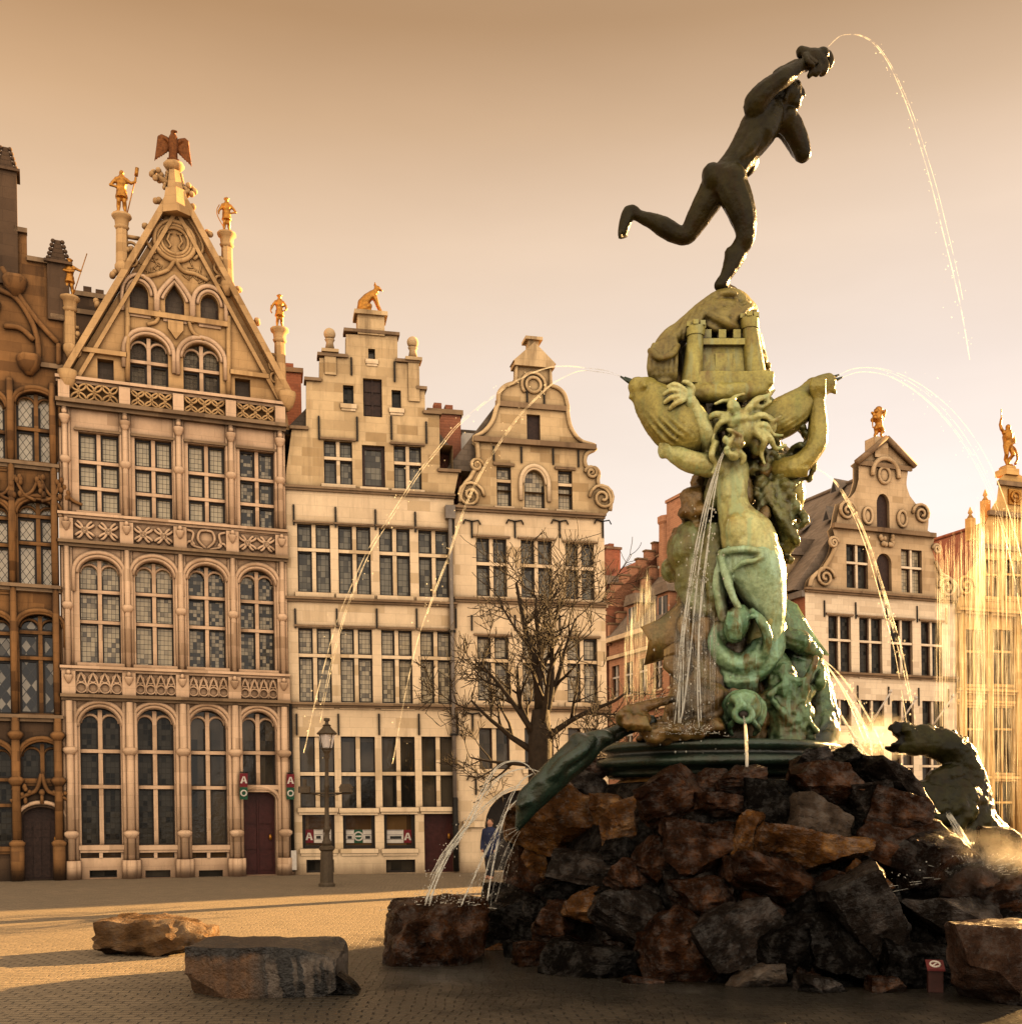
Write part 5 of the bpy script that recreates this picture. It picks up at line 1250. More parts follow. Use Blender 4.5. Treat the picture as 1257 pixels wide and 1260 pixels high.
for k in range(4): chain(m, [(766+k*9,880+k,-1.5,3.4),(769+k*9,890+k,-1.55,4),(772+k*9,898,-1.48,3)], 7, 2)
sculpt(m, 'head', B_brn, se, .024, 2, ((.1, .03),), SR)

# ---- dragon on the right
_S = S
def S(px, py, d=0.0): return _S(px, py, d-1.1)
DR = S(1170, 1010, .2)
dr = empty('dragon_statue', DR); tag(dr, 'bronze dragon arching its neck back with jaws open, on the right of the mound', 'statue')
m = MB()
chain(m, [(1122,907,.2,15),(1134,910,.2,18),(1150,915,.2,19),(1166,920,.2,20),(1178,930,.22,21),(1186,946,.24,22),(1190,966,.25,25),(1188,990,.25,33),(1182,1016,.25,40),(1176,1044,.2,42)], 14, 5, flat=.8)
chain(m, [(1118,904,.2,14),(1108,899,.2,10),(1098,896,.2,5),(1093,896,.2,2.5)], 10, 3, flat=.9)
chain(m, [(1118,914,.2,11),(1108,919,.2,7.5),(1097,921,.2,4.5),(1089,920,.2,2.4)], 10, 3, flat=.9)
blob(m, 1124,912,.2,14,18,.16); blob(m, 1115,899,.08,6,4,.06); chain(m, [(1104,893,.2,3),(1101,889,.2,2.2)], 6, 0)
for k in range(4): chain(m, [(1098+k*5,900+k*1.2,.12,2),(1098+k*5,906+k,.12,1.1)], 5, 0); chain(m, [(1096+k*5,917-k*.6,.12,2),(1097+k*5,911,.12,1.1)], 5, 0)
chain(m, [(1184,984,.15,26),(1160,985,.1,26),(1136,985,.05,24),(1114,978,.05,20),(1096,964,.1,16),(1080,948,.15,12)], 12, 4)
chain(m, [(1150,960,.05,12),(1166,956,.1,14),(1178,950,.2,12)]); chain(m, [(1196,1010,.2,26),(1216,1030,.3,24),(1240,1044,.4,22),(1275,1052,.5,22)], 12, 4)
for k in range(16): blob(m, 1160+rnd.uniform(-40,40), 990+rnd.uniform(-15,30), -.12, rnd.uniform(6,12), rnd.uniform(6,12), .14)
sculpt(m, 'body', B_drg, dr, .028, 2, ((.16, .05), (.06, .03)), DR)
for i, (x, y, a) in enumerate(((1143,896,200),(1158,900,215),(1172,904,235),(1186,912,250),(1195,924,270),(1201,939,280),(1206,956,285),(1211,974,285),(1216,992,285),(1219,1008,290))):
    m = MB(); c = S(x, y, .22)-DR; w = R(a-250); tip = Vector((math.sin(w+.5)*.16, .0, math.cos(w+.5)*.16))
    m.tube([c-tip*1.2, c, c+tip*.42], [.12, .08, .015], 7, flat=.5); m.build('spine', B_drg, dr)
S = _S
# ---------------------------------------------------------------- rock mound
XC, YC = 3.6, 16.4
def mound_r(z): return 3.9-.62*z, 4.15-.72*z                   # left/right and front radii at height z
def inside(v):
    a, b = mound_r(max(v.z, 0)); ax = a if v.x < XC else a+2.2
    return ((v.x-XC)/ax)**2+((v.y-YC)/b)**2 < 1
def onmound(px, py):
    Y = 11.0
    while Y < YC and not inside(P(px, py, Y)): Y += .03
    return min(Y, YC)
def rockmat(name, dark, mid, lite, rough=.35, spec=.4):
    t = NT(name); o = t.coords()
    n1 = t.noise(o, 1.6, 6, .68); n2 = t.noise(t.scale(o, (2.2,2.2,5)), 1.5, 5, .7); n3 = t.noise(o, 16, 5, .75)
    vor = 0 and t.n('ShaderNodeTexVoronoi', {'feature': 'DISTANCE_TO_EDGE'}, Vector=o, Scale=2.2)
    pt = t.n('ShaderNodeNewGeometry').outputs['Pointiness']
    col = t.ramp(t.math('ADD', t.math('MULTIPLY', n1, .6), t.math('MULTIPLY', n2, .4)), [(.34, dark), (.52, mid), (.68, lite)])
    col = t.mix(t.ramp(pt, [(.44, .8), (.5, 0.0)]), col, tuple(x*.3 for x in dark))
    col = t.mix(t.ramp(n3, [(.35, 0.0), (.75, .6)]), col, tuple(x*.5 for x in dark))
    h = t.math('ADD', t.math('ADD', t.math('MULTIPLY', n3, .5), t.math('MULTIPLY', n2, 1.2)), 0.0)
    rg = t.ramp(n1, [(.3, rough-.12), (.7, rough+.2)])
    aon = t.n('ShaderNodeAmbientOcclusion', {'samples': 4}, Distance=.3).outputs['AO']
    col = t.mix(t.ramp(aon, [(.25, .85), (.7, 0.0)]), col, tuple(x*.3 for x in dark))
    wetm = t.ramp(t.math('ADD', t.math('MULTIPLY', n3, .5), t.math('MULTIPLY', t.noise(o, 3.1, 4, .6), .5)), [(.47, .06), (.62, 1.0)])
    return t.fin(col, rg, t.bump(h, 1.0, .07), Specular_IOR_Level=t.math('MULTIPLY', wetm, spec*1.5))
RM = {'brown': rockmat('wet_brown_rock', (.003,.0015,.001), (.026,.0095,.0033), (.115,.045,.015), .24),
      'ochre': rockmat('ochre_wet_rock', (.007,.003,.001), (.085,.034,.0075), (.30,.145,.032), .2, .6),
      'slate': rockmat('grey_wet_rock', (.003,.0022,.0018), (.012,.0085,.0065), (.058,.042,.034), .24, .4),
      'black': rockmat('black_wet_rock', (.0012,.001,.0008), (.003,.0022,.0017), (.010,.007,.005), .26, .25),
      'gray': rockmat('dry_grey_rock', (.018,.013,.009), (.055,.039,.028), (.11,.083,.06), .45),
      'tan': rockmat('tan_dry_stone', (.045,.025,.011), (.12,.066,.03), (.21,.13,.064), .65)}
def streakmat():
    t = NT('black_streaked_stone'); o = t.coords(); s = t.n('ShaderNodeSeparateXYZ', None, Vector=o)
    f = t.noise(o, 11, 5, .7); g = t.noise(o, 1.5, 3, .6); wv = t.noise(o, 3.0, 4, .6)
    wx = t.math('ADD', t.math('MULTIPLY', s.outputs[0], 7.5), t.math('ADD', t.math('MULTIPLY', wv, 1.6), t.math('MULTIPLY', f, .5)))
    n = t.noise(t.n('ShaderNodeCombineXYZ', None, X=wx, Y=s.outputs[1], Z=t.math('MULTIPLY', s.outputs[2], .6)).outputs[0], 1.0, 3, .55)
    side = t.ramp(t.math('ADD', s.outputs[0], t.math('MULTIPLY', g, .4)), [(.06, 0.0), (.34, 1.0)])
    base = t.mix(side, t.mix(t.ramp(n, [(.3, 0.0), (.6, 1.0)]), (.05,.022,.008), (.14,.062,.018)), (.115,.092,.072))
    base = t.mix(t.ramp(f, [(.35, 0.0), (.7, .75)]), base, (.035,.02,.010))
    drip = t.math('MULTIPLY', t.ramp(n, [(.47, 0.0), (.56, 1.0)]), t.math('ADD', .25, t.math('MULTIPLY', side, .75)))
    k = t.math('MAXIMUM', drip, t.ramp(t.math('ADD', s.outputs[2], t.math('ADD', t.math('MULTIPLY', f, .14), t.math('MULTIPLY', wv, .2))), [(.30, 0.0), (.40, 1.0)]))
    col = t.mix(t.math('MULTIPLY', k, .95), base, (.006,.0055,.005))
    return t.fin(col, t.mix(k, (.6,.6,.6), (.2,.2,.2)), t.bump(t.math('ADD', f, t.math('MULTIPLY', n, .8)), 1.0, .07))
RM['streak'] = streakmat()
RM['pink'] = rockmat('pinkish_brown_stone', (.012,.006,.004), (.046,.024,.015), (.095,.054,.036), .4)
def rock_mesh(seed, dims, mat, name, cuts=9, rough=.05, boxy=.55, sub=4):
    r = random.Random(seed); bm = bmesh.new()
    bmesh.ops.create_cube(bm, size=2.0)
    planes = []
    for i in range(cuts):
        n = Vector((r.uniform(-1,1), r.uniform(-1,1), r.uniform(-1,1))).normalized()
        planes.append((n, r.uniform(boxy+.2, boxy+.62)))
    for n, d in planes:
        geom = bm.verts[:]+bm.edges[:]+bm.faces[:]
        res = bmesh.ops.bisect_plane(bm, geom=geom, plane_co=n*d, plane_no=n, clear_outer=True)
        ed = [e for e in res['geom_cut'] if isinstance(e, bmesh.types.BMEdge)]
        if ed: bmesh.ops.edgenet_fill(bm, edges=ed)
    bmesh.ops.triangulate(bm, faces=bm.faces[:])
    me = bpy.data.meshes.new(name)
    sx, sy, sz = dims
    # even out: remesh through a fine subdivision
    mean = (sx+sy+sz)/3
    for v in bm.verts: v.co = Vector((v.co.x*sx, v.co.y*sy, v.co.z*sz))
    target = mean*.17
    for _ in range(sub):
        le = [e for e in bm.edges if e.calc_length() > target]
        if not le: break
        bmesh.ops.subdivide_edges(bm, edges=le, cuts=1); bmesh.ops.triangulate(bm, faces=bm.faces[:])
    bmesh.ops.smooth_vert(bm, verts=bm.verts, factor=.12, use_axis_x=True, use_axis_y=True, use_axis_z=True)
    bm.normal_update(); off = Vector((seed*3.1 % 50, seed*1.7 % 50, 0))
    for v in bm.verts:
        q = v.co/mean
        k = noise.noise(q*1.3+off)*.5+noise.noise(q*3.1+off)*.42+noise.noise(Vector((q.x*1.5, q.y*1.5, q.z*8))+off)*.6+noise.noise(q*8+off)*.22
        v.co += v.normal*k*rough*mean*1.5
    bm.to_mesh(me); bm.free(); me.materials.append(mat)
    me.polygons.foreach_set('use_smooth', [True]*len(me.polygons))
    return me
def rock(px, py, w, h, rot, kind, label, seed, Y=None, dd=.0, depth=None, cuts=9, cat='boulder', group=None, name='boulder', yaw=None, rough=.06, boxy=.55, sharp=True):
    Y = onmound(px, py)+dd if Y is None else Y
    c = P(px, py, Y); s = Y/F/2
    d = depth if depth else max(w, h)*s*.8
    me = rock_mesh(seed, (w*s*1.12, d, h*s*1.12), RM[kind], name, cuts, rough, boxy)
    o = bpy.data.objects.new(name, me); COL.objects.link(o)
    o.location = c; rr = random.Random(seed)
    o.rotation_euler = (rr.uniform(-.15,.15), R(rot), rr.uniform(-.3,.3) if yaw is None else yaw)
    if sharp:
        m = o.modifiers.new('e', 'EDGE_SPLIT'); m.split_angle = R(27)
    tag(o, label, cat, group); return o
# dark core under the boulders
m = MB(); prof = [(1.0, 0.0), (.96, .5), (.9, 1.0), (.84, 1.5), (.78, 2.0), (.7, 2.3), (.3, 2.45)]
n = 56; vs = []
for z_, (f, z) in enumerate(prof):
    a, b = mound_r(z)
    for j in range(n):
        w = 2*math.pi*j/n; ax = (a if math.cos(w) < 0 else a+2.2)*.95; k = 1+.05*noise.noise(Vector((math.cos(w)*3, math.sin(w)*3, z*2)))
        vs.append((XC+ax*math.cos(w)*k*(1 if z < 2.4 else .5), YC+b*.95*math.sin(w)*k*(1 if z < 2.4 else .5), z*(1-.5*max(0, min(1, (math.cos(w)-.1)/.5)))-.03))
fs = [(i*n+j, i*n+(j+1) % n, (i+1)*n+(j+1) % n, (i+1)*n+j) for i in range(len(prof)-1) for j in range(n)]+[[(len(prof)-1)*n+j for j in range(n)]]
m.add(vs, fs, 0, True)
tag(m.build('rock_mound', RM['black']), 'dark heaped rubble core of the fountain mound seen in the gaps between boulders', 'rock mound')
BL = [ # px, py, w, h, tilt, kind, words
 (700,1012,118,66,4,'ochre','broad layered ochre boulder with glittering wet ledges under the sea creature'),
 (662,1062,50,74,-4,'ochre','bright golden upright boulder at the left edge of the mound'),
 (719,1068,76,34,9,'slate','flat grey slab jutting out below the layered ochre boulder'),
 (642,1082,40,68,8,'brown','brown upright rock at the far left edge beside the golden boulder'),
 (768,1014,54,54,-10,'ochre','squat ochre brown rock left of the basin drum'),
 (832,992,74,80,-28,'brown','large slanting brown rock leaning on the basin drum'),
 (800,1064,42,62,6,'brown','upright reddish brown block below the large slanting rock'),
 (775,1086,62,46,14,'brown','brown wedge right of the grey slab'),
 (730,1114,64,44,-8,'ochre','rust coloured rock under the flat grey slab'),
 (685,1142,66,58,4,'brown','rounded brown boulder in the left lower part of the mound'),
 (690,1095,58,24,0,'black','thin black wet rock beneath the golden boulder'),
 (784,1130,100,58,22,'slate','big dark slate block tilted down to the right'),
 (622,1138,42,84,24,'black','tall black shiny rock leaning left near the basin stone'),
 (600,1128,44,40,-12,'slate','small wet grey rock behind the tall black leaning rock'),
 (578,1166,40,44,18,'brown','brown lump beside the flat fountain stone at left'),
 (611,1190,44,44,-24,'ochre','small light brown wedge at the water edge on the left'),
 (662,1190,54,54,0,'brown','low brown rock at the foot of the mound, left side'),
 (732,1192,120,56,2,'black','long black boulder lying at the foot of the mound'),
 (828,1178,88,78,-2,'brown','mossy brown block at the foot below the spouting mask'),
 (866,1046,92,56,8,'brown','dark brown rock in the middle, left of the thin water trail'),
 (727,974,56,40,10,'slate','rounded dark grey rock beneath the creature, left of the drum'),
 (732,950,40,26,-8,'brown','small brown rock directly under the basin rim at left'),
 (616,1102,46,26,0,'black','flat black wet rock behind the flat fountain stone'),
 (888,994,56,32,0,'brown','squared brown stone right below the basin'),
 (872,962,34,28,0,'brown','small squared block under the basin rim left of the water trail'),
 (908,960,50,30,0,'brown','wide squared block under the spouting mask'),
 (887,1034,50,42,10,'brown','brown rock stacked under the squared stone'),
 (924,1032,40,60,18,'ochre','narrow rust rock on the right of the thin water trail'),
 (945,1000,52,70,10,'black','black upright rock right of the thin water trail'),
 (1012,1010,84,46,18,'gray','pale grey slab sloping down to the right in the upper mound'),
 (1016,968,80,56,8,'brown','round dark brown boulder on the upper right shoulder'),
 (990,1048,112,44,10,'ochre','long reddish ledge beneath the pale grey slab'),
 (1067,992,44,52,-8,'slate','dark upright rock between two rounded boulders on the right'),
 (1102,1004,66,56,16,'brown','angular dark rock below the dragon body'),
 (1078,1048,74,62,22,'brown','large purplish brown rock below the dragon, with smooth face'),
 (1068,1094,60,40,36,'ochre','golden wedge lit by low sun in the right middle of the mound'),
 (1070,1142,68,128,-26,'slate','long diagonal grey slab leaning against the foot of the mound'),
 (1034,1172,72,92,-16,'black','black leaning slab at the foot, left of the long diagonal one'),
 (962,1090,116,52,8,'brown','wide dark ledge in the centre of the mound'),
 (902,1152,90,70,-30,'slate','striped slate block tilted up to the right at the foot'),
 (968,1166,78,78,12,'black','black block with mossy ridges next to the striped slate'),
 (930,1202,62,30,0,'gray','small mossy rock at the foot between striped slate and black block'),
 (866,1108,72,50,-6,'brown','brown rock behind the mossy block, below the middle'),
 (945,1126,62,40,14,'brown','small dark ledge stone above the black block'),
 (1140,1058,108,98,6,'brown','massive wet brown boulder with water pouring over it below the dragon'),
 (1156,1128,116,48,4,'slate','long low dark rock under the massive wet boulder'),
 (1236,1100,94,50,-6,'brown','brown boulder at the right edge beside the spray'),
 (1232,1146,90,52,4,'black','black low rock at the right edge behind the front stone'),
 (1120,1192,84,58,6,'black','black block at the foot behind the small red post'),
 (1188,1166,64,52,-8,'black','dark wedge between the red post and the front stone'),
 (1052,938,64,34,16,'black','flat black ledge catching the jets on the upper right'),
 (1100,968,92,32,24,'slate','thin wet ledge sloping down in front of the dragon'),
 (1004,938,52,28,-8,'slate','small shiny grey rock at the foot of the green beast'),
 (1036,1100,60,44,18,'brown','dark brown rock in the gap left of the golden wedge'),
 (1000,1112,60,40,-10,'black','black rock in the hollow above the leaning slab'),
 (760,1048,40,30,10,'black','small black stone wedged right of the grey slab'),
 (835,1140,70,44,8,'brown','brown ledge between the dark slate block and striped slate'),
 (850,1080,60,36,-6,'slate','grey brown ledge just below the middle of the mound'),
 (1250,1055,70,60,4,'brown','dark rock at the right edge behind the spray'),
 (752,992,46,36,-6,'ochre','ochre stone between the layered boulder and the basin drum'),
 (1200,1088,70,44,6,'brown','wet brown rock lit by the spray'),
]
for i, (x, y, w, h, t, k, lab) in enumerate(BL):
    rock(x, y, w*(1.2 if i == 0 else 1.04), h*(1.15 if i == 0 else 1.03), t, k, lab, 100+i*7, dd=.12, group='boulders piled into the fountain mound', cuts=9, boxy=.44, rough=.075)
# smaller rubble between them
nfill = 0
fill = random.Random(5)
spots = [(650,1150),(640,1170),(700,1165),(760,1165),(800,1098),(880,1180),(985,1205),(1005,1195),(1085,1205),(1160,1165),(1210,1130),(660,1120),(752,1105),(905,1090),(1015,1080),(930,1075),(1110,1080),(1130,1150),(1045,1030),(860,1015),(800,1015),(640,1035),(655,1035),(690,980),(1060,1065),(985,1085),(1090,1110),(590,1180),(885,1110),(755,1150)]
BX = [(556,1186,34,24),(604,1204,30,20),(640,1208,46,24),(700,1212,40,20),(790,1214,44,22),(1010,1216,52,24),(1090,1214,40,22)]
for i, (x, y, w, h) in enumerate(BX):
    rock(x, y, w, h, (i*37) % 40-20, 'slate' if i % 2 else 'brown', 'small wet stone lying on the paving along the front foot of the mound', 1200+i, dd=-.12, group='small stones along the foot of the mound', name='rubble_stone', cat='stone', cuts=8)
words = ['left of the centre', 'beside a slab', 'in a gap']
for i, (x, y) in enumerate(spots):
    rock(x, y, fill.uniform(24, 38), fill.uniform(20, 32), fill.uniform(-30, 30), fill.choice(['black', 'brown', 'black', 'slate']), 'small dark stone wedged in a gap between the big boulders of the mound', 900+i, dd=.22, group='small stones wedged between the boulders', name='rubble_stone', cat='stone', cuts=7)
# ---- loose stones standing on the square
def block(cx0, cx1, ytop, ybot, depth, kind, label, seed, name='stone_block', rough=.03, yaw=0.0, boxy=.78, tilt=0):
    Y = CH*F/(ybot-HZ); w = (cx1-cx0)/F*Y; hgt = CH+(HZ-ytop)/F*Y
    Yc = Y+depth*.5; c = P((cx0+cx1)/2, ybot, Y)
    me = rock_mesh(seed, (w*.47, depth*.5, hgt*.57), RM[kind], name, 8, rough, boxy, 5)
    o = bpy.data.objects.new(name, me); COL.objects.link(o); o.location = (c.x*Yc/Y*.5+c.x*.5, Yc, hgt*.46); o.rotation_euler = (0, R(tilt), yaw)
    m = o.modifiers.new('e', 'EDGE_SPLIT'); m.split_angle = R(34)
    return tag(o, label, 'stone'), Y
g_ = 'rough stones set round the fountain'
o, _ = block(118, 262, 1137, 1178, 1.1, 'tan', 'rough brown stone lying farthest left on the sunlit cobbles', 41, rough=.12, boxy=.55); o['group'] = g_
o, _ = block(228, 424, 1168, 1229, 1.0, 'streak', 'squared stone with black wet streaks in the left foreground', 52, rough=.04, boxy=.9); o['group'] = g_
o, _ = block(464, 602, 1112, 1190, 1.2, 'brown', 'flat topped overhanging stone catching the jets at the left end of the mound', 65, rough=.09, boxy=.55); o['group'] = g_
o, _ = block(1184, 1312, 1148, 1241, 1.1, 'pink', 'pinkish brown upright stone at the right edge of the foreground', 79, rough=.07, boxy=.62); o['group'] = g_
m = MB(); Y = CH*F/(1226-HZ); a = P(404, 1226, Y)
m.prism([(a.x, .02), (a.x+.30, .02), (a.x+.22, .12), (a.x+.06, .24), (a.x-.02, .2)], Y-.0, Y+.35); tag(m.build('broken_slab', RM['black'], fix=True), 'black wedge of broken slab leaning behind the streaked stone', 'stone')
# ---------------------------------------------------------------- gilded figures on the gables
def fig(name, label, base, hgt, pose, mat='gold', rz=0.0, group=None, cat='statue', vox=.022):
    root = empty(name, base, rz); tag(root, label, cat, group)
    k = hgt
    m = MB()
    def c(pts, n=8): m.limb([Vector((x*k, y*k, z*k)) for x, y, z, r in pts], [r*k for *_, r in pts], n)
    for s, (kx, ky, fx, fy) in zip((-1, 1), pose.get('legs', ((-.06,-.03,-.07,0), (.06,-.03,.08,0)))):
        c([(s*.055,0,.5,.07), (kx,ky,.28,.052), (kx*.5+fx*.5,.02,.18,.05), (fx,fy,.05,.03)]); c([(fx,fy,.03,.032), (fx*1.2,fy-.1,.02,.028)])
    c([(0,0,.48,.1), (0,.01,.58,.1), (0,0,.7,.125), (0,0,.79,.1)]); c([(0,0,.8,.05), (0,-.01,.87,.045)])
    m.ell((0,-.01*k,.915*k), (.058*k,.065*k,.075*k)); m.ell((0,-.075*k,.905*k), (.015*k,.02*k,.02*k))
    for s in (-1, 1): m.ell((s*.1*k,0,.78*k), (.06*k,.06*k,.055*k))
    for arm in pose['arms']: c([(*p, r) for p, r in zip(arm, (.045, .04, .036, .03))])
    if pose.get('skirt', True):
        m.tube([(0,0,.36*k), (0,0,.46*k), (0,0,.55*k)], [.15*k,.125*k,.1*k], 10)
    if pose.get('hat'): m.ell((0,0,.965*k), (.1*k,.1*k,.025*k)); m.ell((0,0,.985*k), (.055*k,.055*k,.04*k))
    if pose.get('cape'): m.ell((0,.09*k,.55*k), (.13*k,.05*k,.28*k))
    m.box(-.13*k,.13*k,-.11*k,.11*k,-.005*k,.02*k)
    sculpt(m, 'body', M[mat], root, vox, 2, [], None)
    for (a, b, r) in pose.get('rods', ()):
        q = MB(); q.tube([Vector(p)*k for p in crom(a, 4)] if len(a) > 2 else [Vector(p)*k for p in a], r*k, 6); q.build(b, M[mat], root)
    return root
G_ = 'gilded figures standing on gable columns'
PM = PXM*2
fig('gilded_statue', 'gilded man with hand on hip raising a torch on a pole, left of the eagle', PEDS[0], 1.2, dict(arms=[((-.1,0,.79),(-.2,0,.68),(-.24,-.02,.62),(-.1,-.05,.58)), ((.1,0,.79),(.2,-.02,.72),(.29,-.03,.76),(.3,-.03,.86))],
    rods=[([(.12,-.04,.03),(.31,-.03,.9)], 'staff', .014), ([(.31,-.03,.9),(.33,-.03,1.08)], 'torch_head', .045)]), 'gold', R(17), G_)
fig('gilded_statue', 'gilded archer holding a bow at his side, right of the eagle', PEDS[1], .97, dict(hat=True, cape=True, arms=[((-.1,0,.79),(-.17,0,.68),(-.22,-.02,.58),(-.22,-.05,.5)), ((.1,0,.79),(.2,0,.7),(.26,0,.62),(.14,-.06,.56))],
    rods=[([(-.2,-.04,.76),(-.27,-.05,.6),(-.24,-.05,.4),(-.02,-.04,.03)], 'bow', .014)]), 'gold', R(17), G_)
fig('gilded_statue', 'small gilded figure on the rightmost column of the eagle gable', PEDS[2], .95, dict(hat=True, arms=[((-.1,0,.79),(-.18,0,.7),(-.22,0,.6),(-.24,-.02,.54)), ((.1,0,.79),(.19,0,.68),(.2,-.03,.58),(.14,-.08,.52))],
    rods=[([(-.24,-.02,.66),(-.26,-.03,.5),(-.22,-.02,.42)], 'horn', .02)]), 'gold', R(17), G_)
fig('gilded_statue', 'gilded soldier leaning on a long pike at the left foot of the eagle gable', PEDS[3], 1.0, dict(hat=True, arms=[((-.1,0,.79),(-.14,-.06,.66),(.0,-.12,.62),(.12,-.12,.64)), ((.1,0,.79),(.2,-.06,.72),(.27,-.1,.68),(.3,-.1,.68))],
    rods=[([(.1,-.1,.02),(.44,-.1,1.16)], 'pike', .014)]), 'gold', R(17), G_)
fig('gilded_statue', 'gilded saint with raised arm holding a torch on the ochre gable at far right', SAINT, 1.72, dict(skirt=False, arms=[((-.1,0,.79),(-.19,0,.86),(-.22,0,.96),(-.19,0,1.1)), ((.1,0,.79),(.16,-.02,.66),(.12,-.08,.56),(.02,-.1,.5))],
    legs=((-.06,-.03,-.02,0),(.1,-.06,.02,0)), rods=[([(-.19,0,1.1),(-.19,0,1.32)], 'torch', .014), ([(.12,-.1,.05),(.24,-.05,.2),(.2,-.02,.42),(.05,-.05,.5)], 'shield_rim', .03)]), 'gold', R(20))
# eagle
er = empty('gilded_eagle', EAGLE, R(17)); tag(er, 'coppery gilded eagle with half spread wings on the tip of the gothic gable', 'statue')
m = MB(); m.limb([(0,0,.08),(0,0,.25),(0,-.01,.45),(0,-.03,.62),(0,-.04,.72)], [.13,.12,.15,.13,.08]); m.ell((.0,-.05,.78), (.075,.085,.075)); m.limb([(.03,-.11,.79),(.09,-.15,.77),(.11,-.15,.72)], [.04,.03,.012])
m.limb([(-.05,-.06,.1),(-.06,-.1,0)], [.05,.045]); m.limb([(.05,-.06,.1),(.06,-.1,0)], [.05,.045]); m.box(-.16,.16,-.16,.16,-.02,.03)
m.limb([(0,.06,.3),(0,.1,.1),(0,.12,-.06)], [.1,.1,.07]); sculpt(m, 'body', M['gold_red'], er, .022, 2, [])
for s in (-1, 1):
    m = MB(); m.limb([(s*.07,0,.5),(s*.18,0,.6),(s*.3,.02,.66),(s*.36,.02,.63)], [.07,.075,.065,.05])
    for q in range(7):
        t = q/6; x = s*(.12+.24*t); m.limb([(x,.02,.58+.05*t),(x+s*.05*t,.05,.38-.08*t),(x+s*(.0+.12*t),.06,.3-.3*t)], [.055,.045,.016])
    sculpt(m, 'wing', M['gold_red'], er, .018, 1, [])
# fox
fr_ = empty('gilded_fox', FOX, R(14)); tag(fr_, 'gilded sitting fox looking right on the top step of the stepped gable', 'statue')
m = MB(); m.limb([(-.22,0,.14),(-.2,0,.28),(-.08,0,.45),(.06,0,.58),(.16,0,.66)], [.17,.17,.14,.115,.09]); m.ell((.2,0,.76), (.1,.08,.08)); m.limb([(.24,0,.75),(.34,0,.71)], [.06,.025])
for s in (-.05,.05):
    m.limb([(.13,s,.86),(.12,s*1.2,.93)], [.035,.01]); m.limb([(.13,s,.5),(.22,s,.25),(.33,s,.04)], [.07,.045,.04]); m.limb([(-.18,s*2,.1),(-.04,s*2.2,.18),(-.02,s*2,.04)], [.11,.09,.05])
m.limb([(-.3,0,.1),(-.4,0,.04),(-.2,-.12,.04)], [.06,.06,.04]); m.box(-.42,.42,-.17,.17,-.03,.03); sculpt(m, 'body', M['gold'], fr_, .024, 2, [])
# lion
lr = empty('gilded_lion', LION, R(20)); tag(lr, 'gilded rampant lion standing on its hind legs on the white corner house', 'statue')
m = MB(); m.limb([(.06,0,.42),(.04,0,.6),(-.02,0,.8),(-.02,0,.95)], [.15,.14,.19,.17]); m.ell((.02,-.02,1.07), (.16,.14,.16)); m.limb([(.1,-.04,1.06),(.2,-.05,1.02)], [.08,.06])
for q in range(10): m.ell((-.08+.12*math.cos(q), .12*math.sin(q*2), .9+.2*math.sin(q*1.3)), (.09,.08,.09))
m.limb([(.08,0,.9),(.24,-.03,.88),(.3,-.05,1.08)], [.075,.06,.055]); m.limb([(.06,.06,.82),(.22,.05,.72),(.28,.05,.8)], [.075,.055,.05])
m.limb([(.04,-.06,.42),(.16,-.08,.28),(.08,-.07,.14),(.14,-.07,.03)], [.12,.085,.055,.05]); m.limb([(-.02,.06,.42),(-.02,.07,.24),(-.1,.07,.12),(-.04,.07,.03)], [.12,.085,.055,.05])
m.limb([(-.06,0,.36),(-.24,0,.4),(-.26,0,.62),(-.2,0,.84),(-.27,0,.95)], [.035,.03,.03,.035,.055]); m.box(-.25,.28,-.16,.16,-.02,.03); sculpt(m, 'body', M['gold'], lr, .024, 2, [])
# ---------------------------------------------------------------- bare tree
bark = plain('dark_wet_bark', (.028,.018,.010), .8, 9, .5, bump=.7)
tr = empty('bare_tree', P(664, 1094, 26.5).xy.to_3d()); tag(tr, 'leafless tree with dark spreading branches in front of the bell gable house', 'tree')
m = MB(); tz = .0
m.tube([(0,0,0),(0,0,.25),(.02,0,1.2),(0,0,2.6),(.0,0,3.4),(.02,0,4.2)], [.42,.29,.25,.27,.28,.2], 12); 
m.build('trunk', bark, tr)
tb = MB(); tr_ = random.Random(12)
def branch(p, d, L, r, lev):
    pts = [p]; n = 6; v = d.copy(); rs = [r]
    for i in range(n):
        v = (v+Vector((tr_.uniform(-.22,.22), tr_.uniform(-.22,.22), tr_.uniform(-.1,.2)))).normalized()
        pts.append(pts[-1]+v*L/n); rs.append(r*(1-.72*(i+1)/n))
        if lev < 4 and i > 0 and tr_.random() < (.85 if lev < 2 else .56):
            for q in range(2 if lev >= 2 else 1):
                a = tr_.uniform(0, 6.28); side = v.cross(Vector((math.cos(a), math.sin(a), .3))).normalized()
                branch(pts[-1], (v*.6+side*.75+Vector((0,0,.12))).normalized(), L*tr_.uniform(.42,.64), rs[-1]*.6, lev+1)
    tb.tube(pts, [max(x, .007) for x in rs], 6 if lev < 2 else 4)
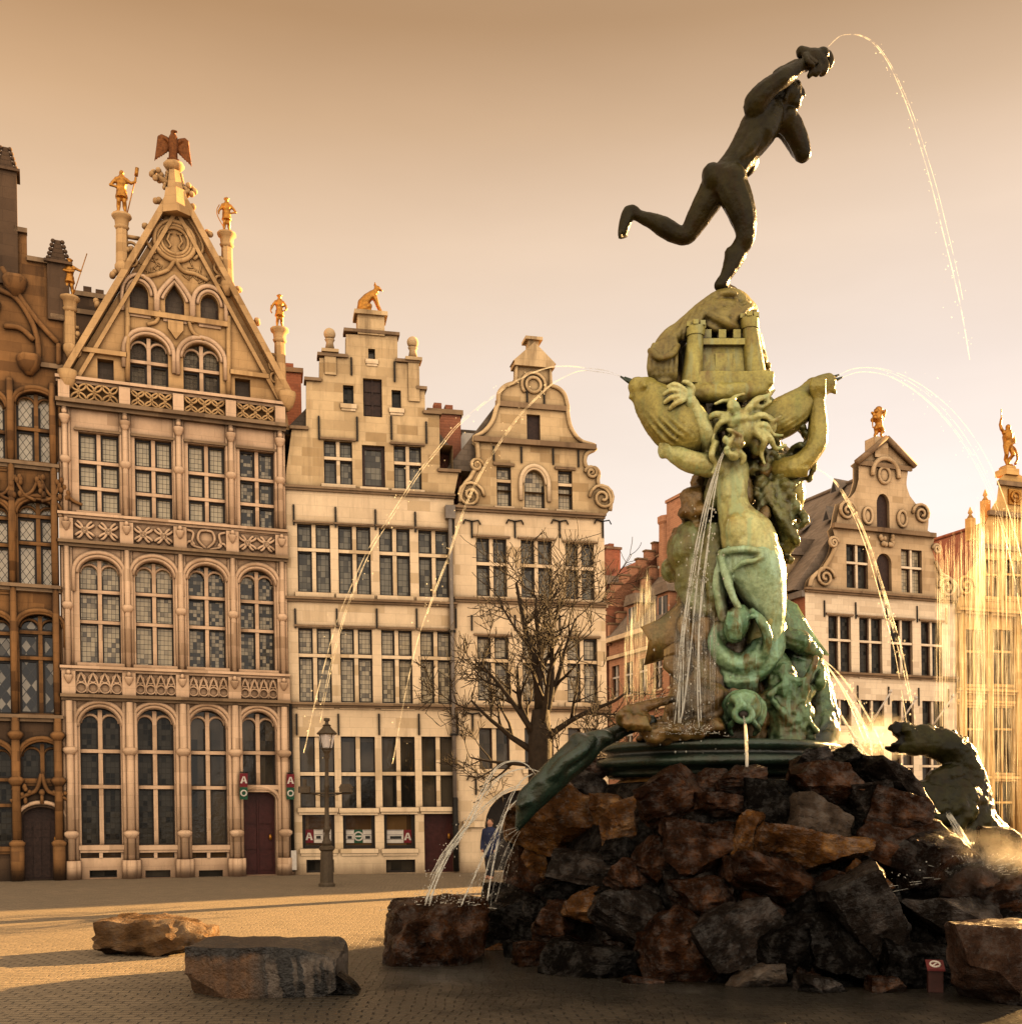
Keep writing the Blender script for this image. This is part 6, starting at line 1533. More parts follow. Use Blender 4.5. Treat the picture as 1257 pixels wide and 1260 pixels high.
for (dx, dy, dz_, L_, r_, z) in ((-1,.1,.62,2.3,.13,3.2),(-.75,-.5,1.1,2.6,.13,3.6),(-.28,.2,1.6,3.4,.17,4.1),(.12,-.1,1.7,4.0,.19,4.1),(.55,.25,1.25,3.1,.15,3.9),(1,-.2,.85,2.7,.13,3.5),(.95,.3,.3,2.0,.1,3.0),(-.6,.6,.9,2.4,.12,3.4),(.25,-.7,1.1,2.6,.12,3.7),(-1,-.2,.2,1.9,.09,2.9),(.35,.5,1.5,3.2,.13,4.0),(.8,-.4,.5,2.0,.09,2.7)):
    branch(Vector((dx*.12, dy*.12, z)), Vector((dx, dy, dz_)).normalized(), L_*(.84 if dz_ < 1 else .8), r_*.72, 1)
tb.build('crown', bark, tr)
# ---------------------------------------------------------------- street lamp
lp = P(402, 1091, CH*F/(1091-HZ)); lp.z = 0
la = empty('street_lamp', lp); tag(la, 'old cast iron street lamp with a glazed lantern in front of the stepped gable house', 'street lamp')
iron = plain('weathered_green_iron', (.075,.055,.035), .5, 12, .3, metal=.3)
m = MB(); m.lathe([(.2,0),(.2,.06),(.165,.1),(.155,.7),(.15,.86),(.19,.9),(.19,.96),(.12,1.0)], n=10, smooth=False); m.build('base', iron, la)
m = MB(); m.lathe([(.1,.98),(.12,1.08),(.07,1.16),(.06,1.3),(.085,1.36),(.085,1.42),(.055,1.48),(.05,2.4),(.07,2.44),(.05,2.5),(.045,3.1),(.075,3.16),(.06,3.22),(.09,3.28),(.12,3.34)], n=12); m.build('post', iron, la)
m = MB(); lz = 3.36
for a in range(4):
    w = math.pi/4+a*math.pi/2; m.tube([(.13*math.cos(w),.13*math.sin(w),lz),(.21*math.cos(w),.21*math.sin(w),lz+.34)], .014, 5)
m.tube([(0,0,lz-.02),(0,0,lz+.01)], .14, 8); m.lathe([(.235,lz+.34),(.25,lz+.37),(.2,lz+.42),(.12,lz+.5),(.09,lz+.55),(.11,lz+.57),(.05,lz+.6),(.04,lz+.66),(.075,lz+.68),(.075,lz+.74),(.02,lz+.75)], n=8, smooth=False)
ln = m.build('lantern', iron, la)
gt = NT('frosted_lantern_glass'); gm = gt.fin((.62,.56,.52), .35)
m = MB(); m.tube([(0,0,lz+.02),(0,0,lz+.34)], [.125,.2], 4, smooth=False); m.v = [tuple(Matrix.Rotation(0, 3, 'Z') @ Vector(v)) for v in m.v]; m.build('lantern_glass', gm, ln)
m = MB(); m.tube([(-.62,0,2.27),(.62,0,2.27)], .025, 6); m.tube([(-.4,0,2.27),(0,0,2.18),(.4,0,2.27)], .012, 5)
m.box(-.68,-.42,-.1,.1,2.28,2.44); m.box(-.58,-.5,-.06,.06,2.44,2.62); m.box(.32,.62,-.1,.1,2.3,2.4); m.prism([(.3,2.4),(.64,2.4),(.56,2.5),(.36,2.5)], -.1,.1); m.build('spotlight_arm', iron, la)
# ---------------------------------------------------------------- signs and stickers
def letterA(m, u, z, s, y, mat):
    w = s*.5
    for sx in (-1, 1): m.prism([(u+sx*w, z), (u+sx*(w-.28*s), z), (u-sx*.02*s, z+s), (u+sx*.16*s, z+s)], y-.004, y, mat)
    m.box(u-w*.55, u+w*.55, y-.0045, y-.0005, z+s*.28, z+s*.42, mat)
def hang_sign(h, px, py0, py1, label):
    u, z1 = h.uz(px, py0); z0 = h.z(px, py1); w = .105; zm = z1-(z1-z0)*.52
    r0 = empty('hanging_sign', h.world(u, -.3, z0), h.root.rotation_euler.z); tag(r0, label, 'sign', 'small enamel signs hanging at the house fronts')
    m = MB(); m.box(-w, w, -.02, .02, zm-z0, z1-z0); m.build('red_plate', M['sign_red'], r0)
    m = MB(); letterA(m, 0, zm-z0+.1, .19, -.021, 0); m.build('letter', M['white'], r0)
    m = MB(); m.box(-w, w, -.02, .02, 0, zm-z0-.01); m.build('green_plate', M['sign_green'], r0)
    m = MB(); m.tube([(.075*math.cos(k*.393), -.03, (zm-z0)*.5+.075*math.sin(k*.393)) for k in range(16)], .022, 5, closed=True); m.build('ring', M['white'], r0)
    m = MB(); m.tube([(-w, 0, z1-z0+.03), (w, 0, z1-z0+.03)], .015, 5); m.tube([(0, 0, z1-z0+.03), (0, .3, z1-z0+.03)], .015, 5); m.build('bracket', M['iron'], r0)
hang_sign(h1, 297.5, 952, 984, 'red and green enamel sign with a white A, left of the dark red door')
hang_sign(h1, 354.5, 953, 984, 'red and green enamel sign with a white A, on the edge of the gothic house')
def stickers(wd, kinds, lab):
    u, z0 = wd['u0'], wd['z0']+.16
    for (a, b, kind) in kinds:
        x0, x1 = u+wd['w']*a, u+wd['w']*b; z1 = z0+.38; m = MB(); y = .2-.012
        if kind in ('red', 'green'):
            m.box(x0, x1, y-.006, y, z0, z1, 0)
            if kind == 'red': letterA(m, (x0+x1)/2, z0+.08, .21, y-.0065, 1)
            else: m.tube([((x0+x1)/2+.12*math.cos(k*.393), y-.01, (z0+z1)/2+.12*math.sin(k*.393)) for k in range(16)], .025, 5, 1, closed=True); m.box((x0+x1)/2-.09, (x0+x1)/2+.09, y-.012, y-.007, (z0+z1)/2-.022, (z0+z1)/2+.022, 1)
            mats = [M['sign_red' if kind == 'red' else 'sign_green'], M['white']]
        else:
            m.box(x0, x1, y-.006, y, z0, z1, 0); n = 2 if x1-x0 > .5 else 1
            for q in range(3): m.box(x0+.02, x1-.02, y-.008, y-.0065, z0+.1+.13*q, z0+.112+.13*q, 1)
            m.box(x0+(x1-x0)*.25, x1-.06, y-.009, y-.0065, z0+.12, z0+.2, 1)
            mats = [M['white'], M['sign_black']]
        h2.put(m, 'window_sticker', mats, wd['obj'])
stickers(stick[0], [(.08,.34,'red'), (.36,.64,'white'), (.67,.9,'white')], '')
stickers(stick[1], [(.08,.35,'white'), (.36,.62,'green'), (.63,.92,'white')], '')
stickers(stick[2], [(.06,.64,'white'), (.65,.9,'red')], '')
# flag poles on the white corner house
for i, (a, b, lab) in enumerate((((1068,895),(1079,838),'leftmost bare white flagpole slanting out of the white corner house'), ((1103,895),(1110,846),'middle bare white flagpole slanting out of the white corner house'), ((1142,900),(1155,844),'rightmost bare white flagpole slanting out of the white corner house'))):
    u0, z0 = h4.uz(*a); u1, z1 = h4.uz(*b); p = h4.world(u0, -.02, z0); r0 = empty('flagpole', p, h4.root.rotation_euler.z); tag(r0, lab, 'flagpole', 'flagpoles on the white corner house')
    m = MB(); m.tube([(0,0,0),(u1-u0,-.7,z1-z0-.5)], .035, 7); m.build('pole', M['white'], r0); m = MB(); m.ell((u1-u0,-.7,z1-z0-.46), (.07,.07,.07)); m.build('finial', M['white'], r0)
    m = MB(); m.box(-.1,.1,-.06,.04,-.15,.12); m.build('bracket', M['iron'], r0)
# ---------------------------------------------------------------- small red post at the mound foot
bp = P(1150, 1221, CH*F/(1221-HZ)); br_ = empty('marker_post', (bp.x, bp.y, 0), R(-12)); tag(br_, 'short dark red marker post with a sloping red and white top plate', 'post')
red = plain('dull_red_paint', (.04,.013,.010), .55, 12, .4)
m = MB(); m.box(-.075,.075,-.055,.055,0,.26); m.build('post', red, br_)
m = MB(); m.add([(-.09,-.085,.235),(.09,-.085,.235),(.09,.07,.315),(-.09,.07,.315),(-.09,-.085,.255),(.09,-.085,.255),(.09,.07,.335),(-.09,.07,.335)], [(0,3,2,1),(4,5,6,7),(0,1,5,4),(2,3,7,6),(1,2,6,5),(3,0,4,7)]); tp = m.build('top_plate', plain('faded_red_enamel', (.11,.012,.012), .4), br_)
m = MB(); n_ = Vector((0,-.46,.89)); c_ = Vector((0,-.007,.298)); ex, ey = Vector((1,0,0)), Vector((0,.89,.46))
m.tube([c_+ex*.05*math.cos(k*.42)+ey*.05*math.sin(k*.42) for k in range(15)], .012, 5, closed=True); m.tube([c_-ex*.03-ey*.03, c_+ex*.03+ey*.03], .01, 5); m.build('ring_symbol', M['white'], tp)
# ---------------------------------------------------------------- person by the archway
pb = P(603, 1077, 30.5); pb.z = 0
pr = empty('person', pb, R(-25)); tag(pr, 'person in a dark blue coat standing by the archway behind the left jets', 'person')
k = 1.62; m = MB()
def pc(pts, n=8): m.limb([Vector((x*k, y*k, z*k)) for x, y, z, r in pts], [r*k for *_, r in pts], n)
for s, f in ((-1, .05), (1, -.06)): pc([(s*.05,0,.5,.062),(s*.055,f*.6-.01,.28,.045),(s*.055,f,.06,.03)]); pc([(s*.055,f,.03,.03),(s*.06,f-.09,.022,.026)])
pc([(0,0,.5,.085),(0,0,.62,.08),(0,0,.73,.095),(0,0,.8,.075)]); pc([(0,0,.82,.035),(0,-.01,.87,.035)]); m.ell((0,-.01*k,.925*k), (.047*k,.057*k,.065*k)); m.ell((0,-.068*k,.92*k), (.01*k,.014*k,.014*k))
for s in (-1, 1): pc([(s*.095,0,.79,.042),(s*.13,.01,.64,.036),(s*.12,-.05,.5,.028),(s*.115,-.06,.46,.024)]); m.ell((s*.048*k,0,.92*k), (.008*k,.014*k,.02*k))
skin = plain('skin', (.42,.22,.14), .6, 20, .15); coat = plain('navy_coat', (.02,.025,.06), .8, 20, .3); hair = plain('brown_hair', (.05,.025,.012), .7, 30, .4); trou = plain('dark_trousers', (.025,.022,.025), .8, 20, .3)
sculpt(m, 'body', skin, pr, .02, 2, [])
m = MB(); m.limb([Vector((0,0,.44*k)),Vector((0,0,.6*k)),Vector((0,0,.74*k)),Vector((0,0,.81*k))], [.115*k,.1*k,.112*k,.075*k], 10)
for s in (-1, 1): pc([(s*.095,0,.79,.055),(s*.132,.01,.64,.048),(s*.122,-.05,.51,.04)])
sculpt(m, 'coat', coat, pr, .022, 2, [])
m = MB()
for s, f in ((-1, .05), (1, -.06)): pc([(s*.05,0,.5,.075),(s*.055,f*.6-.01,.28,.055),(s*.055,f,.07,.042)])
sculpt(m, 'trousers', trou, pr, .022, 2, [])
m = MB(); m.ell((0,.012*k,.94*k), (.055*k,.058*k,.062*k)); sculpt(m, 'hair', hair, pr, .018, 2, [])
# ---------------------------------------------------------------- water
def watermat(name, col, dens, scale, emit=0.0, lo=.35, hi=.62, trans=.6):
    t = NT(name); t.t.nodes.remove(t.b); o = t.coords()
    n = t.noise(t.scale(o, scale), 1.0, 3, .6)
    f = t.math('MULTIPLY', t.ramp(n, [(lo, 0.0), (hi, 1.0)]), dens)
    tl = t.n('ShaderNodeBsdfTranslucent', None, Color=(*col, 1)); gl = t.n('ShaderNodeBsdfGlossy', None, Color=(*col, 1), Roughness=.25); df = t.n('ShaderNodeBsdfDiffuse', None, Color=(*col, 1))
    a = t.n('ShaderNodeMixShader', None, i0=.3, i1=tl.outputs[0], i2=gl.outputs[0]); b = t.n('ShaderNodeMixShader', None, i0=.15, i1=a.outputs[0], i2=df.outputs[0])
    tp = t.n('ShaderNodeBsdfTransparent'); c = t.n('ShaderNodeMixShader', None, i0=f, i1=tp.outputs[0], i2=b.outputs[0])
    t.t.links.new(c.outputs[0], t.out.inputs[0]); return t.mat
W_jet = watermat('white_water_jet', (.84,.83,.76), .6, (7,7,7), lo=.28, hi=.56)
W_thin = watermat('thin_water_jet', (.84,.83,.76), .24, (8,8,8), lo=.36, hi=.62)
W_fall = watermat('falling_water_veil', (.9,.88,.78), .11, (14,14,2.2), lo=.40, hi=.68)
W_pale = watermat('faint_water_veil', (.8,.84,.8), .07, (14,14,2.2), lo=.40, hi=.68)
W_mist = None
wr = random.Random(33)
def jet(pts, r, label, mat=None, strands=3, spread=(.01, .06), drops=30, name='water_jet', group='water jets of the fountain', n=7, dr=.014):
    """pts (px,py,d): one jet as a bundle of strands that loosen along the way, plus drops"""
    c = crom([S(*p) for p in pts], n); m = MB(); K = len(c)
    for s in range(strands):
        a, ph = wr.uniform(0, 6.28), wr.uniform(0, 6.28); q = []
        for i, p in enumerate(c):
            t = i/(K-1); w = spread[0]+(spread[1]-spread[0])*t
            q.append(p+Vector((math.cos(a+t*1.5)*w+.25*w*math.sin(ph+t*9), math.sin(a)*w, math.sin(a+t)*w*.5+.2*w*math.sin(ph+t*7))))
        e = K if s == 0 else int(K*wr.uniform(.75, 1.0)); e = max(e, 3)
        m.tube(q[:e], [r*(.75+.5*(i/(K-1)))*(1 if s == 0 else .6) for i in range(e)], 5)
    for k in range(drops):
        t = wr.uniform(.25, 1)**.8; p = c[min(K-1, int(t*(K-1)))]; w = spread[1]*(.4+1.2*t)
        rr = wr.uniform(.4, 1)*dr
        m.ell(p+Vector((wr.gauss(0, w), wr.gauss(0, w*.5), wr.gauss(0, w))), (rr, rr, rr*1.3), seg=5, rings=4)
    o0 = c[0].copy(); m.v = [tuple(Vector(v)-o0) for v in m.v]
    o = m.build(name, mat or W_jet, None); o.location = o0
    return tag(o, label, 'water jet', group)
def veil(x0, x1, ytop, ybot, d, n, label, r=.006, mat=None, name='water_veil', slant=0.0):
    m = MB()
    for k in range(n):
        x = wr.uniform(x0, x1); yt = ytop(x)+abs(wr.gauss(0, 18)); yb = ybot(x)-abs(wr.gauss(0, 30)); dd = d+wr.uniform(-.3, .3)
        if wr.random() < .5: yt, yb = (yt, yt+(yb-yt)*wr.uniform(.3, .9)) if wr.random() < .5 else (yt+(yb-yt)*wr.uniform(.1, .5), yb)
        pts = [S(x+slant*t+wr.uniform(-.6, .6), yt+(yb-yt)*t, dd) for t in (0, .25, .5, .75, 1)]
        m.tube(pts, [r*.5, r, r*wr.uniform(.8, 1.3), r, r*.5], 4)
    o0 = S((x0+x1)/2, ytop((x0+x1)/2), d); m.v = [tuple(Vector(v)-o0) for v in m.v]
    o = m.build(name, mat or W_fall, None); o.location = o0; return tag(o, label, 'falling water', None, 'stuff')
jet([(1019,57,-.1),(1032,45,-.1),(1045,42,-.1),(1060,44,-.1),(1076,54,-.1),(1092,76,-.1),(1106,106,-.1),(1120,142,-.1),(1134,186,-.1),(1148,235,-.1),(1160,285,-.1),(1172,335,-.1),(1182,385,-.1),(1190,440,-.1)], .006, 'thin water jet arching right from the severed hand at the top', W_thin, 2, (.004, .05), 90, dr=.009)
jet([(768,464,-.6),(745,456,-.62),(720,452.5,-.66),(695,450.5,-.7),(672,453,-.74),(640,466,-.8),(604,490,-.85),(564,523,-.9),(540,552,-.95),(515,583,-1),(487,627,-1.05),(455,677,-1.1),(435,722,-1.15),(417,770,-1.2),(396,852,-1.25),(380,930,-1.3)], .0062, 'long water jet arching far left from the upper nozzle of the left fish', W_thin, 3, (.004, .07), 70, dr=.011)
jet([(763,463,-.6),(740,458,-.62),(715,456,-.66),(695,463,-.7),(676,474,-.74),(655,493,-.78),(630,520,-.82),(592,576,-.88),(567,628,-.92),(549,680,-.96),(532,724,-1),(511,785,-1.05),(495,855,-1.1),(480,938,-1.15)], .0062, 'second long water jet falling left just below the longest one', W_thin, 3, (.004, .07), 70, dr=.011)
jet([(1032,461,-.34),(1048,454,-.34),(1066,452,-.34),(1085,454,-.3),(1110,463,-.25),(1140,482,-.2),(1172,512,-.1),(1204,556,0),(1230,610,.1),(1252,680,.2),(1272,770,.3)], .006, 'faint water jet arching right from the upper nozzle of the right fish', W_thin, 2, (.004, .07), 50, dr=.009)
jet([(1036,464,-.34),(1054,458,-.34),(1072,458,-.34),(1095,464,-.3),(1125,482,-.25),(1158,512,-.2),(1190,556,-.1),(1215,610,0),(1236,680,.1),(1250,770,.2)], .005, 'fainter water jet right of the lower nozzle of the right fish', W_thin, 2, (.004, .07), 50, dr=.009)
jet([(1000,575,-.2),(1014,582,-.3),(1028,594,-.4),(1042,616,-.5),(1056,643,-.6),(1070,680,-.7),(1083,725,-.8),(1094,765,-.85),(1105,806,-.9),(1114,850,-.95),(1124,900,-1)], .008, 'strong white water jet curving down right in front of the white corner house', W_thin, 5, (.006, .05), 70)
jet([(893,550,-.95),(886,566,-1.05),(879,590,-1.12),(872,620,-1.18),(866,655,-1.22),(860,695,-1.26),(855,735,-1.28),(851,780,-1.3),(848,830,-1.3),(846,880,-1.3),(845,905,-1.3)], .011, 'golden water gushing from the mouth of the grotesque head down to the basin', W_jet, 12, (.008, .14), 160)
veil(828, 884, lambda x: 660+abs(x-856)*4, lambda x: 908, -1.25, 150, 'golden veil of water falling under the grotesque head onto the basin', .006)
jet([(914,880,-1.2),(916,890,-1.5),(917.5,912,-1.75),(918.5,950,-1.9),(918,985,-1.95)], .017, 'brown water stream pouring from the round spouting mask', W_jet, 2, (.003, .012), 4)
jet([(918,985,-1.95),(914,1020,-2.2),(909,1060,-2.45),(904,1095,-2.6)], .012, 'thin trickle running down the boulders below the spouting mask', W_thin, 7, (.015, .09), 40)
jet([(1010,812,-.3),(1022,826,-.35),(1036,847,-.4),(1050,872,-.45),(1062,898,-.5),(1070,925,-.55)], .012, 'lower of two white jets springing right from the green beast', W_jet, 3, (.004, .035), 40)
jet([(1010,810,-.3),(1028,825,-.35),(1046,846,-.4),(1064,872,-.45),(1080,900,-.5),(1092,928,-.55)], .010, 'upper of two white jets springing right from the green beast', W_thin, 3, (.004, .035), 40)
jet([(1034,880,-.6),(1045,898,-.65),(1055,917,-.7),(1064,935,-.72)], .022, 'short bright gush beside the foot of the green beast', W_jet, 5, (.01, .03), 60)
jet([(1166,1002,-1.4),(1178,1022,-1.55),(1190,1046,-1.65),(1196,1066,-1.7),(1201,1088,-1.75)], .012, 'dazzling sunlit rivulet rushing down the massive boulder at right', W_jet, 14, (.03, .07), 90)
JL = [([(661,956),(647,941),(630,936.7),(613,943),(600,960),(587,987),(575,1012),(562,1032),(548,1052),(535,1080),(524,1110)], 'highest arc of the fan of water jets left of the sea creature'),
 ([(665,950),(647,946),(627,950),(608,962),(592,985),(576,1011),(560,1034),(545,1056),(532,1085),(522,1112)], 'second arc of the fan of water jets left of the sea creature'),
 ([(652,966),(633,967.5),(613,977),(593,993),(576.7,1012),(562,1030),(548,1050),(532,1080),(520,1116)], 'third arc of the fan, springing lower and running left'),
 ([(648,968),(630,971),(610,983),(590,1001),(570,1022),(550,1047),(535,1078),(523,1112)], 'fourth and flattest arc of the left fan'),
 ([(655,952),(642,960),(630,977),(622,997),(613,1022),(606,1050),(600,1080),(596,1110)], 'steep jet dropping behind the golden one in the left fan'),
 ([(638,982),(623,998),(612,1018),(598,1043),(586,1066),(575,1090),(564,1116)], 'golden jet shooting down left from the snout of the sea creature'),
 ([(636,1018),(617,1025),(603,1040),(593,1060),(583,1085),(575,1112)], 'uppermost of the thin lower sprays at the creature snout'),
 ([(637,1020),(622,1030),(610,1046),(600,1068),(592,1092),(586,1116)], 'second of the thin lower sprays at the creature snout'),
 ([(638,1022),(628,1034),(617,1056),(608,1082),(600,1112)], 'third of the thin lower sprays at the creature snout'),
 ([(640,1023),(634,1036),(626,1060),(619,1088),(613,1112)], 'steepest of the thin lower sprays at the creature snout')]
for i, (pp, lab) in enumerate(JL):
    n = len(pp); jet([(x, y, -1.5-.5*k/(n-1)) for k, (x, y) in enumerate(pp)], .0085 if i < 6 else .006, lab, W_jet if i < 6 else W_thin, 3 if i < 6 else 2, (.003, .05), 30, dr=.009)
veil(768, 806, lambda x: 690+abs(x-795)*3, lambda x: 872, 1.2, 150, 'pale veil of falling water left of the statue in front of the brick houses', .004, W_pale)
veil(1150, 1262, lambda x: 662-max(0, (x-1150))*.62+abs(wr.gauss(0, 20)), lambda x: 1015, 1.6, 300, 'wide golden curtain of falling water at the right in front of the ochre house', .0036)
veil(1198, 1212, lambda x: 620, lambda x: 1020, 1.5, 70, 'denser golden streak inside the water curtain at right', .004)
def splash(px, py, d, n, rad, label):
    m = MB(); c = S(px, py, d)
    for k in range(n):
        a = wr.uniform(.1, 3.04); q = rad*abs(wr.gauss(.5, .3)); v = Vector((math.cos(a)*q*1.5, wr.uniform(-.5, .3)*q, math.sin(a)*q*.75-q*q*.5))
        if k % 3: rr = wr.uniform(.004, .010); m.ell(v, (rr, rr, rr), seg=5, rings=4)
        else: m.tube([v*.82, v], [.0025, .004], 4)
    o = m.build('water_splash', W_jet, None); o.location = c; return tag(o, label, 'splash', 'splashes on the rocks', 'stuff')
splash(1196, 1078, -2.75, 420, .85, 'sparkling splash of drops where the sunlit rivulet hits the rocks')
splash(1064, 926, -.7, 160, .4, 'bright splash of drops below the two jets at the foot of the green beast')
splash(848, 904, -1.35, 160, .35, 'splash of drops where the mouth water meets the basin')
splash(548, 1112, -2.0, 140, .4, 'splash of drops on the flat topped stone under the left fan of jets')
# fine spray hanging in the air
def mist(cx, cy, d, rx, rz, rd, dens, label, name='spray_mist'):
    t = NT(name); t.t.nodes.remove(t.b); o = t.coords('Generated')
    v = t.n('ShaderNodeVectorMath', {'operation': 'SUBTRACT'}, i0=o, i1=(.5,.5,.5)).outputs[0]
    ln = t.n('ShaderNodeVectorMath', {'operation': 'LENGTH'}, i0=v).outputs['Value']
    f = t.ramp(ln, [(.0, 1.0), (.2, .45), (.48, 0.0)]); nz = t.ramp(t.noise(t.coords(), 3, 4, .65), [(.38, .0), (.62, 1.0)])
    vs = t.n('ShaderNodeVolumeScatter', None, Color=(1, .93, .82, 1), Density=t.math('MULTIPLY', t.math('MULTIPLY', f, nz), dens), Anisotropy=.55)
    t.t.links.new(vs.outputs[0], t.out.inputs['Volume'])
    m = MB(); m.ell((0,0,0), (rx*PXM, rd, rz*PXM), seg=20, rings=12); q = m.build(name, t.mat, None); q.location = S(cx, cy, d)
    tag(q, label, 'mist', None, 'stuff'); return q
mist(1072, 908, -.6, 62, 34, .45, 3.0, 'glowing spray cloud in front of the dragon jaws')
mist(1202, 1066, -2.75, 95, 44, .5, 1.7, 'golden spray where the rivulet hits the rocks at right')
mist(540, 1204, -3.2, 80, 14, .5, .9, 'pale mist on the wet cobbles before the flat stone')
mist(846, 1222, -3.9, 34, 9, .3, 1.3, 'small splash of mist at the foot of the mossy block')
# wet film of water round the mound
wm = NT('shallow_water'); oc = wm.coords()
wn_ = wm.noise(wm.scale(oc, (1.6, 4.5, 1)), 3.0, 5, .65)
wm.fin((.010,.008,.005), .1, wm.bump(wn_, .9, .06), Specular_IOR_Level=.6)
tpn = wm.n('ShaderNodeBsdfTransparent'); nz = wm.noise(oc, 1.3, 4, .6)
s_ = wm.n('ShaderNodeSeparateXYZ', None, Vector=wm.coords('Generated')); 
gx, gy = wm.math('SUBTRACT', s_.outputs[0], .5), wm.math('SUBTRACT', s_.outputs[1], .5)
dd = wm.math('SQRT', wm.math('ADD', wm.math('MULTIPLY', gx, gx), wm.math('MULTIPLY', gy, gy)))
fa = wm.ramp(wm.math('ADD', dd, wm.math('MULTIPLY', wm.math('SUBTRACT', nz, .5), .5)), [(.30, .32), (.46, 1.0)])
mxs = wm.n('ShaderNodeMixShader', None, i0=fa, i1=wm.b.outputs[0], i2=tpn.outputs[0]); wm.t.links.new(mxs.outputs[0], wm.out.inputs[0])
m = MB(); n = 40; m.add([(6.6*math.cos(2*math.pi*k/n), 5.6*math.sin(2*math.pi*k/n), 0) for k in range(n)], [list(range(n))]); q = m.build('shallow_water', wm.mat); q.location = (3.3, 15.2, .008); tag(q, kind='structure')
# ---------------------------------------------------------------- light, sky, camera
SUN_AZ, SUN_EL = 38.0, 16.0          # direction to the sun: degrees from +x towards +y, elevation
w = bpy.data.worlds.new('World'); SC.world = w; w.use_nodes = True
nt = w.node_tree; nt.nodes.clear()
def wn(t, **k):
    n = nt.nodes.new(t)
    for a, b in k.items(): setattr(n, a, b)
    return n
out = wn('ShaderNodeOutputWorld'); bg = wn('ShaderNodeBackground'); nt.links.new(bg.outputs[0], out.inputs[0])
tc = wn('ShaderNodeTexCoord'); sp = wn('ShaderNodeSeparateXYZ'); nt.links.new(tc.outputs['Generated'], sp.inputs[0])
rp = wn('ShaderNodeValToRGB'); nt.links.new(sp.outputs[2], rp.inputs[0]); e = rp.color_ramp.elements
stops = [(0.0, (.93,.87,.83)), (.24, (.93,.86,.82)), (.345, (.835,.73,.665)), (.44, (.80,.635,.505)), (.51, (.61,.435,.295)), (.565, (.45,.29,.17)), (.8, (.36,.25,.16)), (1.0, (.33,.24,.16))]
while len(e) < len(stops): e.new(.5)
for q, (p, c) in zip(e, stops): q.position = p; q.color = (*c, 1)
# side brightness: towards -y (behind the camera) unseen fill light is added, towards +x paler
def mth(op, a, b):
    n = wn('ShaderNodeMath', operation=op)
    for i, v in enumerate((a, b)):
        if isinstance(v, bpy.types.NodeSocket): nt.links.new(v, n.inputs[i])
        else: n.inputs[i].default_value = v
    return n.outputs[0]
back = wn('ShaderNodeMapRange'); back.interpolation_type = 'SMOOTHSTEP'
nt.links.new(mth('ADD', mth('MULTIPLY', sp.outputs[1], -.72), mth('MULTIPLY', sp.outputs[2], .70)), back.inputs[0])
back.inputs[1].default_value = -.05; back.inputs[2].default_value = 1.0; back.inputs[3].default_value = 0.0; back.inputs[4].default_value = 1.5
left = wn('ShaderNodeMapRange'); nt.links.new(sp.outputs[0], left.inputs[0])
left.inputs[1].default_value = .3; left.inputs[2].default_value = -.45; left.inputs[3].default_value = 0.0; left.inputs[4].default_value = 1.0
tint = wn('ShaderNodeMix', data_type='RGBA', blend_type='MULTIPLY'); nt.links.new(left.outputs[0], tint.inputs[0]); nt.links.new(rp.outputs[0], tint.inputs[6]); tint.inputs[7].default_value = (.98, .85, .68, 1)
glow = wn('ShaderNodeMix', data_type='RGBA', blend_type='MULTIPLY'); glow.inputs[0].default_value = 1.0   # unseen fill added to the sky to light the house fronts
cmb = wn('ShaderNodeCombineXYZ')
for i in range(3): nt.links.new(back.outputs[0], cmb.inputs[i])
nt.links.new(cmb.outputs[0], glow.inputs[6]); glow.inputs[7].default_value = (.96, .80, .60, 1)
mul = wn('ShaderNodeMix', data_type='RGBA', blend_type='ADD'); mul.inputs[0].default_value = 1.0
nt.links.new(tint.outputs[2], mul.inputs[6]); nt.links.new(glow.outputs[2], mul.inputs[7])
sky = wn('ShaderNodeTexSky'); sky.sky_type = 'NISHITA'; sky.sun_disc = False
sky.sun_elevation = R(SUN_EL); sky.sun_rotation = R(90-SUN_AZ); sky.dust_density = 4
sks = wn('ShaderNodeMix', data_type='RGBA', blend_type='MULTIPLY'); sks.inputs[0].default_value = 1; nt.links.new(sky.outputs[0], sks.inputs[6]); sks.inputs[7].default_value = (.06, .035, .015, 1)
cl = wn('ShaderNodeTexNoise'); clm = wn('ShaderNodeMapping'); clm.inputs['Scale'].default_value = (1.3, 1.3, 5.0); nt.links.new(tc.outputs['Generated'], clm.inputs[0]); nt.links.new(clm.outputs[0], cl.inputs['Vector'])
cl.inputs['Scale'].default_value = 1.6; cl.inputs['Detail'].default_value = 5; cl.inputs['Roughness'].default_value = .55    # faint haze bands
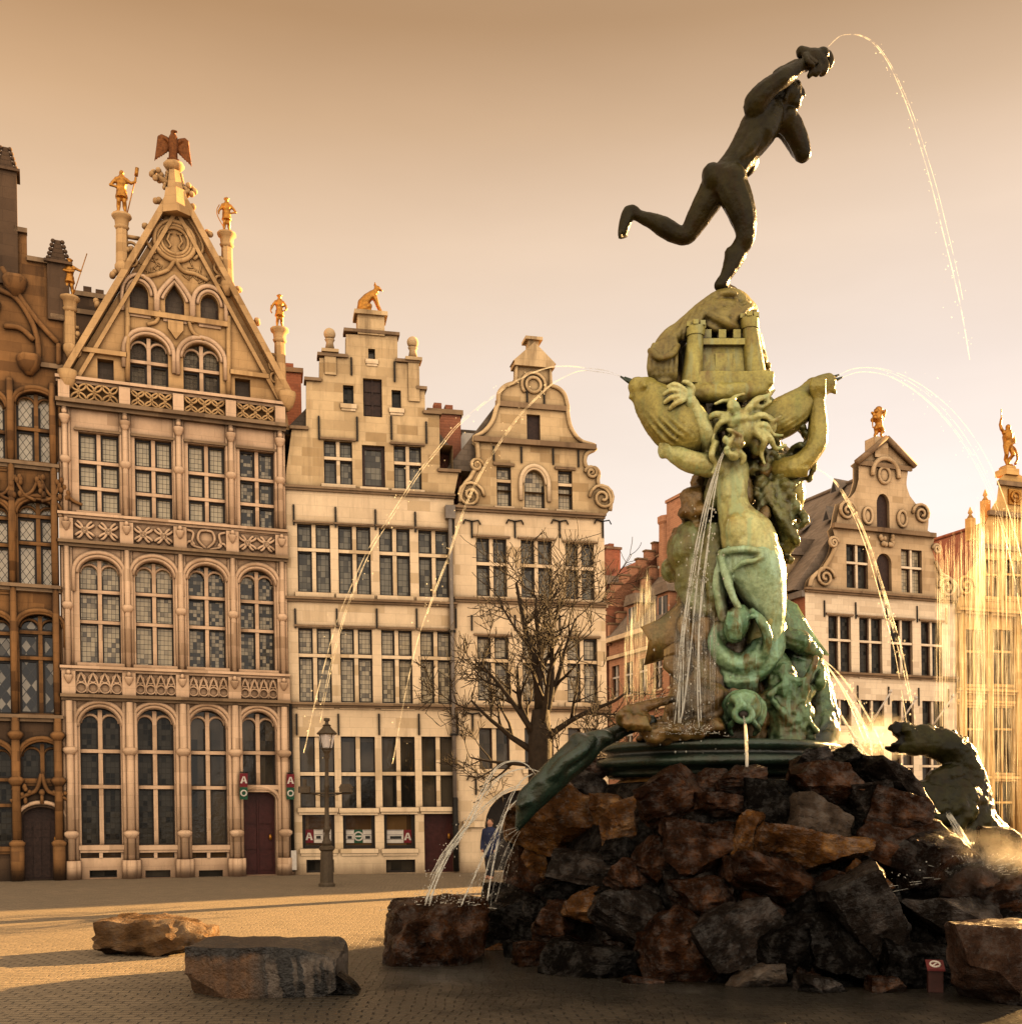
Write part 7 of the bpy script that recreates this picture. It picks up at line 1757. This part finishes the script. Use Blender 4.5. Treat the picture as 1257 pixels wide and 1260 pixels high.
clr = wn('ShaderNodeMapRange'); nt.links.new(cl.outputs['Fac'], clr.inputs[0]); clr.inputs[1].default_value = .3; clr.inputs[2].default_value = .7; clr.inputs[3].default_value = .95; clr.inputs[4].default_value = 1.05
hz = wn('ShaderNodeMix', data_type='RGBA', blend_type='MULTIPLY'); hz.inputs[0].default_value = 1; nt.links.new(mul.outputs[2], hz.inputs[6])
hzc = wn('ShaderNodeCombineXYZ')
for i in range(3): nt.links.new(clr.outputs[0], hzc.inputs[i])
nt.links.new(hzc.outputs[0], hz.inputs[7]); mul = hz
mx = wn('ShaderNodeMix', data_type='RGBA'); mx.inputs[0].default_value = .12
nt.links.new(mul.outputs[2], mx.inputs[6]); nt.links.new(sks.outputs[2], mx.inputs[7])
nt.links.new(mx.outputs[2], bg.inputs[0]); bg.inputs[1].default_value = 1.2
sl = bpy.data.lights.new('sun', 'SUN'); sl.energy = 31.0; sl.angle = R(.6); sl.color = (1.0, .58, .21)
so = bpy.data.objects.new('sun', sl); COL.objects.link(so)
sd = Vector((math.cos(R(SUN_AZ))*math.cos(R(SUN_EL)), math.sin(R(SUN_AZ))*math.cos(R(SUN_EL)), math.sin(R(SUN_EL))))
so.rotation_euler = sd.to_track_quat('Z', 'Y').to_euler(); so.location = (20, 20, 20)
cam = bpy.data.cameras.new('camera'); co = bpy.data.objects.new('camera', cam); COL.objects.link(co)
co.location = (0, 0, CH); co.rotation_euler = (R(90), 0, 0)
cam.sensor_fit = 'HORIZONTAL'; cam.sensor_width = 36; cam.lens = 36*F/1257; cam.shift_y = (HZ-630)/1257
cam.clip_start = .1; cam.clip_end = 2000
SC.camera = co
SC.render.engine = 'CYCLES'
SC.view_settings.view_transform = 'Standard'; SC.view_settings.look = 'None'; SC.view_settings.exposure = 0; SC.view_settings.gamma = 1
SC.cycles.max_bounces = 6; SC.cycles.diffuse_bounces = 3; SC.cycles.glossy_bounces = 3; SC.cycles.transparent_max_bounces = 12
SC.cycles.use_denoising = True; SC.cycles.sample_clamp_indirect = 6
